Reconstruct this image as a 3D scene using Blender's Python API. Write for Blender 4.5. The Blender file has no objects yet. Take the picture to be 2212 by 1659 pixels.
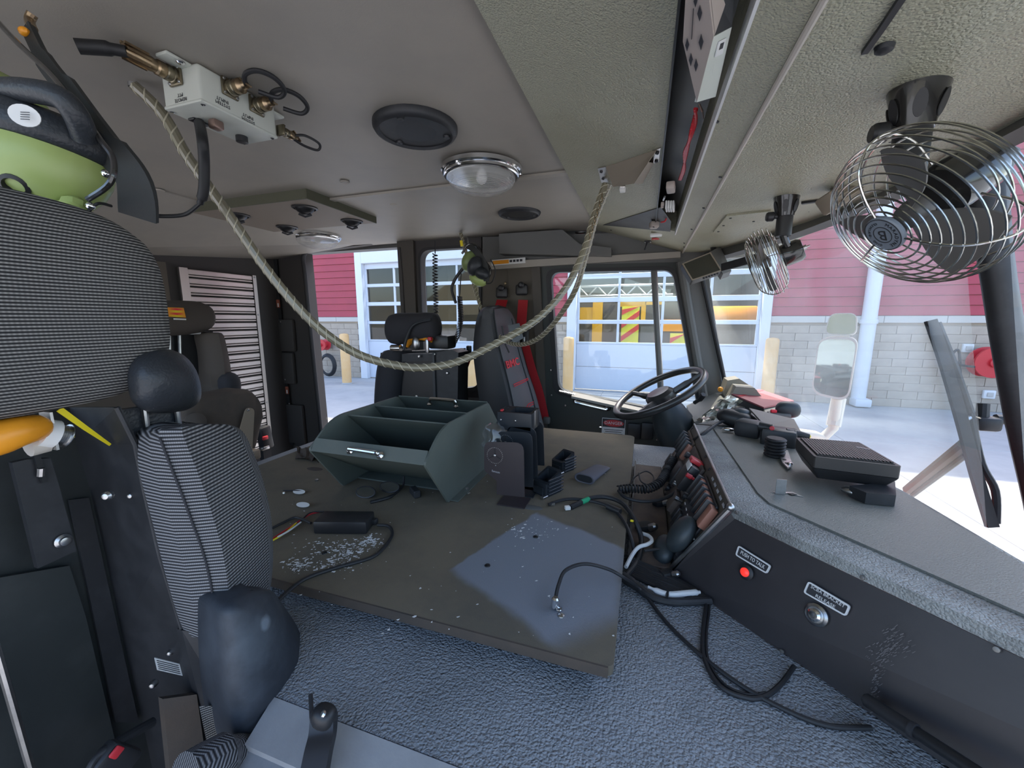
import bpy, bmesh, math, random
from mathutils import Vector, Matrix, Quaternion
random.seed(7)
V = Vector
S = bpy.context.scene
COL = S.collection

# ------------------------------------------------------------------ camera
FPX, CXP, CYP = 860.0, 1106.0, 829.5          # focal length and centre for the 2212 x 1659 frame
CAM = V((0.0, 0.0, 2.15))
PITCH = math.radians(-9.2)
YAW = math.atan(288.0 / FPX * math.cos(PITCH))
FW = V((-math.sin(YAW) * math.cos(PITCH), math.cos(YAW) * math.cos(PITCH), math.sin(PITCH)))
RT = V((math.cos(YAW), math.sin(YAW), 0.0))
UP = RT.cross(FW)
cam = bpy.data.cameras.new('camera')
cam.sensor_fit = 'HORIZONTAL'; cam.sensor_width = 36.0; cam.lens = 36.0 * FPX / 2212.0
cam.clip_start = 0.02; cam.clip_end = 500
camo = bpy.data.objects.new('camera', cam); COL.objects.link(camo)
camo.matrix_world = Matrix(((RT.x, UP.x, -FW.x, CAM.x), (RT.y, UP.y, -FW.y, CAM.y), (RT.z, UP.z, -FW.z, CAM.z), (0, 0, 0, 1)))
S.camera = camo

# ------------------------------------------------------------------ world, sun, exposure
W = bpy.data.worlds.new('sky'); S.world = W; W.use_nodes = True
wn = W.node_tree.nodes; wn.clear()
sky = wn.new('ShaderNodeTexSky'); sky.sky_type = 'NISHITA'; sky.sun_disc = False
sky.sun_elevation = math.radians(54); sky.sun_rotation = math.radians(3)
sky.air_density = 1.0; sky.dust_density = 3.0; sky.ozone_density = 1.0; sky.altitude = 300
bg = wn.new('ShaderNodeBackground'); bg.inputs[1].default_value = 0.32
wo = wn.new('ShaderNodeOutputWorld')
W.node_tree.links.new(sky.outputs[0], bg.inputs[0]); W.node_tree.links.new(bg.outputs[0], wo.inputs[0])
SUN_FROM = V((0.03, 0.64, 1.0)).normalized()
sl = bpy.data.lights.new('sun', 'SUN'); sl.energy = 3.0; sl.angle = math.radians(0.6); sl.color = (1.0, 0.93, 0.82)
so = bpy.data.objects.new('sun', sl); COL.objects.link(so); so.location = (4, 8, 12)
so.rotation_euler = SUN_FROM.to_track_quat('Z', 'Y').to_euler()
S.view_settings.view_transform = 'Standard'; S.view_settings.look = 'None'
S.view_settings.gamma = 1.0; S.view_settings.use_curve_mapping = False
S.view_settings.exposure = 1.05
S.cycles.max_bounces = 10; S.cycles.transparent_max_bounces = 16; S.cycles.diffuse_bounces = 6
S.cycles.sample_clamp_indirect = 6.0
S.cycles.use_denoising = True
S.cycles.caustics_reflective = False; S.cycles.caustics_refractive = False

# ------------------------------------------------------------------ finding places: a line of sight meets a real plane
def ray(x, y): return FW + RT * ((x - CXP) / FPX) + UP * ((CYP - y) / FPX)
def AX(x, y, v): r = ray(x, y); return CAM + r * (v / r.x)
def AY(x, y, v): r = ray(x, y); return CAM + r * (v / r.y)
def AZ(x, y, v): r = ray(x, y); return CAM + r * ((v - CAM.z) / r.z)
def AD(x, y, d): return CAM + ray(x, y) * d
def AP(x, y, p0, n):
    r = ray(x, y); n = V(n); return CAM + r * ((V(p0) - CAM).dot(n) / r.dot(n))

# ------------------------------------------------------------------ materials
MATS = {}
def mat(name, col=(.5, .5, .5), rough=.6, metal=0., spec=.5, bump=None, var=None, emit=None, coat=0., trans=0., aniso=None):
    if name in MATS: return MATS[name]
    m = bpy.data.materials.new(name); m.use_nodes = True
    nt = m.node_tree; b = nt.nodes['Principled BSDF']
    b.inputs['Base Color'].default_value = (*col, 1); b.inputs['Roughness'].default_value = rough
    b.inputs['Metallic'].default_value = metal; b.inputs['Specular IOR Level'].default_value = spec
    b.inputs['Coat Weight'].default_value = coat; b.inputs['Transmission Weight'].default_value = trans
    if emit: b.inputs['Emission Color'].default_value = (*emit[0], 1); b.inputs['Emission Strength'].default_value = emit[1]
    tc = nt.nodes.new('ShaderNodeTexCoord')
    if var:                                    # (scale, other colour, low, high)
        n = nt.nodes.new('ShaderNodeTexNoise'); n.inputs['Scale'].default_value = var[0]; n.inputs['Detail'].default_value = 6
        n.inputs['Roughness'].default_value = .65
        mr = nt.nodes.new('ShaderNodeMapRange'); mr.inputs[1].default_value = var[2]; mr.inputs[2].default_value = var[3]
        mx = nt.nodes.new('ShaderNodeMix'); mx.data_type = 'RGBA'
        mx.inputs[6].default_value = (*col, 1); mx.inputs[7].default_value = (*var[1], 1)
        nt.links.new(tc.outputs['Object'], n.inputs['Vector']); nt.links.new(n.outputs[0], mr.inputs[0])
        nt.links.new(mr.outputs[0], mx.inputs[0]); nt.links.new(mx.outputs[2], b.inputs['Base Color'])
        m['mixnode'] = mx.name
    if bump:                                   # (kind, scale, strength, distance[, stretch])
        kind, sc, st, dist = bump[:4]
        mp = nt.nodes.new('ShaderNodeMapping'); mp.inputs['Scale'].default_value = bump[4] if len(bump) > 4 else (1, 1, 1)
        nt.links.new(tc.outputs['Object'], mp.inputs[0])
        bp = nt.nodes.new('ShaderNodeBump'); bp.inputs['Strength'].default_value = st; bp.inputs['Distance'].default_value = dist
        if kind == 'noise':
            t = nt.nodes.new('ShaderNodeTexNoise'); t.inputs['Scale'].default_value = sc; t.inputs['Detail'].default_value = 3; out = t.outputs[0]
        elif kind == 'grain':
            t0 = nt.nodes.new('ShaderNodeTexNoise'); t0.inputs['Scale'].default_value = sc * .6; t0.inputs['Detail'].default_value = 2
            ad = nt.nodes.new('ShaderNodeVectorMath'); ad.operation = 'MULTIPLY_ADD'
            ad.inputs[1].default_value = (1.6 / sc,) * 3
            nt.links.new(mp.outputs[0], t0.inputs['Vector']); nt.links.new(t0.outputs[1], ad.inputs[0]); nt.links.new(mp.outputs[0], ad.inputs[2])
            t = nt.nodes.new('ShaderNodeTexVoronoi'); t.feature = 'SMOOTH_F1'; t.inputs['Scale'].default_value = sc; t.inputs['Smoothness'].default_value = .35
            nt.links.new(ad.outputs[0], t.inputs['Vector']); out = t.outputs[0]; bp.invert = True
        if kind != 'grain': nt.links.new(mp.outputs[0], t.inputs['Vector'])
        nt.links.new(out, bp.inputs['Height']); nt.links.new(bp.outputs[0], b.inputs['Normal'])
    MATS[name] = m
    return m

def rib_mat(name, dark, light, period, rough=.85, axis=(0, 0, 1), fine=.0022):
    m = bpy.data.materials.new(name); m.use_nodes = True; nt = m.node_tree; b = nt.nodes['Principled BSDF']
    b.inputs['Roughness'].default_value = rough; b.inputs['Specular IOR Level'].default_value = .25
    tc = nt.nodes.new('ShaderNodeTexCoord')
    d = nt.nodes.new('ShaderNodeVectorMath'); d.operation = 'DOT_PRODUCT'; d.inputs[1].default_value = V(axis).normalized()
    nt.links.new(tc.outputs['Object'], d.inputs[0])
    def M(op, a, bb):
        q = nt.nodes.new('ShaderNodeMath'); q.operation = op
        for i, s in enumerate((a, bb)):
            if s is None: continue
            if isinstance(s, (int, float)): q.inputs[i].default_value = s
            else: nt.links.new(s, q.inputs[i])
        return q.outputs[0]
    s = M('SINE', M('MULTIPLY', d.outputs['Value'], 2 * math.pi / period), None)
    s = M('MULTIPLY_ADD', s, .5); s.node.inputs[2].default_value = .5
    d2 = nt.nodes.new('ShaderNodeVectorMath'); d2.operation = 'DOT_PRODUCT'; d2.inputs[1].default_value = (.8, .6, .0)
    nt.links.new(tc.outputs['Object'], d2.inputs[0])
    s2 = M('SINE', M('MULTIPLY', d2.outputs['Value'], 2 * math.pi / fine), None)
    s2 = M('MULTIPLY_ADD', s2, .18); s2.node.inputs[2].default_value = .82
    f = M('MULTIPLY', M('POWER', s, 1.6), s2)
    mx = nt.nodes.new('ShaderNodeMix'); mx.data_type = 'RGBA'
    mx.inputs[6].default_value = (*dark, 1); mx.inputs[7].default_value = (*light, 1)
    nt.links.new(f, mx.inputs[0]); nt.links.new(mx.outputs[2], b.inputs['Base Color'])
    bp = nt.nodes.new('ShaderNodeBump'); bp.inputs['Strength'].default_value = .5; bp.inputs['Distance'].default_value = .0012
    nt.links.new(s, bp.inputs['Height']); nt.links.new(bp.outputs[0], b.inputs['Normal'])
    MATS[name] = m
    return m

def glass_mat(name, tint=(1, 1, 1), haze=.0, hazecol=(.8, .8, .8), refl=1.0):
    m = bpy.data.materials.new(name); m.use_nodes = True; nt = m.node_tree
    for n in list(nt.nodes):
        if n.type != 'OUTPUT_MATERIAL': nt.nodes.remove(n)
    out = [n for n in nt.nodes if n.type == 'OUTPUT_MATERIAL'][0]
    tr = nt.nodes.new('ShaderNodeBsdfTransparent'); tr.inputs[0].default_value = (*tint, 1)
    gl = nt.nodes.new('ShaderNodeBsdfGlossy'); gl.inputs['Roughness'].default_value = .02
    ge = nt.nodes.new('ShaderNodeNewGeometry'); dp = nt.nodes.new('ShaderNodeVectorMath'); dp.operation = 'DOT_PRODUCT'
    nt.links.new(ge.outputs['Incoming'], dp.inputs[0]); nt.links.new(ge.outputs['Normal'], dp.inputs[1])
    def mm(op, a, b=None):
        q = nt.nodes.new('ShaderNodeMath'); q.operation = op
        for i, s_ in enumerate((a, b)):
            if s_ is None: continue
            if isinstance(s_, (int, float)): q.inputs[i].default_value = s_
            else: nt.links.new(s_, q.inputs[i])
        return q
    ab = mm('ABSOLUTE', dp.outputs['Value']); iv = mm('SUBTRACT', 1.0, ab.outputs[0]); pw = mm('POWER', iv.outputs[0], 5.0)
    fr = mm('MULTIPLY_ADD', pw.outputs[0], .94); fr.inputs[2].default_value = .045
    mu = nt.nodes.new('ShaderNodeMath'); mu.operation = 'MULTIPLY'; mu.inputs[1].default_value = refl
    mx = nt.nodes.new('ShaderNodeMixShader')
    nt.links.new(fr.outputs[0], mu.inputs[0]); nt.links.new(mu.outputs[0], mx.inputs[0])
    nt.links.new(tr.outputs[0], mx.inputs[1]); nt.links.new(gl.outputs[0], mx.inputs[2])
    last = mx
    if haze > 0:
        df = nt.nodes.new('ShaderNodeBsdfTranslucent'); df.inputs[0].default_value = (*hazecol, 1)
        tc = nt.nodes.new('ShaderNodeTexCoord'); no = nt.nodes.new('ShaderNodeTexNoise'); no.inputs['Scale'].default_value = 3.5; no.inputs['Detail'].default_value = 5
        mr = nt.nodes.new('ShaderNodeMapRange'); mr.inputs[1].default_value = .3; mr.inputs[2].default_value = .75; mr.inputs[3].default_value = haze * .5; mr.inputs[4].default_value = haze * 1.6
        nt.links.new(tc.outputs['Object'], no.inputs['Vector']); nt.links.new(no.outputs[0], mr.inputs[0])
        m2 = nt.nodes.new('ShaderNodeMixShader'); nt.links.new(mr.outputs[0], m2.inputs[0])
        nt.links.new(mx.outputs[0], m2.inputs[1]); nt.links.new(df.outputs[0], m2.inputs[2]); last = m2
    nt.links.new(last.outputs[0], out.inputs[0]); MATS[name] = m
    return m

# ------------------------------------------------------------------ mesh collecting
def frame_of(n, hint=V((0, 0, 1))):
    n = V(n).normalized(); h = V(hint)
    if abs(n.dot(h.normalized())) > .97: h = V((1, 0, 0))
    u = h.cross(n).normalized(); v = n.cross(u)
    return u, v, n
def basis(x, y, z=None):
    x = V(x).normalized(); y = V(y); y = (y - x * y.dot(x)).normalized(); z = x.cross(y)
    return Matrix((x, y, z)).transposed()
def crv(pts, n=8, closed=False):
    P = [V(p) for p in pts]; out = []; N = len(P)
    for i in range(N if closed else N - 1):
        if closed: a, b, c, d = P[(i - 1) % N], P[i], P[(i + 1) % N], P[(i + 2) % N]
        else: a, b, c, d = P[max(i - 1, 0)], P[i], P[i + 1], P[min(i + 2, N - 1)]
        for k in range(n):
            t = k / n
            out.append(.5 * ((2 * b) + (c - a) * t + (2 * a - 5 * b + 4 * c - d) * t * t + (3 * b - a - 3 * c + d) * t ** 3))
    if not closed: out.append(P[-1])
    return out
def rloop(corners, rad, seg=6):
    """closed polygon of 3-D corners with rounded corners; rad is one number or one for each corner"""
    P = [V(c) for c in corners]; N = len(P); out = []
    for i in range(N):
        r = rad[i] if isinstance(rad, (list, tuple)) else rad
        a, b, c = P[i - 1], P[i], P[(i + 1) % N]
        if r <= 1e-6:
            out += [b.copy() for _ in range(seg + 1)]; continue
        u = (a - b); w = (c - b); lu, lw = u.length, w.length; u.normalize(); w.normalize()
        ra = min(r, lu * .49, lw * .49)
        p0, p1 = b + u * ra, b + w * ra
        for k in range(seg + 1):
            t = k / seg; out.append(p0 * (1 - t) ** 2 + b * 2 * t * (1 - t) + p1 * t * t)
    return out

class MB:
    def __init__(s): s.v = []; s.f = []
    def add(s, vs, fs):
        o = len(s.v); s.v += [V(q) for q in vs]; s.f += [tuple(i + o for i in f) for f in fs]; return s
    def box(s, c, size, rot=None):
        c = V(c); x, y, z = [q / 2 for q in size]
        vs = [V((i * x, j * y, k * z)) for i in (-1, 1) for j in (-1, 1) for k in (-1, 1)]
        if rot is not None: vs = [rot @ q for q in vs]
        return s.add([c + q for q in vs], [(0, 1, 3, 2), (4, 6, 7, 5), (0, 4, 5, 1), (2, 3, 7, 6), (0, 2, 6, 4), (1, 5, 7, 3)])
    def rbox(s, c, size, r=.004, seg=2, rot=None):
        bm = bmesh.new(); bmesh.ops.create_cube(bm, size=1)
        for q in bm.verts: q.co = V((q.co.x * size[0], q.co.y * size[1], q.co.z * size[2]))
        r = min(r, min(size) * .49)
        bmesh.ops.bevel(bm, geom=list(bm.edges), offset=r, segments=seg, profile=.5, affect='EDGES')
        return s.bm(bm, c, rot)
    def bm(s, bm, c=(0, 0, 0), rot=None):
        bm.verts.index_update(); c = V(c)
        vs = [c + ((rot @ q.co) if rot is not None else q.co) for q in bm.verts]
        fs = [tuple(q.index for q in f.verts) for f in bm.faces]; bm.free(); return s.add(vs, fs)
    def prism(s, poly, off):
        P = [V(p) for p in poly]; off = V(off); n = len(P)
        return s.add(P + [p + off for p in P], [tuple(range(n))[::-1], tuple(range(n, 2 * n))] + [(i, (i + 1) % n, (i + 1) % n + n, i + n) for i in range(n)])
    def ring(s, outer, inner, off):
        """a plate with a hole: loops of equal length, thickness off"""
        n = len(outer); off = V(off); o = [V(p) for p in outer]; i_ = [V(p) for p in inner]
        vs = o + i_ + [p + off for p in o] + [p + off for p in i_]
        fs = []
        for k in range(n):
            j = (k + 1) % n
            fs += [(k, j, n + j, n + k), (2 * n + k, 3 * n + k, 3 * n + j, 2 * n + j), (n + k, n + j, 3 * n + j, 3 * n + k), (k, 2 * n + k, 2 * n + j, j)]
        return s.add(vs, fs)
    def tube(s, pts, r, seg=8, closed=False, squash=None):
        P = [V(p) for p in pts]; n = len(P); R = r if isinstance(r, (list, tuple)) else [r] * n
        T = []
        for i in range(n):
            a = P[(i - 1) % n] if (closed or i > 0) else P[i]; b = P[(i + 1) % n] if (closed or i < n - 1) else P[i]
            t = (b - a); T.append(t.normalized() if t.length > 1e-9 else V((0, 0, 1)))
        u = T[0].orthogonal().normalized(); vs = []
        for i in range(n):
            u = (u - T[i] * u.dot(T[i])); u = u.normalized() if u.length > 1e-6 else T[i].orthogonal().normalized()
            w = T[i].cross(u)
            for k in range(seg):
                a = 2 * math.pi * k / seg
                vs.append(P[i] + (u * math.cos(a) + w * math.sin(a)) * R[i])
        fs = []
        for i in range(n if closed else n - 1):
            j = (i + 1) % n
            for k in range(seg):
                l = (k + 1) % seg; fs.append((i * seg + k, i * seg + l, j * seg + l, j * seg + k))
        if not closed: fs += [tuple(range(seg))[::-1], tuple((n - 1) * seg + k for k in range(seg))]
        return s.add(vs, fs)
    def strap(s, pts, width, thick, side):
        """a flat band along pts; side = width direction (one vector or one for each point)"""
        P = [V(p) for p in pts]; n = len(P); vs = []; fs = []
        for i in range(n):
            t = (P[min(i + 1, n - 1)] - P[max(i - 1, 0)]).normalized()
            sd = V(side[i] if isinstance(side, list) else side); sd = (sd - t * sd.dot(t)).normalized(); nn = t.cross(sd)
            w = width[i] if isinstance(width, list) else width
            for a, b in ((-1, -1), (1, -1), (1, 1), (-1, 1)): vs.append(P[i] + sd * a * w / 2 + nn * b * thick / 2)
        for i in range(n - 1):
            for k in range(4): l = (k + 1) % 4; fs.append((i * 4 + k, i * 4 + l, i * 4 + 4 + l, i * 4 + 4 + k))
        fs += [(3, 2, 1, 0), tuple((n - 1) * 4 + k for k in range(4))]
        return s.add(vs, fs)
    def lathe(s, prof, o, axis, seg=24, hint=V((0, 0, 1)), sx=1., sy=1.):
        u, w, n = frame_of(axis, hint); o = V(o); vs = []; fs = []; m = len(prof)
        for r, h in prof:
            for k in range(seg):
                a = 2 * math.pi * k / seg; vs.append(o + n * h + (u * math.cos(a) * sx + w * math.sin(a) * sy) * r)
        for i in range(m - 1):
            for k in range(seg):
                l = (k + 1) % seg; fs.append((i * seg + k, i * seg + l, i * seg + seg + l, i * seg + seg + k))
        if prof[0][0] > 1e-6: fs.append(tuple(range(seg))[::-1])
        if prof[-1][0] > 1e-6: fs.append(tuple((m - 1) * seg + k for k in range(seg)))
        return s.add(vs, fs)
    def ball(s, c, rad, rot=None, seg=20, rings=12, p=1.0):
        """super-ellipsoid; p < 1 is boxier"""
        sg = lambda t: math.copysign(abs(t) ** p, t)
        vs = []; fs = []; c = V(c)
        for i in range(rings + 1):
            th = math.pi * i / rings - math.pi / 2
            for k in range(seg):
                a = 2 * math.pi * k / seg
                q = V((rad[0] * sg(math.cos(th)) * sg(math.cos(a)), rad[1] * sg(math.cos(th)) * sg(math.sin(a)), rad[2] * sg(math.sin(th))))
                vs.append(c + (rot @ q if rot is not None else q))
        for i in range(rings):
            for k in range(seg):
                l = (k + 1) % seg; fs.append((i * seg + k, i * seg + l, i * seg + seg + l, i * seg + seg + k))
        return s.add(vs, fs)
    def cyl(s, a, b, r, seg=16, r2=None):
        a, b = V(a), V(b); return s.lathe([(r, 0), (r if r2 is None else r2, (b - a).length)], a, b - a, seg)
    def text(s, txt, o, right, up, size, depth=.0004, align='CENTER', bold=0.0, fit=None):
        c = bpy.data.curves.new('lettering', 'FONT'); c.body = txt; c.size = size; c.align_x = align; c.align_y = 'CENTER'
        c.extrude = depth; c.offset = bold; c.resolution_u = 2
        ob = bpy.data.objects.new('lettering', c); COL.objects.link(ob)
        dg = bpy.context.evaluated_depsgraph_get(); me = bpy.data.meshes.new_from_object(ob.evaluated_get(dg))
        R = basis(right, up); o = V(o)
        if fit:
            wd = max(q.co.x for q in me.vertices) - min(q.co.x for q in me.vertices)
            R = R @ Matrix.Diagonal((fit / wd, 1, 1))
        s.add([o + R @ q.co for q in me.vertices], [tuple(p.vertices) for p in me.polygons])
        bpy.data.objects.remove(ob); bpy.data.curves.remove(c); bpy.data.meshes.remove(me); return s
    def build(s, name, m, parent=None, label=None, cat=None, group=None, kind=None, smooth=True, origin=None, angle=35, sub=0):
        me = bpy.data.meshes.new(name)
        if origin is None:
            if parent is not None: origin = WL[parent.name]
            else:
                lo = V((min(q[i] for q in s.v) for i in range(3))); hi = V((max(q[i] for q in s.v) for i in range(3)))
                origin = V(((lo.x + hi.x) / 2, (lo.y + hi.y) / 2, lo.z))
        origin = V(origin)
        me.from_pydata([q - origin for q in s.v], [], s.f); me.update()
        bm = bmesh.new(); bm.from_mesh(me); bmesh.ops.remove_doubles(bm, verts=bm.verts, dist=1e-5)
        bmesh.ops.recalc_face_normals(bm, faces=bm.faces); bm.to_mesh(me); bm.free()
        me.materials.append(MATS[m] if isinstance(m, str) else m)
        if smooth:
            for p in me.polygons: p.use_smooth = True
            me.set_sharp_from_angle(angle=math.radians(angle))
        o = bpy.data.objects.new(name, me); COL.objects.link(o)
        if parent is not None: o.parent = parent; o.location = origin - WL[parent.name]
        else: o.location = origin
        WL[o.name] = origin
        if sub:
            md = o.modifiers.new('sub', 'SUBSURF'); md.levels = sub; md.render_levels = sub
        return tag(o, label, cat, group, kind)
WL = {}
def tag(o, label=None, cat=None, group=None, kind=None):
    if label: o['label'] = label
    if cat: o['category'] = cat
    if group: o['group'] = group
    if kind: o['kind'] = kind
    return o
def thing(name, label, cat, loc=(0, 0, 0), group=None, kind=None):
    o = bpy.data.objects.new(name, None); COL.objects.link(o); o.location = V(loc); o.empty_display_size = .05
    WL[o.name] = V(loc); return tag(o, label, cat, group, kind)
def copy_tree(o, parent=None):
    c = o.copy(); COL.objects.link(c); c.parent = parent
    for ch in o.children: copy_tree(ch, c)
    return c
def place(o, name, m, loc, rot=None, scale=None, parent=None):
    """another object with the same mesh data"""
    c = bpy.data.objects.new(name, o.data); COL.objects.link(c); c.parent = parent
    c.location = V(loc) - (WL[parent.name] if parent else V((0, 0, 0)))
    if rot: c.rotation_euler = rot
    if scale: c.scale = scale
    return c
def screw(parent, p, n, r=.004, m='chrome', name='screw'):
    MB().lathe([(r, 0), (r, r * .3), (r * .7, r * .6), (0, r * .7)], p, n, 10).build(name, m, parent)
# ------------------------------------------------------------------ palette
mat('ceiling_vinyl', (.38, .345, .295), .5, bump=('noise', 420, .25, .0006), var=(2.2, (.32, .295, .26), .35, .65))
mat('front_vinyl', (.43, .42, .315), .40, bump=('grain', 290, .85, .0018), var=(3, (.37, .355, .25), .4, .7))
mat('cover_vinyl', (.295, .31, .33), .36, spec=.6, bump=('grain', 260, 1.0, .0030), var=(5, (.21, .225, .24), .4, .7))
mat('dash_vinyl', (.32, .335, .325), .42, spec=.5, bump=('grain', 330, .9, .0018), var=(5, (.08, .08, .075), .4, .7))
mat('dash_sheet', (.19, .19, .17), .45, bump=('grain', 420, .6, .0010))
mat('panel_dark', (.030, .027, .029), .42, bump=('noise', 900, .15, .0003), var=(4, (.045, .04, .042), .45, .75))
mat('black_paint', (.012, .013, .015), .38)
mat('black_satin', (.020, .021, .024), .5, var=(18, (.035, .036, .04), .45, .7))
mat('black_plastic', (.022, .022, .024), .42)
mat('black_rubber', (.018, .018, .02), .55)
mat('black_leather', (.028, .032, .038), .42, spec=.45, bump=('grain', 260, .5, .0008))
mat('foam_grey', (.055, .065, .08), .7, bump=('noise', 60, .3, .002), var=(7, (.10, .115, .135), .52, .72))
mat('door_green', (.030, .036, .034), .45, bump=('noise', 500, .2, .0005))
mat('pillar_brown', (.075, .065, .055), .6, bump=('noise', 400, .2, .0004))
mat('pillar_grey', (.12, .12, .115), .5)
mat('panel_brown', (.10, .085, .065), .6, bump=('noise', 300, .2, .0004))
mat('rear_dark', (.050, .045, .043), .65)
mat('board', (.175, .145, .100), .85, bump=('noise', 350, .5, .0012), var=(4, (.12, .105, .08), .4, .65))
mat('green_paint', (.105, .125, .112), .5, bump=('noise', 600, .3, .0004), var=(6, (.13, .145, .125), .4, .7))
mat('chrome', (.75, .75, .75), .12, 1.0)
mat('steel', (.55, .55, .55), .3, 1.0, var=(30, (.4, .4, .4), .4, .7))
mat('aluminium', (.64, .60, .56), .33, 1.0)
mat('brass', (.42, .31, .19), .32, 1.0, var=(60, (.28, .2, .13), .4, .7))
mat('white_plastic', (.62, .64, .58), .45)
mat('cream_plastic', (.55, .50, .44), .5)
mat('white_paint', (.72, .74, .78), .45)
mat('red_plastic', (.55, .03, .04), .4)
mat('red_lens', (.5, .03, .03), .15, spec=.6)
mat('red_belt', (.42, .012, .02), .7)
mat('orange_pad', (.85, .33, .02), .35, bump=('noise', 90, .25, .001))
mat('yellow', (.85, .68, .02), .5)
mat('green_ear', (.36, .45, .15), .35, spec=.5)
mat('green_ear_dark', (.20, .27, .10), .4)
mat('label_white', (.75, .75, .74), .6)
mat('ink', (.03, .03, .035), .6)
mat('ink_grey', (.45, .45, .47), .5)
mat('clear_tube', (.55, .52, .42), .25, spec=.6)
mat('concrete', (.46, .455, .44), .9, var=(1.1, (.38, .375, .37), .4, .7), bump=('noise', 60, .2, .003))
mat('siding_red', (.40, .050, .075), .55, var=(1.5, (.35, .045, .07), .4, .7))
mat('block_tan', (.47, .395, .32), .9, var=(3, (.41, .345, .28), .4, .65), bump=('noise', 40, .3, .004))
mat('mortar', (.46, .40, .335), .95)
mat('ledge_stone', (.55, .52, .48), .85)
mat('door_white', (.62, .66, .74), .45)
mat('bollard_yellow', (.78, .47, .20), .55, var=(3, (.80, .53, .27), .4, .7))
mat('truck_yellow', (.80, .42, .02), .4)
mat('chev_yellow', (.75, .72, .05), .5)
mat('chev_red', (.6, .04, .04), .5)
mat('bay_dark', (.10, .095, .09), .9)
mat('hill', (.10, .10, .07), 1.0, var=(.05, (.16, .14, .09), .4, .6))
glass_mat('glass', (.97, .985, .98))
glass_mat('windshield_glass', (.93, .96, .95), haze=.135, hazecol=(.85, .88, .84))  # pale layer stands for dirt and the washed-out reflections on the glass
glass_mat('bay_glass', (.86, .88, .88), refl=.8)
rib_mat('rib_fabric', (.018, .018, .020), (.36, .35, .33), .0036)
rib_mat('rib_fabric_side', (.020, .021, .024), (.34, .34, .35), .0048, axis=(.12, 0, 1))
mat('strip_grey', (.34, .34, .345), .6, bump=('noise', 300, .3, .0006), var=(9, (.27, .27, .275), .4, .7))
mat('slope_grey', (.24, .25, .265), .8, bump=('noise', 260, .4, .001), var=(9, (.19, .195, .21), .4, .7))
rib_mat('rib_fine', (.020, .020, .023), (.30, .30, .31), .0026, axis=(.5, -.3, 1))
mat('seat_cloth', (.030, .030, .036), .85, bump=('noise', 700, .3, .0006))
mat('seat_tan', (.085, .066, .052), .85, bump=('noise', 500, .3, .0008), var=(9, (.06, .05, .042), .4, .7))

# ------------------------------------------------------------------ outside: ground, station, hills
GY = 12.2
g = MB().box((0, 8, -.06), (160, 150, .1)).build('ground', 'concrete', kind='structure', smooth=False, origin=(0, 0, 0))
slab0 = None
for i in range(-4, 4):
    for j in range(0, 3):
        c = V((i * 4.6 + 1.2, 2.6 + j * 4.0 - .05, -.012))
        if slab0 is None:
            slab0 = MB().rbox((0, 0, 0), (4.585, 3.985, .024), .006, 1).build('slab', 'concrete', origin=(0, 0, 0)); slab0.location = c; slab0.parent = g
        else: place(slab0, 'slab', None, c, parent=g)
WL['ground'] = V((0, 0, 0))
hl = MB(); hv = []; hf = []
for i in range(41):
    x = -160 + i * 8
    h = 9 + 5 * math.sin(i * .55) + 3 * math.sin(i * 1.37 + 1)
    hv += [V((x, -70, -.5)), V((x, -84, h)), V((x, -120, -.5))]
for i in range(40):
    a = i * 3; hf += [(a, a + 3, a + 4, a + 1), (a + 1, a + 4, a + 5, a + 2)]
hl.add(hv, hf).build('hills', 'hill', kind='structure')

# sections of the facade: x from / to
DA = (-9.62, -4.78); DB = (-1.98, 2.90)
SEC = [(-24.0, DA[0] - .28), (DA[1] + .28, DB[0] - .26), (DB[1] + .22, 16.0)]
LEDGE0, LEDGE1 = AY(1700, 697, GY).z, AY(1700, 683, GY).z
wb = MB()
for a, b in SEC: wb.box(((a + b) / 2, GY + .22, 4.2), (b - a, .3, 8.4))
for d in (DA, DB): wb.box(((d[0] + d[1]) / 2, GY + .22, 6.55), (d[1] - d[0] + .6, .3, 3.7))
wall = wb.build('wall_station', 'mortar', kind='structure', smooth=False, origin=(0, 0, 0)); WL['wall_station'] = V((0, 0, 0))
# siding boards
ZS0 = LEDGE1 + .01; n = 0
for si, (a, b) in enumerate(SEC):
    if si == 0: a = -14.5
    if si == 2: b = 11.5
    zz = ZS0
    while zz < 7.2:
        mb = MB(); y = GY + .07
        mb.prism([(a, y, zz), (a, y - .045, zz + .004), (a, y - .02, zz + .225), (a, y, zz + .232)], (b - a, 0, 0))
        mb.build('siding_board', 'siding_red', wall, smooth=False); zz += .235
# stone ledge
for si, (a, b) in enumerate(SEC):
    if si == 0: a = -14.5
    if si == 2: b = 11.5
    x = a
    while x < b - .05:
        w = min(1.2, b - x); MB().rbox((x + w / 2, GY + .03, (LEDGE0 + LEDGE1) / 2), (w - .008, .14, LEDGE1 - LEDGE0), .008, 1).build('ledge_stone', 'ledge_stone', wall); x += w
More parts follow.
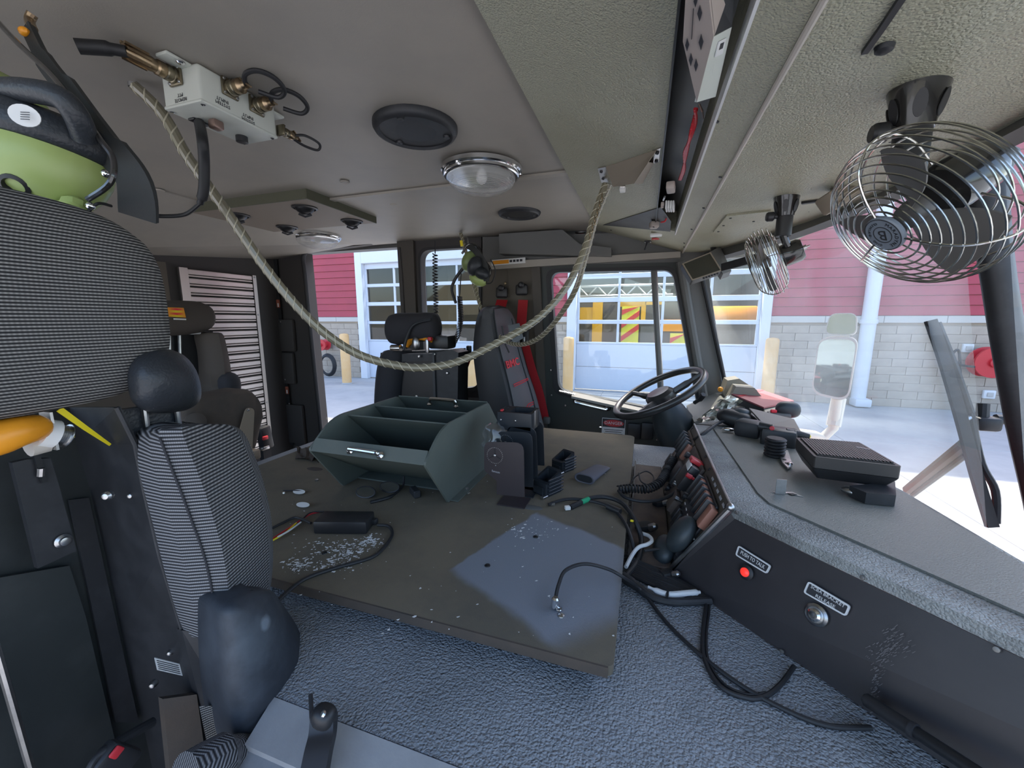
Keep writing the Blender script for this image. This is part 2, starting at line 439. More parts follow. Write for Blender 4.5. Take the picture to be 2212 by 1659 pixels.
# blocks
blk0 = MB().rbox((0, 0, 0), (.592, .08, .196), .006, 1).build('block', 'block_tan', wall, origin=(0, 0, 0)); blk0.location = (3.43, GY + .05, .1)
half0 = MB().rbox((0, 0, 0), (.292, .08, .196), .006, 1).build('block', 'block_tan', wall, origin=(0, 0, 0)); half0.location = (3.28, GY + .05, .3)
for si, (a, b) in enumerate(SEC):
    if si == 0: a = -13.3
    if si == 2: b = 10.4
    k = 0; zz = .1
    while zz < LEDGE0 - .02:
        x = a + (0 if k % 2 == 0 else -.3)
        while x < b - .02:
            xa, xb = max(x, a), min(x + .6, b); w = xb - xa
            if w > .12:
                q = place(blk0, 'block', None, ((xa + xb) / 2, GY + .05, zz), parent=wall); q.scale = (w / .6, 1, min(1, (LEDGE0 - zz + .1) / .2))
            x += .6
        zz += .2; k += 1
bpy.data.objects.remove(half0)
# white jambs / posts and heads round each door
for d, h in ((DA, 4.05), (DB, 4.35)):
    for x, w in ((d[0] - .14, .28), (d[1] + .11, .22)):
        MB().rbox((x, GY + .02, 2.4), (w, .2, 4.8), .01, 1).build('trim_door', 'white_paint', kind='structure')
    MB().rbox(((d[0] + d[1]) / 2, GY + .02, (h + 5.0) / 2 + .05), (d[1] - d[0], .19, 5.0 - h), .01, 1).build('trim_door', 'white_paint', kind='structure')

def bay_door(name, d, rows, ztop, label):
    t = thing(name, label, 'garage door', ((d[0] + d[1]) / 2, GY + .12, 0))
    n = 4; cw = (d[1] - d[0]) / n; y = GY + .12
    # lower solid panels
    z0 = 0.02; k = 2
    for i in range(k):
        a = z0 + (rows[0][0] - .06 - z0) * i / k; b = z0 + (rows[0][0] - .06 - z0) * (i + 1) / k
        MB().rbox(((d[0] + d[1]) / 2, y, (a + b) / 2), (d[1] - d[0] - .01, .06, b - a - .012), .01, 1).build('door_panel', 'door_white', t)
    edges = [rows[0][0] - .06]
    for i, (a, b) in enumerate(rows):
        nxt = rows[i + 1][0] if i + 1 < len(rows) else ztop + .06
        lo = rows[0][0] - .06 if i == 0 else rows[i - 1][1]
        MB().rbox(((d[0] + d[1]) / 2, y, (lo + a) / 2), (d[1] - d[0] - .01, .062, a - lo), .008, 1).build('rail', 'door_white', t)
        for c in range(n):
            MB().box((d[0] + (c + .5) * cw, y + .01, (a + b) / 2), (cw - .06, .008, b - a)).build('pane', 'bay_glass', t, smooth=False)
        for c in range(n + 1):
            x = min(max(d[0] + c * cw, d[0] + .035), d[1] - .035)
            MB().rbox((x, y, (a + b) / 2), (.07, .06, b - a), .008, 1).build('stile', 'door_white', t)
    MB().rbox(((d[0] + d[1]) / 2, y, (rows[-1][1] + ztop + .05) / 2), (d[1] - d[0] - .01, .062, ztop + .05 - rows[-1][1]), .008, 1).build('rail', 'door_white', t)
    return t
zr = lambda px, a, b: (AY(px, a, GY).z, AY(px, b, GY).z)
bay_door('bay_door', DA, [zr(830, 734, 700), zr(830, 694, 660), zr(830, 652, 619), zr(830, 612, 579)], 4.05, 'white garage door with four rows of windows left of the driver seat')
bay_door('bay_door', DB, [zr(1400, 741, 700), zr(1400, 691, 651), zr(1400, 640, 598), zr(1400, 587, 540)], 4.35, 'white garage door with yellow vehicle behind it, seen past the steering wheel')
# inside the bays
bb = MB()
bb.box((-3.3, 21, 2.8), (15, .1, 5.6)); bb.box((-3.3, 16.6, 5.65), (15, 8.6, .1)); bb.box((-10.8, 16.6, 2.8), (.1, 8.6, 5.6)); bb.box((4.1, 16.6, 2.8), (.1, 8.6, 5.6)); bb.box((-3.4, 16.6, 2.8), (.15, 8.6, 5.6))
bb.build('wall_bay', 'bay_dark', kind='structure', smooth=False)

# bollards
def bollard(px, base, top, label):
    p = AZ(px, base, 0); zt = AY(px, top, p.y).z
    t = thing('bollard', label, 'bollard', p, 'yellow bollards beside the station doors')
    r = .15
    MB().lathe([(r, 0), (r, zt - r * .55), (r * .94, zt - r * .3), (r * .72, zt - r * .1), (r * .4, zt - .01), (0, zt)], p, (0, 0, 1), 20).build('post', 'bollard_yellow', t)
    MB().lathe([(r * 1.25, 0), (r * 1.25, .02), (r, .05)], p, (0, 0, 1), 20).build('collar', 'concrete', t)
bollard(750, 829, 720, 'yellow bollard seen through the open rear doorway')
bollard(1226, 852, 727, 'yellow bollard at the left edge of the driver door window')
bollard(1655, 872, 729, 'yellow bollard just right of the far windshield pillar')
bollard(1021, 846, 768, 'yellow bollard seen between the two far seats')
# downpipe
t = thing('downpipe', 'white downpipe on the red and tan station wall', 'pipe', (AY(1850, 900, GY).x, GY - .1, 0))
px = AY(1872, 690, GY).x
MB().cyl((px, GY - .12, .05), (px, GY - .12, 5.6), .15, 16).build('pipe', 'white_paint', t)
for z in (2.05, 3.4): MB().cyl((px, GY - .12, z), (px, GY - .12, z + .1), .175, 16).build('coupling', 'white_paint', t)
MB().rbox((px, GY - .25, .12), (.34, .36, .2), .04, 2).build('outlet', 'white_paint', t)

# hose reels on the wall
def reel(px, py, s, label, hose):
    c = AY(px, py, GY - .42)
    t = thing('hose_reel', label, 'hose reel', (c.x, GY, c.z - s))
    MB().lathe([(s, -.02), (s, .03), (s * .55, .05), (s * .55, .2), (s, .22), (s, .27)], c + V((0, .18, 0)), (0, -1, 0), 24).build('drum', 'red_plastic', t)
    MB().lathe([(s * .3, 0), (s * .3, .05), (s * .1, .08)], c - V((0, .09, 0)), (0, -1, 0), 16).build('hub', 'red_plastic', t)
    MB().box(c + V((0, .29, 0)), (s * .5, .2, s * 1.6)).build('bracket', 'steel', t, smooth=False)
    if hose == 'coil':
        for k in range(3):
            MB().tube([c + V((.1 + .34 * math.cos(a) * (1 - .08 * k), .1 - .03 * k, -.75 + .4 * math.sin(a) * (1 - .08 * k))) for a in [i * math.pi / 12 for i in range(24)]], .035, 8, True).build('hose', 'black_rubber', t)
    else:
        MB().tube(crv([c + V((-s, -.1, -.1)), c + V((-s * 1.8, -.12, -.05)), c + V((-s * 2.2, -.1, .15)), c + V((-s * 1.9, -.08, .25)), c + V((-s * 1.6, -.1, -.35))], 6), .025, 8).build('hose', 'black_rubber', t)
reel(697, 745, .2, 'small red hose reel with black hose beside the open rear doorway', 'coil')
reel(2142, 783, .34, 'large red hose reel on the tan wall near the windshield post', 'tail')
for pt in ((2090, 752), (2136, 852)):
    c = AY(*pt, GY - .02)
    t = thing('outlet_box', 'small outlet box on the tan wall ' + ('above' if pt[1] < 800 else 'below') + ' the large red hose reel', 'outlet box', c)
    MB().rbox(c, (.2 if pt[1] < 800 else .22, .07, .2), .02, 2).build('body', 'label_white', t)
    MB().rbox(c - V((0, .045, 0)), (.11, .03, .1), .01, 2).build('cover', 'ledge_stone', t)

# the yellow vehicle in the bay
t = thing('fire_engine', 'yellow fire engine with red chevrons standing behind the bay door', 'fire engine', (0, 14.6, 0))
YT = 13.3
def yr(x0, y0, x1, y1): a = AY(x0, y0, YT); b = AY(x1, y1, YT); return a, b
def slab(x0, y0, x1, y1, m, name, th=.1, dy=0):
    a, b = yr(x0, y0, x1, y1); MB().box(((a.x + b.x) / 2, YT + dy + th / 2, (a.z + b.z) / 2), (abs(b.x - a.x), th, abs(a.z - b.z))).build(name, m, t, smooth=False)
slab(1253, 655, 1480, 760, 'bay_dark', 'body', .5, .12)
slab(1253, 664, 1281, 694, 'truck_yellow', 'locker_door'); slab(1281, 652, 1299, 744, 'truck_yellow', 'corner_post', .12, -.02)
slab(1340, 652, 1386, 662, 'truck_yellow', 'beam'); slab(1386, 650, 1394, 692, 'truck_yellow', 'grab_post'); slab(1394, 652, 1430, 658, 'truck_yellow', 'beam')
slab(1300, 700, 1340, 744, 'seat_tan', 'step_panel', .06, .04); slab(1390, 662, 1425, 690, 'bay_dark', 'locker_door', .06, .02)
slab(1430, 690, 1480, 716, 'orange_pad', 'locker_door', .06, .02); slab(1384, 705, 1428, 744, 'pillar_grey', 'locker_door', .06, .02)
for (x0, x1, ya, yb) in ((1344, 1378, 662, 742), (1448, 1480, 720, 746)):
    a, b = yr(x0, ya, x1, yb); MB().box(((a.x + b.x) / 2, YT + .02, (a.z + b.z) / 2), (b.x - a.x, .06, a.z - b.z)).build('chevron_board', 'chev_yellow', t, smooth=False)
    w = b.x - a.x; z = b.z + .05
    while z + .35 < a.z + .25:
        z0 = z; poly = [(a.x, YT - .02, z0), (b.x, YT - .02, min(z0 + w * .75, a.z)), (b.x, YT - .02, min(z0 + w * .75 + .17, a.z)), (a.x, YT - .02, min(z0 + .17, a.z))]
        MB().prism(poly, (0, .012, 0)).build('chevron_stripe', 'chev_red', t, smooth=False); z += .42
lad = MB(); a, b = yr(1250, 640, 1455, 614)
for zz in (a.z, b.z): lad.tube([(a.x, YT, zz), (b.x, YT, zz)], .04, 6)
k = 0; x = a.x
while x < b.x - .3: lad.tube([(x, YT, a.z if k % 2 else b.z), (x + .3, YT, b.z if k % 2 else a.z)], .025, 6); x += .3; k += 1
lad.build('ladder', 'steel', t)
a, b = yr(1440, 655, 1630, 688)
t = thing('pump_trailer', 'low orange vehicle behind the right panes of the bay door', 'vehicle', ((a.x + b.x) / 2, YT, 0))
MB().rbox(((a.x + b.x) / 2 + .6, YT + .5, (a.z + b.z) / 2 - .1), (b.x - a.x - 1.0, .8, a.z - b.z), .06, 2).build('body', 'orange_pad', t)
MB().rbox(((a.x + b.x) / 2 + .6, YT + .5, b.z / 2 + .2), (b.x - a.x - 1.2, .7, b.z - .5), .06, 2).build('chassis', 'bay_dark', t)
for s_ in (-.7, .7): MB().lathe([(.28, -.1), (.35, -.06), (.35, .06), (.28, .1)], ((a.x + b.x) / 2 + .6 + s_, YT + .3, .35), (0, 1, 0), 20).build('wheel', 'black_rubber', t)

# unseen lamps added under the bay ceiling to brighten the vehicles
for x in (-.6, 2.0, -7.0):
    t = thing('bay_fill_lamp', 'added fill lamp under the bay ceiling ' + {-.6: 'over the yellow fire engine', 2.0: 'over the orange vehicle', -7.0: 'in the bay behind the left door'}[x], 'lamp', (x, 13.1, 5.2), 'added fill lamps under the bay ceiling')
    MB().box((x, 13.1, 5.25), (1.6, .3, .1)).build('housing', 'white_paint', t, smooth=False)
    for d in (-.6, .6): MB().cyl((x + d, 13.1, 5.3), (x + d, 13.1, 5.62), .012, 6).build('hanger', 'steel', t)
    al = bpy.data.lights.new('bay_fill_light', 'AREA'); al.shape = 'RECTANGLE'; al.size = 1.5; al.size_y = .25; al.energy = 230 if x > -3 else 60
    ao = bpy.data.objects.new('bay_fill_light', al); COL.objects.link(ao); ao.parent = t; ao.location = (0, 0, -.02)
# ------------------------------------------------------------------ the cab shell
YD = 2.2           # inner face of the driver side
ZC = 2.63          # rear ceiling
FL = 1.0           # cab floor
XR = -2.75         # rear wall
MB().box((-1.0, 1.05, FL - .04), (3.6, 2.6, .08)).build('floor', 'rear_dark', kind='structure', smooth=False)
# rear ceiling, in two quilted sheets with the sewn strip between them
SEAM = 1.385
cl = MB().prism([(-.235, -.28, ZC), (-.235, SEAM, ZC), (-.235, SEAM, ZC + .12), (-.235, -.28, ZC + .12)], (XR + .235, 0, 0)).build('ceiling', 'ceiling_vinyl', kind='structure', smooth=False, origin=(0, 0, 0))
MB().prism([(-.235, SEAM, ZC - .004), (-.235, YD + .03, ZC - .012), (-.235, YD + .03, ZC + .12), (-.235, SEAM, ZC + .12)], (XR + .235, 0, 0)).build('ceiling_outer', 'ceiling_vinyl', kind='structure', smooth=False, origin=(0, 0, 0))
MB().strap([(-.235, SEAM, ZC - .005), (-1.6, SEAM, ZC - .006), (XR, SEAM, ZC - .005)], .028, .008, (0, 1, 0)).build('trim_1', 'ceiling_vinyl', kind='structure')
# ceiling dimples (upholstery buttons)
for i, (x, y) in enumerate(((745, 393), (850, 441), (770, 333), (1200, 410), (345, 411))):
    if i in (2, 3): continue
    p = AZ(x, y, ZC - .004)
    MB().lathe([(.016, -.001), (.0155, .002), (.012, .004), (.006, .0025), (0, .002)], p, (0, 0, -1), 16).build('upholstery_button', 'ceiling_vinyl', cl, origin=(0, 0, 0))
WL['ceiling'] = V((0, 0, 0))
# front ceiling: overhead panel A slopes from its rear edge to the trim strip, panel B goes on to the windshield head
XA, ZA = -.262, 2.612
pB = AP(1475, 545, (0, 2.2, 0), (0, 1, 0)); XB, ZB = pB.x, pB.z      # strip end at the driver side
XF, ZF = .50, 2.462                                             # over the windshield
def panA(x): return ZA + (ZB - ZA) * (x - XA) / (XB - XA)
NA = V((ZA - ZB, 0, XB - XA)).normalized()
def onA(px, py, d=0): return AP(px, py, V((XA, 0, ZA)) - NA * d, NA)
NB = V((ZB - ZF, 0, XF - XB)).normalized()
def onB(px, py, d=0): return AP(px, py, V((XB, 0, ZB)) - NB * d, NB)
S0, S1 = onA(1545, 0), onA(1450, 480)                              # the long slot in panel A
XS0, XS1 = onA(1479, 200).x, onA(1510, 330).x
YS = onA(1440, 495).y
fa = MB()
def slope_strip(mb, x0, x1, y0, y1, th=.10):
    mb.prism([(x0, y0, panA(x0)), (x1, y0, panA(x1)), (x1, y0, panA(x1) + th), (x0, y0, panA(x0) + th)], (0, y1 - y0, 0))
XS0, XS1 = .018, .098
slope_strip(fa, XA, XS0, -.28, YD + .02); slope_strip(fa, XS0, XS1, YS, YD + .02); slope_strip(fa, XS1, XB - .004, -.28, YD + .02)
fa.build('ceiling_front', 'front_vinyl', kind='structure', smooth=False, origin=(0, 0, 0))
sl_ = MB()
sl_.prism([(XS0 - .01, -.28, panA(XS0) + .075), (XS1 + .01, -.28, panA(XS1) + .075), (XS1 + .01, -.28, panA(XS1) + .10), (XS0 - .01, -.28, panA(XS0) + .10)], (0, YS + .30, 0))
sl_.build('trim_2', 'black_paint', kind='structure', smooth=False)
MB().box((XS1 - .0015, (YS - .28) / 2, panA(XS1) - .002), (.004, YS + .28, .022)).build('trim_3', 'label_white', kind='structure', smooth=False)
MB().box((XS0 + .001, (YS - .28) / 2, panA(XS0) + .02), (.003, YS + .28, .06)).build('trim_4', 'black_paint', kind='structure', smooth=False)
fb = MB()
prof = [(XB + .004, ZB), (XB + .12, ZB + (ZF - ZB) * .4), (XF - .06, ZF), (XF + .03, ZF - .015), (XF + .03, ZF + .12), (XB + .004, ZB + .1)]
fb.prism([(x, -.28, z) for x, z in prof], (0, YD + .3, 0)).build('ceiling_front_edge', 'front_vinyl', kind='structure', smooth=False, origin=(0, 0, 0))
MB().tube([(XB, -.28, ZB - .001), (XB, YD, ZB - .001)], .0045, 8).build('trim_5', 'cream_plastic', kind='structure')
MB().box((-1.05, YD + .10, 2.70), (3.3, .08, .20)).build('wall_driver_upper', 'pillar_grey', kind='structure', smooth=False)
MB().box((-.16, YD + .10, 2.56), (1.3, .06, .22)).build('wall_driver_head', 'pillar_grey', kind='structure', smooth=False)
# roof above everything keeps the sun out
MB().box((-1.05, .97, 2.82), (3.5, 2.66, .12)).build('roof', 'pillar_grey', kind='structure', smooth=False)

# ------------------------------------------------------------------ driver side wall
def Q(pts, y=YD): return [AY(px, py, y) for px, py in pts]
def wprism(pts, m, name, th=.06, y=YD, **k): return MB().prism(Q(pts, y), (0, th, 0)).build(name, m, smooth=False, kind='structure', **k)
# driver door: frame round the window
win = Q([(1189, 588), (1453, 583), (1511, 903), (1206, 842)])
outer = Q([(1163, 573), (1468, 566), (1528, 935), (1176, 925)])
rw = [.055, .05, .05, .05]
dl = MB().ring(rloop(outer, [.05, .01, .01, .01], 8), rloop(win, rw, 8), (0, .05, 0)).build('door_1', 'door_green', kind='structure', origin=(0, 0, 0))
WL['door_1'] = V((0, 0, 0))
mid = Q([(1178, 581), (1460, 575), (1519, 912), (1196, 852)], YD - .012)
inn = Q([(1189, 588), (1453, 583), (1511, 903), (1206, 842)], YD - .012)
MB().ring(rloop(mid, [.06, .05, .05, .05], 8), rloop(inn, rw, 8), (0, .013, 0)).build('window_gasket', 'black_rubber', dl)
MB().prism([p + V((0, .03, 0)) for p in rloop(win, rw, 8)], (0, .005, 0)).build('window_pane', 'glass', dl)
a, b = AY(1411, 585, YD + .02), AY(1427, 868, YD + .02)
MB().tube([a, b], .012, 8).build('window_rail', 'pillar_grey', dl)
MB().tube([a + V((.016, .008, 0)), b + V((.016, .008, 0))], .004, 8).build('window_rail_edge', 'aluminium', dl)
# door body below the window
low = [AY(1176, 925, YD), AY(1528, 935, YD)]; db = [V((low[0].x, YD, 1.02)), V((low[1].x, YD, 1.02))]
MB().prism([low[0], low[1], db[1], db[0]], (0, .05, 0)).build('door_panel', 'door_green', dl, smooth=False)
s0, s1 = AY(1208, 846, YD - .02), AY(1513, 912, YD - .02)
MB().tube([s0, s0.lerp(s1, .12)], .008, 8).build('sill_rail', 'chrome', dl)
MB().strap([s0.lerp(s1, .1) + V((0, 0, -.004)), s1 + V((0, 0, -.004))], .035, .016, (0, 1, .6)).build('sill_trim', 'ledge_stone', dl)
h0, h1 = AY(1243, 868, YD - .06), AY(1310, 884, YD - .06)
MB().tube(crv([h0 + V((0, .06, 0)), h0, h0 + (h1 - h0) * .1 + V((0, -.01, 0)), h1 - (h1 - h0) * .1 + V((0, -.01, 0)), h1, h1 + V((0, .06, -.01))], 5), .008, 10).build('pull_handle', 'chrome', dl)
for h in (h0, h1): MB().lathe([(.022, 0), (.022, .006), (.012, .014)], h + V((0, .058, 0)), (0, -1, 0), 14).build('handle_foot', 'black_plastic', dl)
for q in ((1191, 854), (1221, 876), (1190, 800)): screw(dl, AY(*q, YD - .002), (0, -1, 0), .006)
# danger notice and latch plates on the door
p = AY(1325, 924, YD - .003)
nt_ = thing('danger_sign', 'red and white DANGER sticker on the dark driver door', 'sign', p - V((0, 0, .05)))
R1 = (AY(1350, 928, YD) - AY(1300, 926, YD)); w = R1.length
MB().box(p, (w * 1.0, .003, .105)).build('plate', 'label_white', nt_, smooth=False)
MB().box(p + V((0, -.0018, .026)), (w * .96, .001, .047)).build('header', 'ink', nt_, smooth=False)
MB().lathe([(1, 0), (1, .0008)], p + V((0, -.0022, .026)), (0, -1, 0), 28, sx=w * .44, sy=.019).build('oval', 'red_plastic', nt_)
MB().text('DANGER', p + V((0, -.0034, .026)), (1, 0, 0), (0, 0, 1), .024).build('lettering', 'label_white', nt_, smooth=False)
for k in range(4): MB().box(p + V((0, -.0018, -.012 - .011 * k)), (w * (.8 - .1 * (k % 2)), .001, .003)).build('print_line', 'ink', nt_, smooth=False)
for (x0, y0, x1, y1) in ((1356, 913, 1383, 950), (1386, 912, 1410, 950)):
    a, b = AY(x0, y0, YD - .01), AY(x1, y1, YD - .01)
    MB().rbox((a + b) / 2, (b.x - a.x, .02, a.z - b.z), .008, 2).build('latch_plate', 'black_plastic', dl)
for q in ((1419, 916), (1419, 950), (1398, 930)): screw(dl, AY(*q, YD - .012), (0, -1, 0), .005)

# A pillar on the driver side
AT = [AY(1453, 560, YD), AY(1525, 562, YD + .02), AY(1567, 828, YD + .02), AY(1600, 960, YD + .02), AY(1528, 945, YD), AY(1512, 870, YD)]
ap = MB().prism(AT, (0, .07, 0)).build('pillar_front', 'pillar_grey', kind='structure', smooth=False)
sa = AY(1470, 566, YD - .01); sb = AY(1528, 905, YD - .01)
MB().tube([sa, sb], .022, 10).build('trim_6', 'pillar_grey', kind='structure')
e0, e1 = AY(1517, 600, YD), AY(1569, 838, YD)
MB().tube([e0, e1], .010, 8).build('trim_7', 'black_rubber', kind='structure')
# header beam over the driver door
wprism([(1040, 583), (1040, 512), (1480, 498), (1560, 540), (1525, 566), (1470, 566), (1163, 573)], 'pillar_grey', 'wall_driver', .06)
hb = MB().prism([AY(1042, 583, YD - .03), AY(1470, 556, YD - .03), AY(1470, 543, YD - .03), AY(1042, 567, YD - .03)], (0, .04, 0)).build('trim_8', 'ceiling_vinyl', kind='structure', smooth=False)
MB().prism([AY(1078, 548, 2.12), AY(1078, 505, 2.12), AY(1215, 496, 2.12), AY(1252, 527, 2.12), AY(1320, 535, 2.12), AY(1320, 552, 2.12)], (0, .08, 0)).build('trim_9', 'pillar_grey', kind='structure', smooth=False)
# B pillar panel with the belt anchors
wprism([(1033, 583), (1163, 573), (1176, 925), (1180, 1010), (1040, 1010)], 'panel_brown', 'wall_pillar', .05, YD + .002)
wprism([(1148, 578), (1166, 576), (1182, 930), (1166, 930)], 'pillar_brown', 'trim_10', .03, YD - .02)
MB().strap([AY(1095, 577, YD - .001), AY(1098, 640, YD - .001)], .004, .003, (1, 0, 0)).build('trim_11', 'panel_brown', kind='structure')
# middle window
w2 = Q([(907, 541), (1035, 533), (1033, 836), (918, 846)]); o2 = Q([(885, 520), (1042, 512), (1042, 905), (900, 910)])
wf = MB().ring(rloop(o2, 0, 8), rloop(w2, [.07, .06, .05, .05], 8), (0, .06, 0)).build('window_2', 'rear_dark', kind='structure', origin=(0, 0, 0))
WL['window_2'] = V((0, 0, 0))
i2 = Q([(907, 541), (1035, 533), (1033, 836), (918, 846)], YD - .01); m2 = Q([(902, 535), (1040, 527), (1038, 845), (913, 855)], YD - .01)
MB().ring(rloop(m2, .07, 8), rloop(i2, [.07, .06, .05, .05], 8), (0, .011, 0)).build('window_gasket', 'black_rubber', wf)
MB().prism([p + V((0, .04, 0)) for p in rloop(w2, [.07, .06, .05, .05], 8)], (0, .005, 0)).build('window_pane', 'glass', wf)
wprism([(900, 850), (1180, 850), (1190, 1060), (905, 1060)], 'rear_dark', 'wall_driver_lower', .05, YD + .055)
MB().box((AY(1030, 870, YD).x, YD + .0, AY(1000, 862, YD).z), (.75, .06, .03)).build('trim_12', 'pillar_grey', kind='structure', smooth=False)
# pillar between the middle window and the rear doorway
MB().prism(Q([(857, 520), (892, 516), (908, 900), (880, 910)], YD - .02), (0, .10, 0)).build('pillar_middle', 'pillar_brown', kind='structure', smooth=False)
MB().tube(Q([(862, 535), (868, 600), (884, 900)], YD - .02), .012, 8).build('trim_13', 'rear_dark', kind='structure')
# pillar behind the rear doorway
MB().prism(Q([(545, 548), (652, 545), (690, 935), (705, 1080), (600, 1080)], YD - .01), (0, .09, 0)).build('pillar_rear', 'rear_dark', kind='structure', smooth=False)
MB().tube(crv(Q([(672, 540), (656, 553), (660, 600), (676, 760), (696, 950)], YD - .015), 6), .013, 8).build('trim_14', 'black_rubber', kind='structure')
MB().prism(Q([(655, 545), (860, 520), (860, 512), (655, 535)], YD), (0, .06, 0)).build('trim_15', 'rear_dark', kind='structure', smooth=False)
# rear wall
MB().box((XR, .95, 1.85), (.05, 2.6, 1.7)).build('wall_rear', 'panel_brown', kind='structure', smooth=False)
MB().box((-2.62, .4, 1.85), (.2, 1.0, 1.7)).build('wall_rear_locker', 'panel_brown', kind='structure', smooth=False)
# passenger side behind the front doorway
MB().prism([(-.78, -.2, 1.0), (-.8, -.2, 1.4), (XR, -.2, 1.4), (XR, -.2, 1.0)], (0, -.06, 0)).build('wall_passenger', 'rear_dark', kind='structure', smooth=False)

mat('red_paint', (.45, .03, .03), .3, coat=.5)
# ------------------------------------------------------------------ windshield with its centre post
def wsb(t): return V((.40 + (.715 - .40) * math.sin(t * math.pi / 2) ** .8, 2.24 - t * 1.19, 1.655))     # bottom edge, t = 0 far pillar .. 1 centre
def wst(t): return V((.27 + (.555 - .27) * math.sin(t * math.pi / 2) ** .8, 2.22 - t * 1.17, 2.455))    # top edge
ws = MB(); NU = 16; vs = []; fs = []
for i in range(NU + 1):
    for k in (0, 1): vs.append(wsb(i / NU) if k == 0 else wst(i / NU))
for i in range(NU): fs.append((2 * i, 2 * i + 2, 2 * i + 3, 2 * i + 1))
ws.add(vs, fs).build('window_3', 'windshield_glass', kind='structure', origin=(0, 0, 0))
ws = MB(); mir = lambda p: V((p.x, 2.0 - p.y, p.z))
ws.add([mir(q) for q in vs], fs).build('window_4', 'windshield_glass', kind='structure', origin=(0, 0, 0))
# post, wide at the top
pl = [AY(2150, 250, 1.05), AY(2062, 292, 1.05), AY(2080, 380, 1.05), AY(2113, 560, 1.05), AY(2142, 741, 1.05), AY(2175, 922, 1.05), AY(2215, 1100, 1.05), AY(2240, 1260, 1.05)]
pr_ = [AY(2230, 230, 1.05), AY(2205, 330, 1.05), AY(2180, 400, 1.05), AY(2188, 560, 1.05), AY(2216, 741, 1.05), AY(2250, 922, 1.05), AY(2290, 1100, 1.05), AY(2315, 1260, 1.05)]
ctr = [(a + b) / 2 for a, b in zip(pl, pr_)]
ctr = crv(ctr[1:], 4); wl = crv(pl[1:], 4); wr = crv(pr_[1:], 4)
vs = []; fs = []; n = len(ctr); sg = 10
for i in range(n):
    c = (wl[i] + wr[i]) / 2; hw = (wr[i] - wl[i]) / 2; tn = (ctr[min(i + 1, n - 1)] - ctr[max(i - 1, 0)]).normalized(); nn = hw.cross(tn).normalized()
    if nn.dot(CAM - c) < 0: nn = -nn
    for k in range(sg): a = 2 * math.pi * k / sg; vs.append(c + hw * math.cos(a) + nn * .022 * math.sin(a))
for i in range(n - 1):
    for k in range(sg): l = (k + 1) % sg; fs.append((i * sg + k, i * sg + l, i * sg + sg + l, i * sg + sg + k))
MB().add(vs, fs).build('pillar_centre', 'black_satin', kind='structure', angle=60)
# head rail over the windshield; its grey carries the header's shadow
hd = [wst(i / 12) + V((-.01, 0, .008)) for i in range(13)]; hd += [mir(p) for p in reversed(hd[:-1])]
MB().strap(hd, .075, .03, (.35, 0, 1)).build('trim_16', 'pillar_grey', kind='structure')

# outer nose of the cab below the glass
ca = [wsb(i / 12) for i in range(13)]; ca += [mir(p) for p in reversed(ca)]
cv = []; cf = []; n = len(ca)
for p in ca: cv += [V((.42, p.y, 1.652)), p + V((.012, 0, -.004)), p + V((.05, 0, -.10)), V((p.x + .05, p.y, .75))]
for i in range(n - 1):
    for k in range(3): cf.append((i * 4 + k, i * 4 + k + 1, i * 4 + 5 + k, i * 4 + 4 + k))
MB().add(cv, cf).build('wall_front', 'red_paint', kind='structure')
# ------------------------------------------------------------------ lofted shapes
def loft(mb, rings, cap=True):
    n = len(rings[0]); vs = [V(p) for r in rings for p in r]; fs = []
    for i in range(len(rings) - 1):
        for k in range(n): l = (k + 1) % n; fs.append((i * n + k, i * n + l, i * n + n + l, i * n + n + k))
    if cap: fs += [tuple(range(n))[::-1], tuple((len(rings) - 1) * n + k for k in range(n))]
    return mb.add(vs, fs)
def smooth_rings(rings, n=4):
    cols = list(zip(*rings)); cc = [crv(list(c), n) for c in cols]
    return [list(r) for r in zip(*cc)]
def ruled(mb, a, b, th=None):
    """surface between two polylines, thickened along th"""
    n = len(a); vs = [V(p) for p in a] + [V(p) for p in b]; fs = [(i, i + 1, n + i + 1, n + i) for i in range(n - 1)]
    if th is None: return mb.add(vs, fs)
    th = V(th); m = 2 * n; vs = vs + [p + th for p in vs]
    fs = fs + [tuple(q + m for q in f[::-1]) for f in fs]
    fs += [(i, i + m, i + 1 + m, i + 1) for i in range(n - 1)] + [(n + i, n + i + 1, n + i + 1 + m, n + i + m) for i in range(n - 1)]
    fs += [(0, n, n + m, m), (n - 1, n - 1 + m, 2 * n - 1 + m, 2 * n - 1)]
    return mb.add(vs, fs)

# lower rear part of the ceiling and the partition that carries the aluminium panel
MB().prism([(-1.75, .9, 2.626), (-1.75, 2.2, 2.622), (-2.43, 2.2, 2.56), (-2.43, .9, 2.42)], (0, 0, .02)).build('ceiling_rear', 'ceiling_vinyl', kind='structure', smooth=False)
MB().box((-2.45, 1.55, 1.8), (.03, 1.35, 1.7)).build('wall_partition', 'rear_dark', kind='structure', smooth=False)
MB().box((-2.435, 1.2, 1.9), (.01, .6, 1.1)).build('trim_17', 'panel_brown', kind='structure', smooth=False)

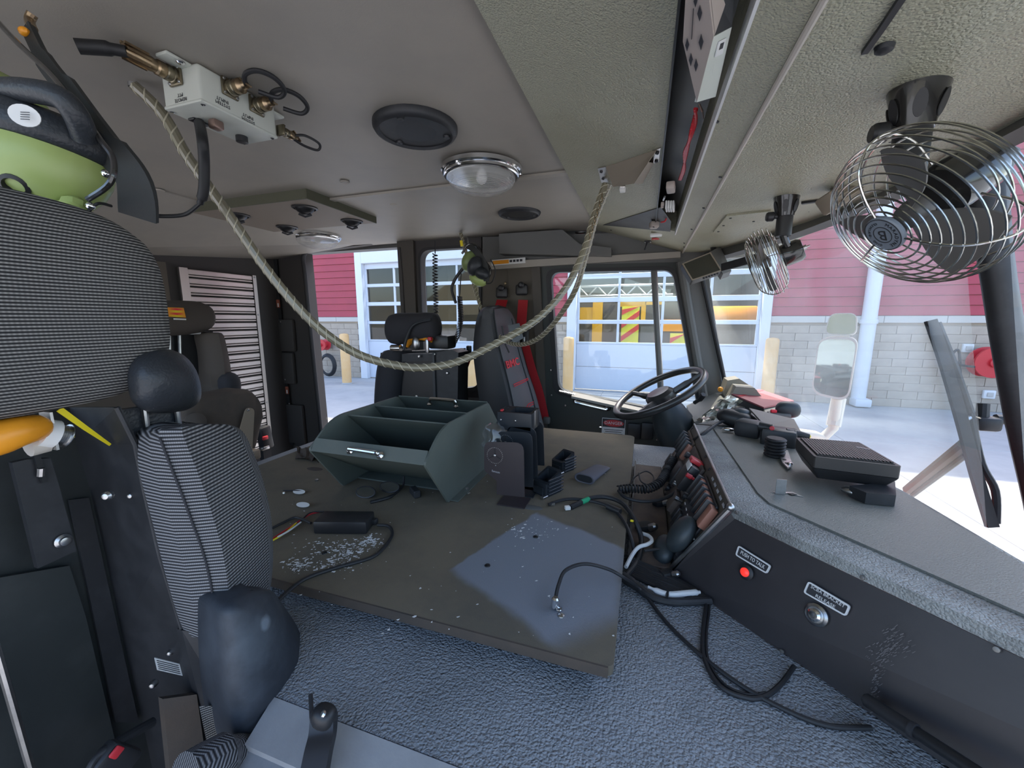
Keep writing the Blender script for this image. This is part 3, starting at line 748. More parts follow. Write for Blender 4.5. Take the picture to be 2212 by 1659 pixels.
# ------------------------------------------------------------------ engine cover
ZE = 1.625
ec = thing('engine_cover', 'blue-grey grained vinyl engine cover filling the middle of the cab', 'engine cover', (-.45, 1.0, FL))
b0 = MB(); pts = [(-.47, .355), (.60, .355), (.39, .575), (.19, .81), (.10, .88), (.10, 1.46), (.2, 1.72), (-1.35, 1.72), (-1.35, .52), (-.62, .50)]
b0.prism([(x, y, FL) for x, y in pts], (0, 0, ZE - FL)); b0.build('body', 'cover_vinyl', ec, smooth=False, origin=(0, 0, 0))
MB().prism([(-.47, .353, ZE + .001), (.5, .353, ZE + .001), (.5, .30, ZE - .012), (-.46, .30, ZE - .012)], (0, 0, -.012)).build('edge_strip', 'strip_grey', ec, smooth=False)
MB().prism([(-.46, .30, ZE - .02), (.5, .30, ZE - .02), (.5, .02, ZE - .13), (-.46, .02, ZE - .13)], (0, 0, -.02)).build('side_slope', 'slope_grey', ec, smooth=False)

# ------------------------------------------------------------------ the worn board on top of it
BZ = 1.67
bd = thing('cover_board', 'large worn brown board lying on the engine cover', 'board', (-.6, 1.1, ZE))
bc = rloop([(-.018, .505, BZ), (-.018, 1.69, BZ), (-1.2, 1.69, BZ), (-1.2, .505, BZ)], [.012, .03, .01, .01], 4)
def poly_mask_mat(name, col, col2, poly, soft, nz=.02, base=None):
    """two-colour surface: inside the polygon (object XY, anticlockwise) the second colour, worn edge"""
    m = base.copy(); m.name = name; nt = m.node_tree; b = nt.nodes['Principled BSDF']; MATS[name] = m
    tc = [n for n in nt.nodes if n.type == 'TEX_COORD'][0]
    no = nt.nodes.new('ShaderNodeTexNoise'); no.inputs['Scale'].default_value = 14; no.inputs['Detail'].default_value = 6
    nt.links.new(tc.outputs['Object'], no.inputs['Vector'])
    ma = nt.nodes.new('ShaderNodeVectorMath'); ma.operation = 'MULTIPLY_ADD'; ma.inputs[1].default_value = (nz, nz, 0)
    nt.links.new(no.outputs[1], ma.inputs[0]); nt.links.new(tc.outputs['Object'], ma.inputs[2])
    last = None; n = len(poly)
    for i in range(n):
        a, c = V((*poly[i], 0)), V((*poly[(i + 1) % n], 0)); d = (c - a).normalized(); nn = V((-d.y, d.x, 0))
        dp = nt.nodes.new('ShaderNodeVectorMath'); dp.operation = 'DOT_PRODUCT'; dp.inputs[1].default_value = nn
        nt.links.new(ma.outputs[0], dp.inputs[0])
        mr = nt.nodes.new('ShaderNodeMapRange'); s = soft[i]; off = nn.dot(a) + nz * .5 * (nn.x + nn.y)
        mr.inputs[1].default_value = off - s; mr.inputs[2].default_value = off + s; mr.interpolation_type = 'SMOOTHSTEP'
        nt.links.new(dp.outputs['Value'], mr.inputs[0])
        if last is None: last = mr.outputs[0]
        else:
            q = nt.nodes.new('ShaderNodeMath'); q.operation = 'MULTIPLY'; nt.links.new(last, q.inputs[0]); nt.links.new(mr.outputs[0], q.inputs[1]); last = q.outputs[0]
    mx = nt.nodes.new('ShaderNodeMix'); mx.data_type = 'RGBA'; mx.inputs[7].default_value = (*col2, 1)
    old = b.inputs['Base Color'].links
    if old: nt.links.new(old[0].from_socket, mx.inputs[6])
    else: mx.inputs[6].default_value = (*col, 1)
    nt.links.new(last, mx.inputs[0]); nt.links.new(mx.outputs[2], b.inputs['Base Color'])
    rr = nt.nodes.new('ShaderNodeMapRange'); rr.inputs[3].default_value = b.inputs['Roughness'].default_value; rr.inputs[4].default_value = .6
    nt.links.new(last, rr.inputs[0]); nt.links.new(rr.outputs[0], b.inputs['Roughness'])
    return m
pm = [AZ(*q, BZ) for q in ((975, 1226), (1195, 1395), (1340, 1330), (1348, 1185), (1160, 1108))]
pm = [(p.x, p.y) for p in pm]
area = sum(pm[i][0] * pm[(i + 1) % 5][1] - pm[(i + 1) % 5][0] * pm[i][1] for i in range(5))
soft = [.012, .03, .02, .008, .004]
if area < 0: pm = pm[::-1]; soft = [.004, .008, .02, .03, .012][1:] + [.012]
poly_mask_mat('board_top', (.07, .06, .046), (.215, .232, .265), pm, soft, .03, MATS['board'])
MB().prism(bc, (0, 0, -.016)).build('sheet', 'board_top', bd, smooth=False, origin=(0, 0, 0))
MB().box((-.61, .5035, BZ - .008), (1.17, .003, .0165)).build('edge_band', 'seat_tan', bd, smooth=False)
for x in (-.35, -.9): MB().box((x, 1.1, (BZ - .016 + ZE) / 2), (.05, 1.1, BZ - .016 - ZE)).build('batten', 'rear_dark', bd, smooth=False)
for q in ((1157, 1160), (1053, 1222), (1212, 1330), (700, 1195), (1297, 923)): MB().lathe([(.006, 0), (.0055, .0015), (.003, .003), (0, .003)], AZ(*q, BZ), (0, 0, 1), 10).build('screw', 'steel' if q[0] > 1200 else 'black_paint', bd)
# flakes of paint
fk = MB(); rr = random.Random(3)
def flake(p, s):
    el = rr.choice((1, 1, 1.6, 2.4)); s = s * rr.choice((.45, .6, .8, 1.0, 1.25))
    a = rr.random() * 6.28; k = rr.choice((3, 4, 5)); q = [p + V((math.cos(a + i * 6.28 / k) * s * rr.uniform(.5, 1.2), math.sin(a + i * 6.28 / k) * s * rr.uniform(.5, 1.2), .0002 + rr.uniform(0, .4) * s)) for i in range(k)]
    fk.prism([p + (v - p).dot(V((.8, .6, 0))) * V((.8, .6, 0)) * (el - 1) + (v - p) for v in q], (0, 0, .0004))
for cx, cy, sx, sy, n in ((745, 1190, 60, 22, 200), (640, 1222, 26, 13, 90), (720, 1225, 60, 12, 80), (800, 1170, 22, 14, 110), (690, 1200, 70, 30, 60), (1140, 1150, 60, 25, 60)):
    for i in range(n): flake(AZ(rr.gauss(cx, sx * .5), rr.gauss(cy, sy * .6), BZ + .0003), rr.uniform(.0007, .0026))
for i in range(70): flake(AZ(rr.uniform(620, 1330), rr.uniform(1020, 1380), BZ + .0003), rr.uniform(.0008, .0022))
fk.build('paint_flakes', 'label_white', kind='stuff', label='white flakes of paint scattered over the worn brown board', cat='paint flakes', smooth=False)

# ------------------------------------------------------------------ green metal map bin
bn = thing('map_bin', 'dark green metal map bin with two chrome handles on the brown board', 'bin', (-.64, 1.017, BZ))
XL_, XR_ = -.815, -.47
def prof(x): return rloop([(x, .887, BZ + .002), (x, 1.147, BZ + .002), (x, 1.258, 1.805), (x, 1.178, 1.884), (x, .865, 1.884), (x, .776, 1.816)], [.002, .002, .004, .012, .05, .012], 5)
for x, d in ((XL_, .006), (XR_, -.006)): MB().prism(prof(x), (d, 0, 0)).build('side_plate', 'green_paint', bn, smooth=False)
def sheet(y0, z0, y1, z1, name, th=.004):
    d = V((0, y1 - y0, z1 - z0)).normalized(); n = V((0, -d.z, d.y)) * th
    MB().prism([(XL_ + .006, y0, z0), (XL_ + .006, y1, z1), (XL_ + .006, y1 + n.y, z1 + n.z), (XL_ + .006, y0 + n.y, z0 + n.z)], (XR_ - XL_ - .012, 0, 0)).build(name, 'green_paint', bn, smooth=False)
sheet(.800, 1.842, .779, 1.813, 'lip'); sheet(.782, 1.813, 1.0, 1.676, 'front_panel'); sheet(.922, 1.874, 1.075, 1.735, 'divider'); sheet(1.046, 1.876, 1.15, 1.755, 'divider')
sheet(1.178, 1.884, 1.25, 1.806, 'rear_panel'); sheet(1.25, 1.803, 1.05, 1.676, 'rear_panel')
MB().box((-.6425, 1.017, BZ + .004), (XR_ - XL_ - .014, .14, .004)).build('bottom', 'green_paint', bn, smooth=False)
MB().prism([(XR_, .90, BZ + .001), (XR_, 1.14, BZ + .001), (XR_ + .022, 1.14, BZ + .001), (XR_ + .022, .90, BZ + .001)], (0, 0, .003)).build('flange', 'green_paint', bn, smooth=False)
for q in ((1008, 1056), (1012, 1066)): screw(bn, AZ(*q, BZ + .005), (0, 0, 1), .005)
def pull(p0, p1, up, root):
    d = (p1 - p0)
    h = MB().tube(crv([p0, p0 + up * .8 + d * .04, p0 + up + d * .14, p1 + up - d * .14, p1 + up * .8 - d * .04, p1], 6), .0055, 10).build('handle', 'chrome', root)
    for p in (p0, p1): MB().lathe([(.010, 0), (.010, .003), (.006, .008)], p, up, 12).build('handle_foot', 'chrome', h)
pull(AP(757, 974, (0, .79, 1.83), (0, -.81, .58)), AP(822, 984, (0, .79, 1.83), (0, -.81, .58)), V((0, -.012, .010)), bn)
pull(AX(928, 872, -.64) * 0 + AY(928, 874, 1.172), AY(986, 879, 1.172), V((0, -.004, .022)), bn)

# ------------------------------------------------------------------ dash
DZ = 1.80
mat('screw_dull', (.20, .19, .18), .4, .8)
ds = thing('dashboard', 'grey grained dashboard with a dark side panel under the windshield', 'dashboard', (.35, .9, ZE))
A0, C0 = AZ(1580, 1097, DZ), AZ(1500, 917, DZ)
Lx = AZ(2212, 1388, DZ); dirL = (Lx - A0).normalized(); B0 = A0 + dirL * .72
top = [A0, B0, V((.80, .36, DZ - .03)), AZ(2212, 1215, DZ), AZ(1950, 1060, DZ), AZ(1710, 937, DZ), AZ(1620, 890, DZ), C0]
top[2].z = DZ
MB().prism([p + V((0, 0, -.018)) for p in top], (0, 0, .018)).build('top', 'dash_vinyl', ds, smooth=False, origin=(0, 0, 0))
sheetp = [AZ(x, y, DZ) for x, y in ((1540, 926), (1637, 1068), (1662, 1090), (2212, 1333))]
e = sheetp[-1] + (sheetp[-1] - sheetp[-2]).normalized() * .25
shp = sheetp + [e, V((.74, .40, DZ))] + [AZ(2212, 1225, DZ), AZ(1950, 1068, DZ), AZ(1715, 945, DZ)]
MB().prism(shp, (0, 0, .0035)).build('top_sheet', 'dash_sheet', ds, smooth=False, origin=(0, 0, 0))
# dark panel under the near edge
bot = AZ(1530, 1295, ZE)
NP = dirL.cross((bot - (A0 + V((0, 0, -.018))))).normalized()
if NP.dot(CAM - A0) < 0: NP = -NP
def onP(px, py, d=0): return AP(px, py, A0 + NP * d, NP)
P0 = A0 + V((0, 0, -.019)) + dirL * .008
pa = [P0, P0 + dirL * .70, None, None]
dn = (bot - A0); dn = (dn - dirL * dn.dot(dirL)).normalized(); hgt = (P0.z - ZE - .004) / -dn.z
pa[3] = P0 + dn * hgt - dirL * .02; pa[2] = P0 + dirL * .70 + dn * (hgt + .25); pl3 = pa[3] + dirL * .36
MB().prism([pa[0], pa[1], pa[2], pl3 + dn * .25, pl3, onP(1530, 1299), onP(1450, 1238), onP(1573, 1100)], -NP * .012).build('side_panel', 'panel_dark', ds, smooth=False, origin=(0, 0, 0))
PR = dirL; PU = -dn
def plate(pts, txt, ts, label):
    q = [onP(x, y, .001) for x, y in pts]; c = (q[0] + q[1] + q[2] + q[3]) / 4
    t = thing('name_plate', label, 'sign', c)
    rr_ = (q[1] - q[0]).normalized(); uu = (q[0] - q[3]).normalized(); h = (q[0] - q[3]).length; e_ = .0022
    qi = [q[0] + rr_ * e_ - uu * e_, q[1] - rr_ * e_ - uu * e_, q[2] - rr_ * e_ + uu * e_, q[3] + rr_ * e_ + uu * e_]
    MB().ring(rloop(q, .004, 3), rloop(qi, .002, 3), NP * .003).build('rim', 'label_white', t)
    MB().prism(rloop(qi, .002, 3), NP * .0015).build('plate', 'ink', t)
    m = MB(); k = len(txt)
    for i, s in enumerate(txt): m.text(s, c + NP * .0022 + uu * (h * (.2 - .42 * i) if k > 1 else 0), rr_, uu, h * (.50 if k == 1 else .33), .0003, fit=(q[1] - q[0]).length * (.74 if k == 1 else (.80, .46)[i]))
    m.build('lettering', 'label_white', t, smooth=False)
    return q
plate([(1597, 1178), (1667, 1222), (1658, 1240), (1590, 1199)], ['PUSH TO TALK'], .0115, 'small PUSH TO TALK plate on the dark dashboard side panel')
plate([(1748, 1255), (1839, 1309), (1829, 1332), (1737, 1280)], ['SCBA BRACKET', 'RELEASE'], .0125, 'white-rimmed SCBA BRACKET RELEASE plate on the dark dashboard side panel')
def knob(px, py, label, name, cat, parts):
    p = onP(px, py, .001); t = thing(name, label, cat, p)
    for nm, pr, m in parts: MB().lathe(pr, p, NP, 24).build(nm, m, t)
mat('red_glow', (.75, .03, .03), .3, emit=((1, .05, .03), .35))
knob(1613, 1236, 'round red lit push button below the PUSH TO TALK plate', 'push_button', 'button', [('bezel', [(.013, 0), (.013, .003), (.009, .005)], 'black_plastic'), ('button', [(.0075, .003), (.0075, .007), (.005, .009), (0, .0095)], 'red_glow')])
knob(1764, 1328, 'round chrome push button below the SCBA BRACKET RELEASE plate', 'push_button', 'button', [('bezel', [(.016, 0), (.016, .003), (.013, .006), (.011, .004)], 'steel'), ('button', [(.0095, .004), (.009, .009), (.006, .0115), (0, .012)], 'chrome')])
for q in ((1590, 1107), (1863, 1248), (1689, 1407), (2153, 1403), (1868, 1516)): MB().lathe([(.0035, 0), (.003, .0015), (0, .0018)], onP(*q, .0005), NP, 10).build('screw', 'screw_dull', ds)
# scuffs on the paint
sc = MB()
for i in range(240):
    t_ = rr.random(); px = 1885 + 45 * (1 - t_) ** 2 + rr.gauss(0, 5 + 6 * (1 - t_)); py = 1545 - 185 * (1 - t_) + rr.gauss(0, 4)
    if rr.random() < .4: px = 1945 + rr.gauss(0, 11) - (py - 1400) * .5; py = 1400 + rr.gauss(0, 16)
    p = onP(px, py, .0004); d = (PU * .8 + PR * .45 + PR * rr.gauss(0, .1)).normalized(); l = rr.uniform(.001, .006); w = PR.cross(NP) * 0 + NP.cross(d) * rr.uniform(.0001, .0003)
    sc.add([p - w, p + w, p + w + d * l, p - w + d * l], [(0, 1, 2, 3)])
mat('scuff', (.16, .15, .15), .7)
sc.build('scuff_marks', 'scuff', ds, kind='stuff', smooth=False)
# black grab rod in front of the panel
t = thing('grab_rod', 'black jointed grab rod in front of the dark dashboard panel', 'rod', onP(1875, 1520, .03))
q0, q1 = onP(1872, 1512, .022), onP(2190, 1720, .045); d = (q1 - q0)
MB().tube([q0, q0 + d * .36], .0085, 14).build('sleeve', 'black_plastic', t); MB().tube([q0 + d * .36, q0 + d * .40], .0095, 14).build('collar', 'black_satin', t); MB().tube([q0 + d * .39, q1], .0072, 14).build('rod', 'black_paint', t)
MB().tube([q0 - d * .02 , q0 + d * .01], .006, 12).build('tip', 'black_satin', t); MB().tube([q0 + d * .1, onP(1890, 1530, 0)], .004, 8).build('bracket', 'black_paint', t)

# console face towards the seats
F0, F1 = AZ(1450, 1232, ZE), V((.085, 1.46, ZE))
face = [A0 + V((0, 0, -.003)), C0 + V((0, 0, -.003)), F1, F0]
NF = (C0 - A0).cross(F0 - A0).normalized()
if NF.dot(CAM - A0) < 0: NF = -NF
MB().prism(face, -NF * .01).build('console_face', 'panel_brown', ds, smooth=False)
MB().prism([C0, F1, V((.40, 1.46, ZE)), V((.40, 1.44, DZ))], (0, .01, 0)).build('console_end', 'black_satin', ds, smooth=False)
MB().tube([A0 + NF * .002 + V((0, 0, -.004)), F0 + NF * .002 + (F0 - A0) * .02], .0065, 10).build('corner_rail', 'steel', ds)
MB().tube([A0 + V((0, 0, .001)), C0 + V((0, 0, .001))], .003, 8).build('edge_rail', 'steel', ds)
MB().ball(A0 + NF * .002, (.008, .008, .008), seg=12, rings=8).build('rail_corner', 'steel', ds)
# ------------------------------------------------------------------ officer seat, left foreground
st = thing('officer_seat', 'ribbed grey officer seat with air pack cavity in the left foreground', 'seat', (-.65, .2, FL))
# headrest
hr = MB(); rings = []
for t_, s in ((0, .02), (.03, .45), (.1, .75), (.22, .93), (.4, 1), (.6, 1), (.78, .93), (.9, .75), (.97, .45), (1, .02)):
    y = .055 + .325 * t_; r = []
    for k in range(28):
        a = 2 * math.pi * k / 28; sg = lambda v, p: math.copysign(abs(v) ** p, v)
        r.append(V((-.64 + .052 * sg(math.cos(a), .7) * (s ** .6), y + .0, 2.166 + .118 * sg(math.sin(a), .75) * (.25 + .75 * s) * (1 if s > .1 else .3))))
    rings.append(r)
loft(hr, smooth_rings(rings, 4)); hr.build('headrest', 'rib_fabric', st, angle=80, origin=(0, 0, 0))
# wing pad under it
wo = [(273, 800), (288, 772), (318, 757), (358, 753), (398, 768), (424, 800), (435, 840), (430, 868), (402, 886), (355, 893), (315, 889), (286, 868), (276, 835)]
wr_ = [[AX(355 + (x - 355) * k, 826 + (y - 826) * k, px_) for x, y in wo] for k, px_ in ((.80, -.665), (.97, -.645), (1.0, -.625), (.985, -.605), (.90, -.588), (.66, -.574), (.34, -.567), (.06, -.565))]
loft(MB(), [crv(r, 3, True) for r in wr_]).build('wing_pad', 'black_leather', st, angle=70, origin=(0, 0, 0))
c = AX(355, 822, -.61)
MB().tube([c + V((.024, -.028, .018)), c + V((.03, -.034, -.005)), c + V((.024, -.03, -.03))], .0015, 6).build('piping', 'black_satin', st)
for q in ((310, 885), (380, 885)): MB().cyl(AX(q[0], q[1] - 15, -.615), AX(q[0] + 10, q[1] + 60, -.615), .0035, 8).build('post', 'steel', st)
MB().prism([AX(262, 885, -.62), AX(375, 870, -.62), AX(385, 960, -.62), AX(290, 970, -.62)], (-.01, 0, 0)).build('bracket_plate', 'black_leather', st, smooth=False)
# side pad, inner seam and wrapped front
rings = []
for y, L, Sx, R in ((916, 385, 395, 470), (920, 340, 352, 505), (940, 305, 345, 530), (1000, 299, 368, 556), (1060, 312, 392, 574), (1120, 328, 414, 586), (1180, 343, 436, 590), (1240, 358, 452, 588), (1290, 372, 460, 580), (1340, 388, 464, 560), (1372, 402, 466, 535)):
    g = .8 if y < 935 else 1
    l0 = AX(L, y, -.60); s0 = AX(Sx, y + 6, -.552); m1 = AX(Sx * .72 + R * .28, y + 4, -.535); m2 = AX(Sx * .42 + R * .58, y, -.545); r0 = AX(R, y, -.60); rb = r0 + V((-.045, -.01, 0)); lb = l0 + V((-.045, .015, 0))
    c0 = (l0 + r0) / 2
    rr_ = [l0, l0.lerp(s0, .5) + V((.004, -.003, 0)), s0, m1, m2, m2.lerp(r0, .55) + V((.012, .004, 0)), r0, rb, lb]
    rings.append(rr_)
sp = MB(); loft(sp, smooth_rings(rings, 3)); sp.build('side_pad', 'rib_fabric_side', st, angle=40, origin=(0, 0, 0))
sm = [AX(q[1] + 0, q[0] + 6, -.5505) for q in ((940, 345), (1000, 368), (1060, 392), (1120, 414), (1180, 436), (1240, 452), (1290, 460), (1340, 464), (1365, 466))]
MB().tube(crv(sm, 3), .0014, 6).build('seam', 'seat_cloth', st)
# moulded foam cover below
rings = []
for y, L, R, f in ((1274, 545, 582, .0), (1280, 520, 592, .016), (1302, 484, 608, .030), (1322, 470, 622, .038), (1350, 468, 640, .042), (1400, 468, 661, .048), (1450, 470, 674, .052), (1500, 474, 677, .053), (1550, 480, 668, .050), (1595, 488, 650, .042), (1620, 498, 628, .030), (1634, 515, 600, .008)):
    l0 = AX(L, y, -.515); r0 = AX(R, y, -.53); r = [l0]
    for k in range(1, 8):
        t_ = k / 8; p = AX(L + (R - L) * t_, y, -.52); dd = (CAM - p).normalized(); r.append(AX(L + (R - L) * t_, y, -.52 + f * math.sin(math.pi * t_) ** .42))
    r += [r0, r0 + V((-.05, 0, 0)), (l0 + r0) / 2 + V((-.07, 0, 0)), l0 + V((-.05, .01, 0))]
    rings.append(r)
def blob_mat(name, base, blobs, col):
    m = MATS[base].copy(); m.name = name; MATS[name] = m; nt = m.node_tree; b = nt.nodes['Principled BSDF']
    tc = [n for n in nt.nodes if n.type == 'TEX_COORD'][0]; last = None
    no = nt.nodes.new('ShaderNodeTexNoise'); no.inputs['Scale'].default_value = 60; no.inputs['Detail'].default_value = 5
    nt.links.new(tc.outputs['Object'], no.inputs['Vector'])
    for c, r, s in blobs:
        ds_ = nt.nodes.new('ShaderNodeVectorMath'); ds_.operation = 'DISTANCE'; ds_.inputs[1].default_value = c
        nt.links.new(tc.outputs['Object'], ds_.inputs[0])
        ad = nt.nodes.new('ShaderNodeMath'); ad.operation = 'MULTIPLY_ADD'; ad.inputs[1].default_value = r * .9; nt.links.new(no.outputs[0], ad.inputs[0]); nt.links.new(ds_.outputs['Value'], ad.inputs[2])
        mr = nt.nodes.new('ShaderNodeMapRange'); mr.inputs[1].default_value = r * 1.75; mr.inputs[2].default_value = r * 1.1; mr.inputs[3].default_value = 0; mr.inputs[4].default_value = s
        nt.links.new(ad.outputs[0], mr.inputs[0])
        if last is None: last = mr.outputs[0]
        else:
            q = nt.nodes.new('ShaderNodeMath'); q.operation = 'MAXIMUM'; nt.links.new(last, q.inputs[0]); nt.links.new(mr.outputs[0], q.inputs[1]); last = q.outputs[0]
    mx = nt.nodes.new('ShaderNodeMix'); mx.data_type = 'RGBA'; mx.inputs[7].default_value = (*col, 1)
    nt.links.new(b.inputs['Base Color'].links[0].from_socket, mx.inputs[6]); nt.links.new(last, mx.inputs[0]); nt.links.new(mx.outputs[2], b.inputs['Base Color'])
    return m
mat('foam_dark', (.028, .034, .044), .6, bump=('noise', 50, .3, .002), var=(9, (.055, .066, .082), .46, .66))
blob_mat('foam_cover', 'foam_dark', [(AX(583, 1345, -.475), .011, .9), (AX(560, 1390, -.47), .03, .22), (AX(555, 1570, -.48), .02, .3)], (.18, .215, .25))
fp = MB(); loft(fp, smooth_rings(rings, 3)); fp.build('foam_cover', 'foam_cover', st, angle=70, origin=(0, 0, 0))
# ribbed bolster and cloth at the very bottom
MB().tube(crv([AX(400, 1690, -.48), AX(490, 1640, -.475), AX(560, 1632, -.475), AX(640, 1590, -.49)], 6), [.03] * 6 + [.024] * 6 + [.018] * 7, 16).build('lower_bolster', 'rib_fine', st, angle=80, origin=(0, 0, 0))
loft(MB(), [[AX(430, 1525, -.55), AX(490, 1525, -.53), AX(500, 1560, -.57)], [AX(465, 1690, -.55), AX(540, 1690, -.53), AX(530, 1690, -.57)]]).build('lower_cloth', 'rib_fabric', st, origin=(0, 0, 0))
# frame strip, rim, cavity
MB().prism([AX(393, 1362, -.60), AX(466, 1368, -.56), AX(476, 1500, -.56), AX(490, 1530, -.56), AX(436, 1532, -.60)], (-.012, 0, 0)).build('frame_plate', 'black_satin', st, smooth=False)
rim = [AX(x, y, -.605) for x, y in ((252, 880), (292, 960), (312, 1060), (345, 1200), (395, 1365), (436, 1530), (470, 1690))]
MB().tube(rim, .0028, 8).build('cavity_rim', 'black_satin', st)
back = [AX(x, y, -.74) for x, y in ((150, 880), (165, 960), (195, 1060), (228, 1200), (262, 1365), (302, 1530), (335, 1690))]
ruled(MB(), rim, back, (0, .004, 0)).build('cavity_side', 'black_satin', st, smooth=False)
bl = [p + V((0, -.34, 0)) for p in back]
mat('cavity_black', (.020, .024, .024), .5, var=(12, (.032, .036, .036), .45, .7))
ruled(MB(), back, bl, (-.006, 0, 0)).build('cavity_back', 'cavity_black', st, smooth=False)
# flat lower plate, fold lines
MB().prism([AX(-60, 1258, -.725), AX(150, 1222, -.725), AX(185, 1330, -.725), AX(270, 1690, -.725), AX(-60, 1690, -.725)], (-.006, 0, 0)).build('cavity_plate', 'cavity_black', st, smooth=False)
MB().prism([AX(150, 1080, -.732), AX(192, 1075, -.732), AX(300, 1560, -.732), AX(250, 1560, -.732)], (-.004, 0, 0)).build('cavity_rib', 'black_satin', st, smooth=False)
MB().tube([AX(-10, 1395, -.70), AX(75, 1690, -.70)], .004, 8).build('cavity_edge', 'steel', st)
# bracket strap with slot and bolt
MB().prism([AX(26, 1000, -.69), AX(60, 992, -.69), AX(110, 990, -.69), AX(128, 1050, -.69), AX(166, 1190, -.69), AX(82, 1228, -.69)], (-.008, 0, 0)).build('clamp_strap', 'black_satin', st, smooth=False)
MB().prism([AX(70, 975, -.684), AX(84, 972, -.684), AX(104, 1040, -.684), AX(92, 1044, -.684)], (-.004, 0, 0)).build('clamp_slot', 'black_paint', st, smooth=False)
MB().lathe([(.0035, 0), (.0035, .01)], AX(88, 1028, -.684), (.2, .1, 1), 8).build('stud', 'steel', st)
MB().lathe([(.0085, 0), (.0085, .002), (.0055, .004), (.005, .007), (0, .0085)], AX(135, 1168, -.688), (1, 0, 0), 18).build('bolt', 'steel', st)
# orange clamp pad, spring, bolt
MB().tube(crv([AX(-90, 945, -.655), AX(-20, 948, -.645), AX(40, 932, -.64), AX(92, 920, -.65)], 6), [.019] * 8 + [.0185, .018, .0175, .017, .0165, .016, .0155, .015, .0145, .013, .011], 18).build('clamp_pad', 'orange_pad', st)
a, b = AX(86, 934, -.655), AX(118, 938, -.655); MB().cyl(a, b, .0165, 18).build('clamp_collar', 'label_white', st)
MB().box(AX(106, 930, -.655), (.022, .0025, .045)).build('clamp_tab', 'steel', st, smooth=False)
a, b = AX(112, 938, -.655), AX(142, 942, -.655); d = b - a; sp_ = []
u, w, n_ = frame_of(d)
for i in range(73): t_ = i / 72; sp_.append(a + d * t_ + (u * math.cos(t_ * 6 * 6.283) + w * math.sin(t_ * 6 * 6.283)) * .011)
MB().tube(sp_, .0016, 6).build('spring', 'steel', st)
MB().cyl(b, b + d * .06, .0145, 18).build('washer', 'steel', st); MB().cyl(b, b + d * .5, .005, 6).build('bolt', 'chrome', st)
MB().cyl(AX(60, 965, -.66), AX(100, 955, -.66), .012, 12).build('clamp_roller', 'cream_plastic', st)
MB().strap([AX(128, 884, -.64), AX(185, 925, -.645), AX(238, 961, -.65)], [.0065, .0055, .003], .0012, (0, .7, 1)).build('release_strap', 'yellow', st)
for q, r in (((234, 1070), .006), ((286, 1069), .0045), ((370, 1407), .0045), ((333, 1476), .005)):
    i = min(range(len(rim) - 1), key=lambda k: abs((q[1]) - (880, 960, 1060, 1200, 1365, 1530, 1690)[k]))
    p = AX(*q, -.64); MB().lathe([(r, -.002), (r, .003), (r * .6, .006), (0, .007)], p, (.5, -.85, .1), 10).build('bolt', 'steel', st)
q = [AX(x, y, -.628) for x, y in ((334, 1420), (390, 1434), (396, 1459), (340, 1446))]
lb = MB().prism(q, V((.5, -.85, 0)) * .001).build('warning_label', 'label_white', st, smooth=False)
for k in range(5):
    a = q[0].lerp(q[3], .15 + .17 * k); b = q[1].lerp(q[2], .15 + .17 * k); a, b = a.lerp(b, .08), b.lerp(a, .08); n_ = V((.5, -.85, 0)) * .0013
    MB().strap([a + n_, b + n_], .0008, .0003, (0, 0, 1)).build('print_line', 'ink', lb, smooth=False)
# khaki plate and dark clutter low left
MB().prism([AX(352, 1510, -.62), AX(425, 1500, -.60), AX(452, 1690, -.60), AX(370, 1690, -.62)], (-.01, 0, 0)).build('seat_pan_edge', 'seat_tan', st, smooth=False)
t = thing('belt_buckle', 'black seat belt buckle with steel tongue at the lower left edge', 'seat belt', AX(250, 1640, -.62))
MB().tube(crv([AX(180, 1700, -.6), AX(205, 1640, -.6), AX(260, 1600, -.605), AX(330, 1560, -.61)], 6), [.004] * 8 + [.006] * 11, 10).build('stalk', 'black_rubber', t)
MB().rbox(AX(250, 1640, -.6), (.02, .03, .05), .006, 2, Matrix.Rotation(.5, 3, 'X')).build('buckle', 'black_plastic', t)
MB().rbox(AX(252, 1625, -.588), (.004, .012, .012), .002, 2, Matrix.Rotation(.5, 3, 'X')).build('button', 'red_plastic', t)

# floor shoe (black buckle tongue) by the cover edge
t = thing('belt_stalk', 'black plastic belt stalk beside the engine cover edge', 'seat belt', AZ(690, 1600, 1.56))
MB().strap(crv([AD(700, 1545, .50), AD(697, 1585, .49), AD(688, 1625, .475), AD(676, 1690, .455)], 5), .030, .012, V((1, .2, 0))).build('stalk', 'black_plastic', t)
MB().ball(AD(700, 1548, .498), (.016, .013, .014), None, 16, 10, .8).build('tip', 'black_plastic', t); screw(t, AD(699, 1542, .487), (-.2, -.7, .6), .004)
t = MB().tube(crv([AD(671, 1500, .535), AD(674, 1560, .51), AD(678, 1620, .485), AD(680, 1690, .46)], 4), .0028, 8).build('cable', 'black_rubber', label='thin black cable hanging beside the black seat foam cover', cat='cable')
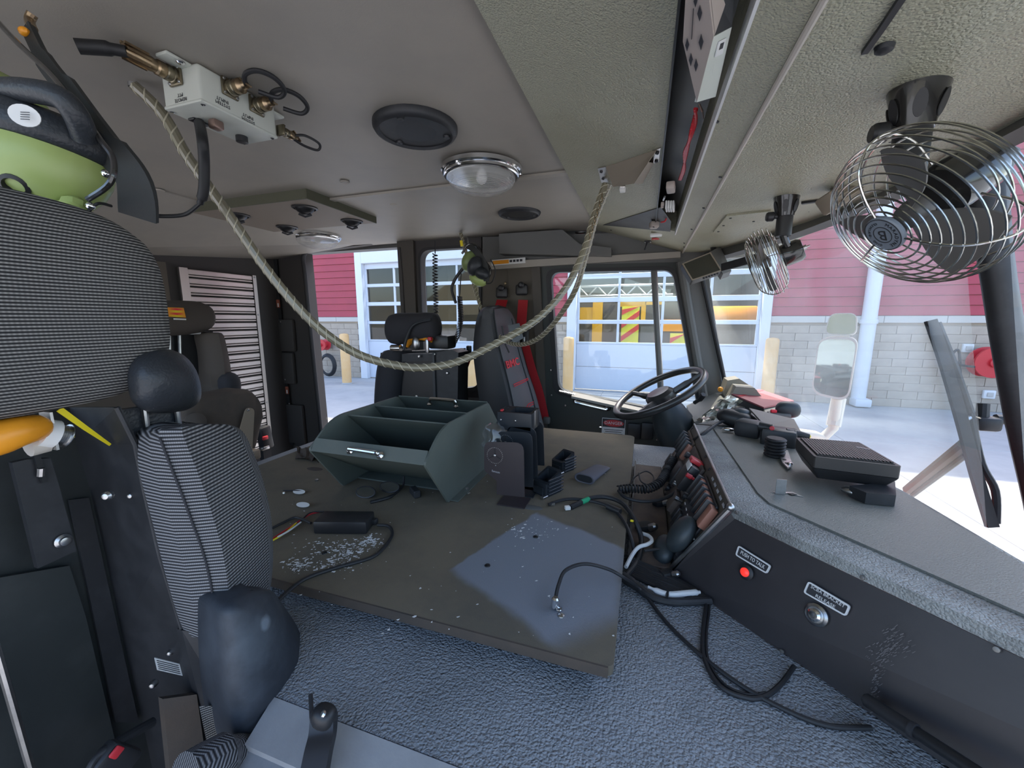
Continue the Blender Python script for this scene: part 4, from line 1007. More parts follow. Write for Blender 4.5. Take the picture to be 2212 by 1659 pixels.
# ------------------------------------------------------------------ things on the ceiling
DN = V((0, 0, -1))
mat('lens_clear', (.82, .82, .80), .12, spec=.8)
def lens_glass(name):
    m = bpy.data.materials.new(name); m.use_nodes = True; nt = m.node_tree; b = nt.nodes['Principled BSDF']
    b.inputs['Base Color'].default_value = (.78, .77, .74, 1); b.inputs['Roughness'].default_value = .12; b.inputs['Alpha'].default_value = .34; b.inputs['Specular IOR Level'].default_value = .9
    tc = nt.nodes.new('ShaderNodeTexCoord'); w = nt.nodes.new('ShaderNodeTexWave'); w.wave_type = 'RINGS'; w.rings_direction = 'Z'; w.inputs['Scale'].default_value = 60
    bp = nt.nodes.new('ShaderNodeBump'); bp.inputs['Strength'].default_value = .5; bp.inputs['Distance'].default_value = .002
    nt.links.new(tc.outputs['Object'], w.inputs['Vector']); nt.links.new(w.outputs[1], bp.inputs['Height']); nt.links.new(bp.outputs[0], b.inputs['Normal']); MATS[name] = m
lens_glass('dome_glass')
def dome_light(px, py, r, label):
    p = AZ(px, py, ZC - .008); t = thing('dome_light', label, 'lamp', p, 'round dome lights on the ceiling')
    MB().lathe([(r, 0), (r * 1.0, .012), (r * .97, .016), (r * .93, .017), (r * .93, .024), (r * .86, .028), (r * .8, .027)], p, DN, 40).build('rim', 'chrome', t)
    MB().lathe([(r * .85, .024), (r * .84, .034), (r * .78, .048), (r * .62, .061), (r * .40, .070), (r * .15, .0745), (0, .075)], p, DN, 40).build('lens', 'dome_glass', t)
    MB().lathe([(r * .8, .006), (r * .5, .004), (r * .18, .012), (0, .012)], p, DN, 32).build('reflector', 'aluminium', t)
    MB().ball(p + V((0, 0, -.026)), (.018, .018, .02), None, 14, 10).build('bulb', 'label_white', t)
    for a in (0.3, 2.4, 4.5): MB().lathe([(.007, 0), (.006, .004), (0, .005)], p + V((math.cos(a) * r * .965, math.sin(a) * r * .965, -.016)), DN, 10).build('screw', 'chrome', t)
dome_light(1040, 365, .128, 'larger-looking chrome dome light near the ceiling seam')
dome_light(685, 508, .128, 'chrome dome light at the far left beyond the vent panel')
def speaker(px, py, r, label):
    p = AZ(px, py, ZC - .001); t = thing('ceiling_speaker', label, 'speaker', p, 'round black ceiling speakers')
    MB().lathe([(r, 0), (r, .010), (r * .95, .018), (r * .88, .021), (r * .84, .015)], p, DN, 40).build('rim', 'black_satin', t)
    MB().lathe([(r * .86, .012), (r * .5, .015), (0, .016)], p, DN, 40).build('grille', 'speaker_mesh', t)
    for a in (.6, 2.7, 4.8): MB().lathe([(.009, .0), (.008, .004), (.004, .0045), (0, .003)], p + V((math.cos(a) * r * .74, math.sin(a) * r * .74, -.0155)), DN, 12).build('screw', 'black_plastic', t)
mat('speaker_mesh', (.018, .017, .017), .4, bump=('noise', 1500, .8, .0008))
speaker(898, 272, .104, 'large black round speaker between the white intercom box and the dome light')
speaker(1122, 456, .096, 'small-looking black round speaker beyond the dome light')
def red_lamp(px, py, r, label, n=DN, z=ZC - .012):
    p = AZ(px, py, z); t = thing('red_lamp', label, 'lamp', p, 'small round red ceiling lamps')
    MB().lathe([(r, 0), (r, .006), (r * .8, .010)], p, DN, 24).build('rim', 'steel', t)
    MB().lathe([(r * .8, .006), (r * .7, .012), (r * .35, .016), (0, .017)], p, DN, 24).build('lens', 'red_lens', t)
red_lamp(1257, 503, .043, 'round red lamp on the ceiling right of the rope loop')
red_lamp(515, 531, .05, 'round red lamp on the ceiling left behind the clear rope', z=ZC - .008)

# vent panel with eyeball outlets
vp = thing('vent_panel', 'grained brown ceiling vent panel with black eyeball outlets', 'vent panel', (-1.75, 1.46, 2.6))
mat('vent_vinyl', (.26, .215, .175), .6, bump=('grain', 420, .6, .0008))
MB().box((-1.75, 1.46, 2.613), (1.05, .40, .034)).build('panel', 'vent_vinyl', vp, smooth=False)
mat('vent_side', (.085, .085, .055), .6, bump=('grain', 420, .5, .0008))
MB().box((-1.75, 1.257, 2.613), (1.056, .006, .036)).build('edge_trim', 'vent_side', vp, smooth=False); MB().box((-1.222, 1.46, 2.613), (.006, .41, .036)).build('edge_trim', 'vent_side', vp, smooth=False)
for px, py in ((658, 454), (760, 483), (620, 496), (513, 470), (465, 516), (343, 494), (325, 530)):
    p = AZ(px, py - 6, 2.596); r = .048
    o = MB().lathe([(r, 0), (r, .004), (r * .86, .007), (r * .84, .002)], p, DN, 24).build('outlet', 'black_plastic', vp)
    MB().ball(p + V((0, 0, .012)), (r * .84, r * .84, r * .84), None, 20, 12).build('eyeball', 'black_paint', o)
    MB().strap([p + V((-r * .3, -r * .4, -.028)), p + V((0, 0, -.036)), p + V((r * .35, r * .35, -.026))], .008, .004, (0, 0, 1)).build('vane', 'black_satin', o)

# white intercom box with brass connectors
ib = thing('intercom_box', 'white intercom junction box with brass connectors on the ceiling', 'junction box', (-.874, .69, 2.56))
MB().rbox((-.874, .69, 2.594), (.102, .168, .068), .006, 3).build('housing', 'white_plastic', ib)
MB().rbox((-.874, .69, 2.563), (.104, .170, .007), .003, 2).build('lid', 'white_plastic', ib)
for y in (.59, .79): MB().rbox((-.855, y, 2.625), (.03, .05, .006), .002, 2).build('mount_tab', 'white_plastic', ib)
screw(ib, V((-.84, .588, 2.621)), DN, .007)
for x in (-.918, -.83):
    for y in (.614, .766): screw(ib, V((x, y, 2.5595)), DN, .004)
mat('olive_metal', (.25, .215, .15), .35, 1.0)
def connector(p, n, L, cap, parent, s=1.0):
    n = V(n).normalized(); u, w, _ = frame_of(n)
    fl = MB().rbox(p + n * .003, (.034 * s, .034 * s, .006), .003, 2, basis(u, w)).build('flange', 'olive_metal', parent)
    for a in (-1, 1):
        for b in (-1, 1): MB().lathe([(.003, 0), (.0025, .002), (0, .0025)], p + n * .006 + u * a * .0125 * s + w * b * .0125 * s, n, 8).build('screw', 'steel', fl)
    MB().lathe([(.014 * s, .005), (.014 * s, .010), (.0125 * s, .011), (.0125 * s, .013), (.014 * s, .014), (.014 * s, .020), (.0125 * s, .022)], p, n, 20).build('shell', 'olive_metal', parent)
    pr = [(.0125 * s, .022), (.0135 * s, .024), (.0135 * s, .034), (.011 * s, .037)]
    if cap == 'plug':
        pl = MB().lathe(pr + [(.0115 * s, .040), (.0125 * s, .045), (.0125 * s, L * .8), (.010 * s, L)], p, n, 14).build('plug', 'brass', parent)
        for k in range(7):
            a = k * .9; c = p + n * (.05 * 1 + (L - .05) * .5) + (u * math.cos(a) + w * math.sin(a)) * .0125 * s
            MB().box(c, (.004, .004, (L - .045) * .9), basis(u, w)).build('grip', 'brass', pl, smooth=False)
    else:
        MB().lathe(pr + [(.008 * s, .040), (.007 * s, .048), (0, .049)], p, n, 16).build('cap', 'brass', parent)
        MB().strap([p + n * .036 + w * .012, p + n * .046 + w * .004, p + n * .056 - w * .004], .010, .003, u).build('cap_clip', 'brass', parent)
pA = AY(382, 167, .606); pB_ = AX(494, 192, -.823); pC = AX(552, 229, -.823)
connector(pA, (0, -1, 0), .085, 'plug', ib); connector(pB_, (1, 0, 0), .05, 'cap', ib); connector(pC, (1, 0, 0), .05, 'cap', ib); connector(AY(604, 280, .775), (0, 1, 0), .05, 'cap', ib, .7)
MB().tube(crv([AZ(275, 112, 2.607), AZ(235, 105, 2.606), AZ(195, 102, 2.602), AZ(166, 100, 2.598)], 6), [.009] * 6 + [.011] * 8 + [.011] * 5, 12).build('boot', 'black_rubber', ib)
for k, (p, dx) in enumerate(((pB_, .055), (pC, .05))):
    MB().tube(crv([p + V((.045, 0, 0)), p + V((.062, -.012, .010)), p + V((.085, -.004, .016)), p + V((.102, .018, .012)), p + V((.100, .042, .002)), p + V((.078, .046, -.006)), p + V((.055, .020, -.004))], 6), .0045, 8).build('lanyard', 'black_rubber', ib)
q = AY(604, 280, .775)
MB().tube(crv([q + V((0, .035, 0)), q + V((.012, .06, .01)), q + V((.022, .095, .004)), q + V((.012, .10, -.008)), q + V((0, .07, -.008)), q + V((-.002, .04, -.004))], 6), .003, 8).build('lanyard', 'black_rubber', ib)
# lettering hangs upside down as mounted
tx = lambda s_, p_, r_: MB().text(s_, p_, r_, (0, 0, -1), .0088, .0002).build('lettering', 'ink', ib, smooth=False)
for px, py in ((482, 229), (537, 264)):
    c = AX(px, py, -.8222); tx('SYSTEM', c + V((0, .0, .003)), (0, -1, 0)); tx('INPUT', c + V((0, 0, .011)), (0, -1, 0))
c = AY(390, 214, .6052); tx('REMOTE', c + V((0, 0, -.001)), (-1, 0, 0)); tx('PTT', c + V((0, 0, .0075)), (-1, 0, 0))
# underside: cable gland, copper tab, push button
g0 = AZ(430, 262, 2.5595)
MB().rbox(g0 + V((0, 0, -.002)), (.018, .034, .005), .002, 2).build('gland_plate', 'black_plastic', ib)
mat('copper_tab', (.28, .19, .16), .35, .6)
MB().rbox(AZ(467, 270, 2.550), (.020, .022, .018), .004, 2).build('selector', 'copper_tab', ib)
pb = AZ(522, 295, 2.5595)
MB().lathe([(.012, 0), (.012, .012), (.009, .013)], pb, DN, 18).build('button_collar', 'black_plastic', ib); MB().lathe([(.008, .008), (.007, .012), (0, .0125)], pb, DN, 14).build('button', 'red_plastic', ib)
# its cable drops down to the headset strap
kb = [g0, AZ(437, 300, 2.50), AD(441, 350, .80), AD(440, 410, .82), AD(432, 440, .83), AD(400, 463, .84), AD(350, 467, .82), AD(310, 462, .78)]
cb = thing('intercom_cable', 'black cable hanging from the white intercom box', 'cable', kb[1])
MB().tube(crv(kb[:5], 6), [.0095] * 22 + [.006] * 3, 12).build('sleeve', 'black_rubber', cb); MB().tube(crv(kb[4:], 6), .004, 10).build('cable', 'black_rubber', cb)

# ------------------------------------------------------------------ rope loops
def vplane(a, b): n = (b - a).cross(V((0, 0, 1))).normalized(); return lambda px, py: AP(px, py, a, n)
mat('rope_tube', (.20, .18, .125), .22, spec=.7, coat=.4)
mat('rope_bead', (.52, .48, .36), .3, spec=.6)
def rope(name, label, pts, a, b, r, mode):
    f = vplane(a, b); P = [a] + [f(*q) for q in pts] + [b]
    t = thing(name, label, 'rope', a); c = crv(P, 10)
    MB().tube(c, r, 10).build('tube', 'rope_tube', t)
    st_ = MB(); L = 0; rr2 = []
    # a light braid winding round the rope
    for ph in (0, math.pi):
        q = []; acc = 0
        for i in range(len(c)):
            if i: acc += (c[i] - c[i - 1]).length
        fine = crv(c, 5); acc = 0
        for i in range(len(fine)):
            if i: acc += (fine[i] - fine[i - 1]).length
            d = (fine[min(i + 1, len(fine) - 1)] - fine[max(i - 1, 0)]).normalized(); u, w, _ = frame_of(d, V((.3, .2, 1)))
            an = acc / mode * 6.283 + ph; q.append(fine[i] + (u * math.cos(an) + w * math.sin(an)) * r * .96)
        st_.tube(q, r * .13, 5)
    st_.build('braid', 'rope_bead', t)
    return t, P
S1_ = AZ(290, 185, ZC - .014); E1_ = onA(1308, 398, .012)
S2_ = AZ(995, 503, ZC - .016)
r1, P1 = rope('grab_rope', 'long clear-sheathed grab rope sagging across the whole cab', ((330, 222), (362, 262), (400, 330), (440, 388), (500, 472), (570, 574), (640, 660), (705, 722), (780, 768), (860, 790), (920, 794), (990, 781), (1070, 743), (1160, 690), (1222, 622), (1262, 540), (1285, 462)), S1_, E1_, .0105, .05)
r2, P2 = rope('grab_rope', 'short grab rope hanging in front of the driver seat', ((1008, 550), (1028, 630), (1050, 690), (1080, 728), (1115, 744), (1155, 735), (1195, 700), (1240, 632), (1265, 555), (1288, 470)), S2_, E1_ + V((.012, 0, 0)), 0.0095, .045)
for t_, p in ((r1, S1_), (r2, S2_)):
    MB().lathe([(.010, -.004), (.010, .004), (.005, .006)], p, DN, 12).build('anchor', 'steel', t_); MB().tube(crv([p, p + V((.006, .004, -.012)), p + V((.014, .008, -.02))], 5), .003, 8).build('hook', 'steel', t_)
ch = MB(); f1 = vplane(S1_, E1_)
for k in range(12):
    c = f1(1303 - 2.6 * k, 425 + 8 * k) + V((-.002, -.012, 0)); d = V((0, .2, 1)); sd = V((1, 0, 0)) if k % 2 else V((0, 1, 0))
    ch.tube([c + d * .010 * math.sin(a) + sd * .005 * math.cos(a) for a in [i * math.pi / 5 for i in range(10)]], .0014, 5, True)
ch.build('chain', 'brass', r1)

# ------------------------------------------------------------------ bracket on the overhead panel
t = thing('rope_bracket', 'tan folded metal bracket on the overhead panel holding the ropes', 'bracket', onA(1355, 370))
mat('bracket_tan', (.30, .255, .20), .6, bump=('noise', 900, .4, .0004))
q0, q1, q2, q3 = onA(1309, 360, .001), onA(1420, 322, .001), onA(1400, 350, .03), onA(1370, 395, .034)
q4 = onA(1325, 402, .034)
MB().prism([q0, q1, q2, q3, q4], NA * -.002).build('face', 'bracket_tan', t, smooth=False)
MB().prism([q2, q3, onA(1388, 396, .001), onA(1412, 352, .001)], NA * -.0015).build('side', 'bracket_tan', t, smooth=False)
for pts in (((1292, 362), (1309, 358), (1316, 390), (1300, 393)), ((1408, 324), (1428, 317), (1424, 346), (1406, 352))): MB().prism([onA(*q, 0) for q in pts], -NA * .003).build('flange', 'aluminium', t, smooth=False)
for q in ((1299, 370), (1303, 385), (1420, 329), (1418, 347)): MB().lathe([(.0045, 0), (.004, .004), (0, .005)], onA(*q, .003), -NA, 10).build('screw', 'black_plastic', t)
t = thing('clear_clip', 'small clear plastic clip on the overhead panel beside the tan bracket', 'clip', onA(1345, 409)); MB().rbox(onA(1345, 409, .008), (.018, .022, .016), .003, 2).build('body', 'label_white', t); MB().rbox(onA(1345, 403, .015), (.016, .008, .006), .002, 2).build('latch', 'aluminium', t)

# ------------------------------------------------------------------ things in the overhead slot
t = thing('data_unit', 'cream electronic unit with diamond marks hanging in the overhead slot', 'electronics', onA(1510, 100))
bp_ = [onA(x, y, .055) for x, y in ((1475, 90), (1505, 221), (1541, 80), (1526, -50), (1484, -60))]
mat('cream_unit', (.42, .36, .32), .5)
MB().prism(bp_, NA * .003).build('base_plate', 'cream_unit', t, smooth=False)
sd_ = [onA(1541, 80, .053), onA(1505, 221, .053), onA(1546, 209, .012), onA(1581, 58, .012)]
mat('unit_white', (.62, .66, .60), .45)
MB().prism(sd_, V((-.003, 0, .001))).build('side_plate', 'unit_white', t, smooth=False)
MB().prism([onA(1541, 80, .05), onA(1581, 58, .012), onA(1590, -60, .012), onA(1526, -50, .05)], V((-.003, 0, .001))).build('dark_window', 'black_satin', t, smooth=False)
MB().prism([b + NA * .004 for b in bp_], NA * .05).build('body', 'cream_unit', t, smooth=False)
for x, y, s in ((1511, 30, 1), (1514, 92, 1), (1484, 98, .8), (1492, 130, .8), (1503, 142, .8), (1502, 3, .8)):
    MB().prism([onA(x, y - 17 * s, .0562), onA(x + 5 * s, y, .0562), onA(x, y + 17 * s, .0562), onA(x - 5 * s, y, .0562)], NA * .001).build('diamond_mark', 'ink', t, smooth=False)
MB().prism([onA(x, y, .0562) for x, y in ((1493, 85), (1497, 20), (1498, 20), (1494, 86))], NA * .001).build('print_line', 'ink', t, smooth=False)
a, b, c_, d_ = [onA(x, y, .04) for x, y in ((1553, 100), (1566, 92), (1560, 117), (1549, 121))]
mid_ = lambda u, v: sd_[0].lerp(sd_[3], u).lerp(sd_[1].lerp(sd_[2], u), v)
tg = MB().prism([mid_(.35, .1), mid_(.75, .1), mid_(.75, .3), mid_(.35, .3)], (.0012, 0, 0)).build('asset_tag', 'label_white', t, smooth=False)
MB().prism([mid_(.45, .14), mid_(.65, .14), mid_(.65, .22), mid_(.45, .22)], (.0016, 0, 0)).build('tag_print', 'ink', tg, smooth=False)
f_ = MB(); 
for j in range(3): f_.tube(crv([onA(1505 - 2 * j, 235, -.02 + .004 * j), onA(1497 + 3 * j, 265, -.01), onA(1490, 295 + 4 * j, .0), onA(1484 - 3 * j, 330, -.005), onA(1475 + 2 * j, 365, -.004), onA(1467 + 2 * j, 388, -.006)], 14), [.0028 + .0006 * math.sin(i * 2.6) for i in range(71)], 6)
f_.build('beaded_cord', 'red_plastic', label='red beaded cord lying along the overhead slot', cat='cord')
MB().tube([onA(1510, 225, -.03), onA(1517, 240, -.02), onA(1519, 255, -.03)], .002, 6).build('wire', 'copper_tab', label='bare copper wire beside the electronic unit in the slot', cat='wire')
t = thing('connector_block', 'white ribbed connector block standing at the end of the overhead slot', 'connector', onA(1447, 425))
MB().rbox(onA(1449, 405, .012), (.022, .05, .02), .004, 2, Matrix.Rotation(-.1, 3, 'Z')).build('body', 'cream_unit', t)
for k in range(4): MB().rbox(onA(1440 + 5 * k, 446, .012 - .001 * k), (.006, .05, .024), .002, 2, Matrix.Rotation(-.1, 3, 'Z')).build('rib', 'label_white', t)
t = thing('plug', 'cream rounded plug hanging left of the white connector block', 'plug', onA(1412, 485)); MB().rbox(onA(1413, 486, .016), (.034, .036, .026), .008, 3, Matrix.Rotation(.2, 3, 'Z')).build('body', 'cream_unit', t); screw(t, onA(1412, 490, .03), -NA, .004, 'black_plastic')
MB().tube(crv([onA(1428, 480, .016), onA(1436, 478, .012), onA(1440, 470, 0)], 5), .003, 8).build('wire', 'red_plastic', t)
t = thing('plug', 'tiny pink plug beside the white connector block', 'plug', onA(1432, 445)); MB().rbox(onA(1431, 443, .012), (.010, .03, .014), .003, 2).build('body', 'cream_unit', t); MB().tube([onA(1433, 432, .012), onA(1436, 425, .01)], .003, 8).build('stem', 'steel', t)
# recess at the far end of the slot
MB().prism([onA(1303, 486, .002), onA(1428, 447, .002), onA(1450, 478, .002), onA(1448, 500, .002)], -NA * .001).build('trim_18', 'black_satin', kind='structure', smooth=False)
t = thing('switch_module', 'clear switch cover with a red label on the overhead panel', 'switch', onA(1416, 508))
MB().rbox(onA(1417, 508, .007), (.05, .03, .014), .004, 2).build('cover', 'lens_clear', t); MB().rbox(onA(1416, 516, .004), (.034, .02, .008), .003, 2).build('label_strip', 'red_lens', t)
for px in (1371, 1400):
    c = onA(px, 520, .002); t = thing('toggle_switch', 'black overhead toggle switch, ' + ('left' if px < 1390 else 'right') + ' one of the pair', 'switch', c, 'black toggle switches on the overhead panel')
    MB().rbox(c - NA * .003, (.034, .02, .006), .003, 2).build('base', 'black_plastic', t)
    for s in (-1, 1): MB().lathe([(.005, 0), (.005, .004), (0, .005)], c + V((.012 * s, 0, 0)) - NA * .006, -NA, 10).build('screw', 'steel', t)
    d = V(((-.0 if px < 1390 else -.012), .014, -.036)); MB().tube([c - NA * .004, c - NA * .004 + d * .6, c - NA * .004 + d], [.006, .0035, .0045], 10).build('lever', 'black_plastic', t)
# screws over the two panels
for q in ((1549, 262), (1556, 382), (1520, 449), (1494, 495), (1478, 525), (1320, 497), (1478, 533)): MB().lathe([(.004, 0), (.0035, .002), (0, .0025)], onA(*q, .0005), -NA, 10).build('trim_19', 'black_satin', kind='structure')
for q in ((1905, 325), (1925, 305), (1748, 456), (1658, 458)): MB().lathe([(.004, 0), (.0035, .002), (0, .0025)], onB(*q, .0005), -NB, 10).build('trim_20', 'black_satin', kind='structure')
# black gasket strip painting in a shadowed slot, and knob, top right
MB().strap([onB(1868, 112, .002), onB(1905, 60, .002), onB(1965, -30, .002)], .007, .006, (1, 0, 0)).build('trim_21', 'black_rubber', kind='structure')
MB().lathe([(.010, 0), (.009, .005), (.004, .008), (0, .008)], onB(1911, 100, .001), -NB, 14).build('trim_22', 'black_satin', kind='structure')
# ------------------------------------------------------------------ fans
mat('fan_blade', (.13, .12, .11), .5)
mat('fan_badge', (.22, .25, .29), .45)
mat('chrome_wire', (.62, .60, .55), .2, 1.0)
def fan(name, label, c, n, R, mount, badge, spin, mn):
    n = V(n).normalized(); u, w, _ = frame_of(n); t = thing(name, label, 'fan', mount)
    P = lambda r, a, h: c + n * h + (u * math.cos(a) + w * math.sin(a)) * r
    circ = lambda r, h, m=56: [P(r, i * 2 * math.pi / m, h) for i in range(m)]
    front = [(.30, .40), (.40, .40), (.49, .39), (.58, .375), (.67, .355), (.76, .325), (.84, .28), (.91, .21), (.965, .12)]
    for r, h in front: MB().tube(circ(R * r, R * h), R * .012, 5, True).build('guard_ring', 'chrome_wire', t)
    for h in (.03, -.07, -.17): MB().tube(circ(R * (1.0 - .0 * abs(h)), R * h), R * .012, 5, True).build('guard_ring', 'chrome_wire', t)
    for r, h in ((.93, -.28), (.80, -.34), (.66, -.38), (.52, -.40)): MB().tube(circ(R * r, R * h), R * .012, 5, True).build('guard_ring', 'chrome_wire', t)
    for k in range(3):
        a = spin + .35 + k * 2.094
        MB().tube(crv([P(R * .2, a, R * .41), P(R * .5, a, R * .40), P(R * .78, a, R * .325), P(R * .95, a, R * .16), P(R * 1.012, a, 0), P(R * .97, a, -R * .2), P(R * .7, a, -R * .38), P(R * .35, a, -R * .42)], 5), R * .014, 6).build('guard_spoke', 'chrome_wire', t)
    MB().lathe([(R * .235, R * .385), (R * .235, R * .42), (R * .22, R * .435), (0, R * .44)], c, n, 32).build('badge', 'fan_badge', t)
    if badge:
        lt = MB(); o = c + n * (R * .4405)
        lt.ring([P(R * .225, i * 2 * math.pi / 40, R * .4395) for i in range(40)], [P(R * .217, i * 2 * math.pi / 40, R * .4395) for i in range(40)], n * R * .006)
        lt.ring([P(R * .115, i * 2 * math.pi / 40, R * .4395) for i in range(40)], [P(R * .108, i * 2 * math.pi / 40, R * .4395) for i in range(40)], n * R * .006)
        br = (AD(1955, 478, .5) - AD(1910, 497, .5)); br = (br - n * br.dot(n)).normalized(); bu = n.cross(br).normalized()
        lt.text('B', o + n * R * .002, bu * -1 if False else br.cross(n) * -1 if False else -bu, br, R * .2, R * .002)
        for s_, txt, rad in ((1, 'MARADYNE', .165), (-1, 'CLEVELAND, OHIO', .165)):
            m_ = len(txt); step = (.30 if s_ > 0 else .18)
            for i, chh in enumerate(txt):
                a = (math.pi / 2 + (m_ - 1) / 2 * step - i * step) if s_ > 0 else (-math.pi / 2 - (m_ - 1) / 2 * step + i * step)
                dr = br * math.cos(a) + bu * math.sin(a); tg_ = (n.cross(dr)).normalized() * (-1 if s_ > 0 else 1)
                lt.text(chh, o + n * R * .002 + dr * R * rad, tg_, dr * s_, R * (.062 if s_ > 0 else .042), R * .002)
        lt.build('badge_lettering', 'ink', t, smooth=False, kind='stuff')
    # three blades
    for k in range(3):
        a0 = spin + k * 2.094; vs = []; fs = []; NI, NJ = 7, 7
        for i in range(NI):
            r = R * (.14 + .72 * i / (NI - 1)); half = .62 * (0.55 + .45 * math.sin(math.pi * min(1, .25 + .62 * i / (NI - 1))))
            for j in range(NJ):
                s = -1 + 2 * j / (NJ - 1); vs.append(P(r, a0 + s * half * .95, R * (.06 - .15 * s * (.5 + .5 * i / NI))))
        for i in range(NI - 1):
            for j in range(NJ - 1): fs.append((i * NJ + j, i * NJ + j + 1, i * NJ + NJ + j + 1, i * NJ + NJ + j))
        m_ = len(vs); vs = vs + [q - n * R * .02 for q in vs]; fs = fs + [tuple(x + m_ for x in f[::-1]) for f in fs]
        bd_ = [j for j in range(NJ)] + [i * NJ + NJ - 1 for i in range(1, NI)] + [(NI - 1) * NJ + j for j in range(NJ - 2, -1, -1)] + [i * NJ for i in range(NI - 2, 0, -1)]
        fs += [(bd_[i], bd_[(i + 1) % len(bd_)], bd_[(i + 1) % len(bd_)] + m_, bd_[i] + m_) for i in range(len(bd_))]
        MB().add(vs, fs).build('blade', 'fan_blade', t, angle=50)
    MB().lathe([(R * .15, -R * .1), (R * .17, 0), (R * .15, R * .12), (0, R * .14)], c, n, 20).build('hub', 'fan_blade', t)
    MB().lathe([(R * .30, -R * .36), (R * .32, -R * .45), (R * .32, -R * .82), (R * .26, -R * .92), (R * .1, -R * .94)], c, n, 28).build('motor', 'black_gloss', t)
    MB().lathe([(R * .07, -R * .92), (R * .07, -R * 1.0), (R * .03, -R * 1.01), (R * .03, -R * 1.08)], c, n, 10).build('nut', 'steel', t)
    # foot on the ceiling, neck and yoke
    m0 = mount; dn_ = V(mn).normalized(); u2, w2, _ = frame_of(dn_, V((1, 0, 0)))
    H = (c - n * R * .7 - m0); L = H.length
    ft = loft(MB(), [[m0 + (u2 * math.cos(a) * rx + w2 * math.sin(a) * ry) + dn_ * h for a in [i * math.pi / 12 for i in range(24)]] for rx, ry, h in ((R * .32, R * .32, 0), (R * .31, R * .31, R * .06), (R * .25, R * .24, R * .35), (R * .22, R * .21, R * .52), (R * .10, R * .10, R * .54))])
    fb_ = ft.build('foot', 'black_gloss', t)
    for k in range(6):
        a = k * math.pi / 3 + .3; d = u2 * math.cos(a) + w2 * math.sin(a); d = (d - dn_ * .28).normalized() if False else d
        cc = m0 + d * R * .268 + dn_ * R * .28; tl = (dn_ - d * .25).normalized(); sd2 = dn_.cross(d).normalized()
        MB().prism([cc + tl * R * .16 * math.sin(q) + sd2 * R * .07 * math.cos(q) for q in [i * math.pi / 8 for i in range(16)]], d * R * .012).build('foot_dimple', 'black_plastic', fb_)
    e0 = m0 + dn_ * R * .48; e1 = m0 + dn_ * R * 1.05
    MB().cyl(e0, e1, R * .2, 20).build('neck', 'black_plastic', t)
    sk = (V((-1, 0, 0)) - dn_ * V((-1, 0, 0)).dot(dn_)).normalized()
    kn = m0 + dn_ * R * .5
    MB().cyl(kn, kn + sk * R * .34, R * .07, 10).build('clamp_screw', 'black_plastic', t)
    MB().lathe([(R * .10, 0), (R * .13, R * .03), (R * .13, R * .16), (R * .10, R * .2)], kn + sk * R * .26, sk, 12).build('clamp_knob', 'black_plastic', t)
    y1 = c - n * R * .75
    MB().tube(crv([e1 - dn_ * R * .05, e1 + (y1 - e1) * .4 + dn_ * R * .1, y1], 6), R * .10, 10).build('yoke', 'black_gloss', t)
    return t
mat('black_gloss', (.022, .021, .020), .16, spec=.6, coat=.5)
fan('cab_fan', 'large near fan with a chrome wire guard under the overhead panel', AD(1976, 457, .52), (-.75, -.22, -.62), .106, onB(1985, 190), True, 1.2, DN)
fan('cab_fan', 'small-looking far fan seen edge-on beside the monitor', AD(1655, 568, 1.12), (-.88, .30, -.36), .095, onB(1700, 425), False, .4, DN)

# ------------------------------------------------------------------ monitor on the A pillar and plates near it
t = thing('rear_view_monitor', 'small rear-view monitor with a dark screen under the overhead panel', 'monitor', AD(1515, 580, 1.75))
q = [AD(x, y, d) for x, y, d in ((1472, 570, 1.72), (1535, 545, 1.72), (1560, 585, 1.68), (1494, 607, 1.68))]
n_ = (q[1] - q[0]).cross(q[3] - q[0]).normalized(); n_ = n_ if n_.dot(CAM - q[0]) > 0 else -n_
MB().prism(rloop(q, .006, 3), -n_ * .028).build('case', 'black_plastic', t)
cq = sum(q, V((0, 0, 0))) / 4
MB().ring(rloop([cq + (p - cq) * .985 for p in q], .004, 3), rloop([cq + (p - cq) * .90 for p in q], .003, 3), n_ * .003).build('bezel', 'bracket_tan', t)
mat('screen_dark', (.045, .045, .036), .12, spec=.6)
MB().prism([cq + (p - cq) * .89 for p in q], n_ * .0012).build('screen', 'screen_dark', t, smooth=False)
for k in range(6): MB().rbox(q[3].lerp(q[2], .42 + .09 * k) - n_ * .008 + V((0, 0, -.002)), (.008, .006, .005), .001, 1).build('button', 'black_satin', t)
hood = [AD(1532, 545, 1.73), AD(1556, 532, 1.78), AD(1580, 585, 1.74), AD(1562, 592, 1.69)]
MB().prism(hood, -n_ * .04).build('side_hood', 'pillar_grey', t, smooth=False)
MB().tube([AD(1545, 560, 1.79), AD(1540, 530, 1.8), AD(1530, 528, 1.85)], .012, 8).build('arm', 'black_plastic', t)
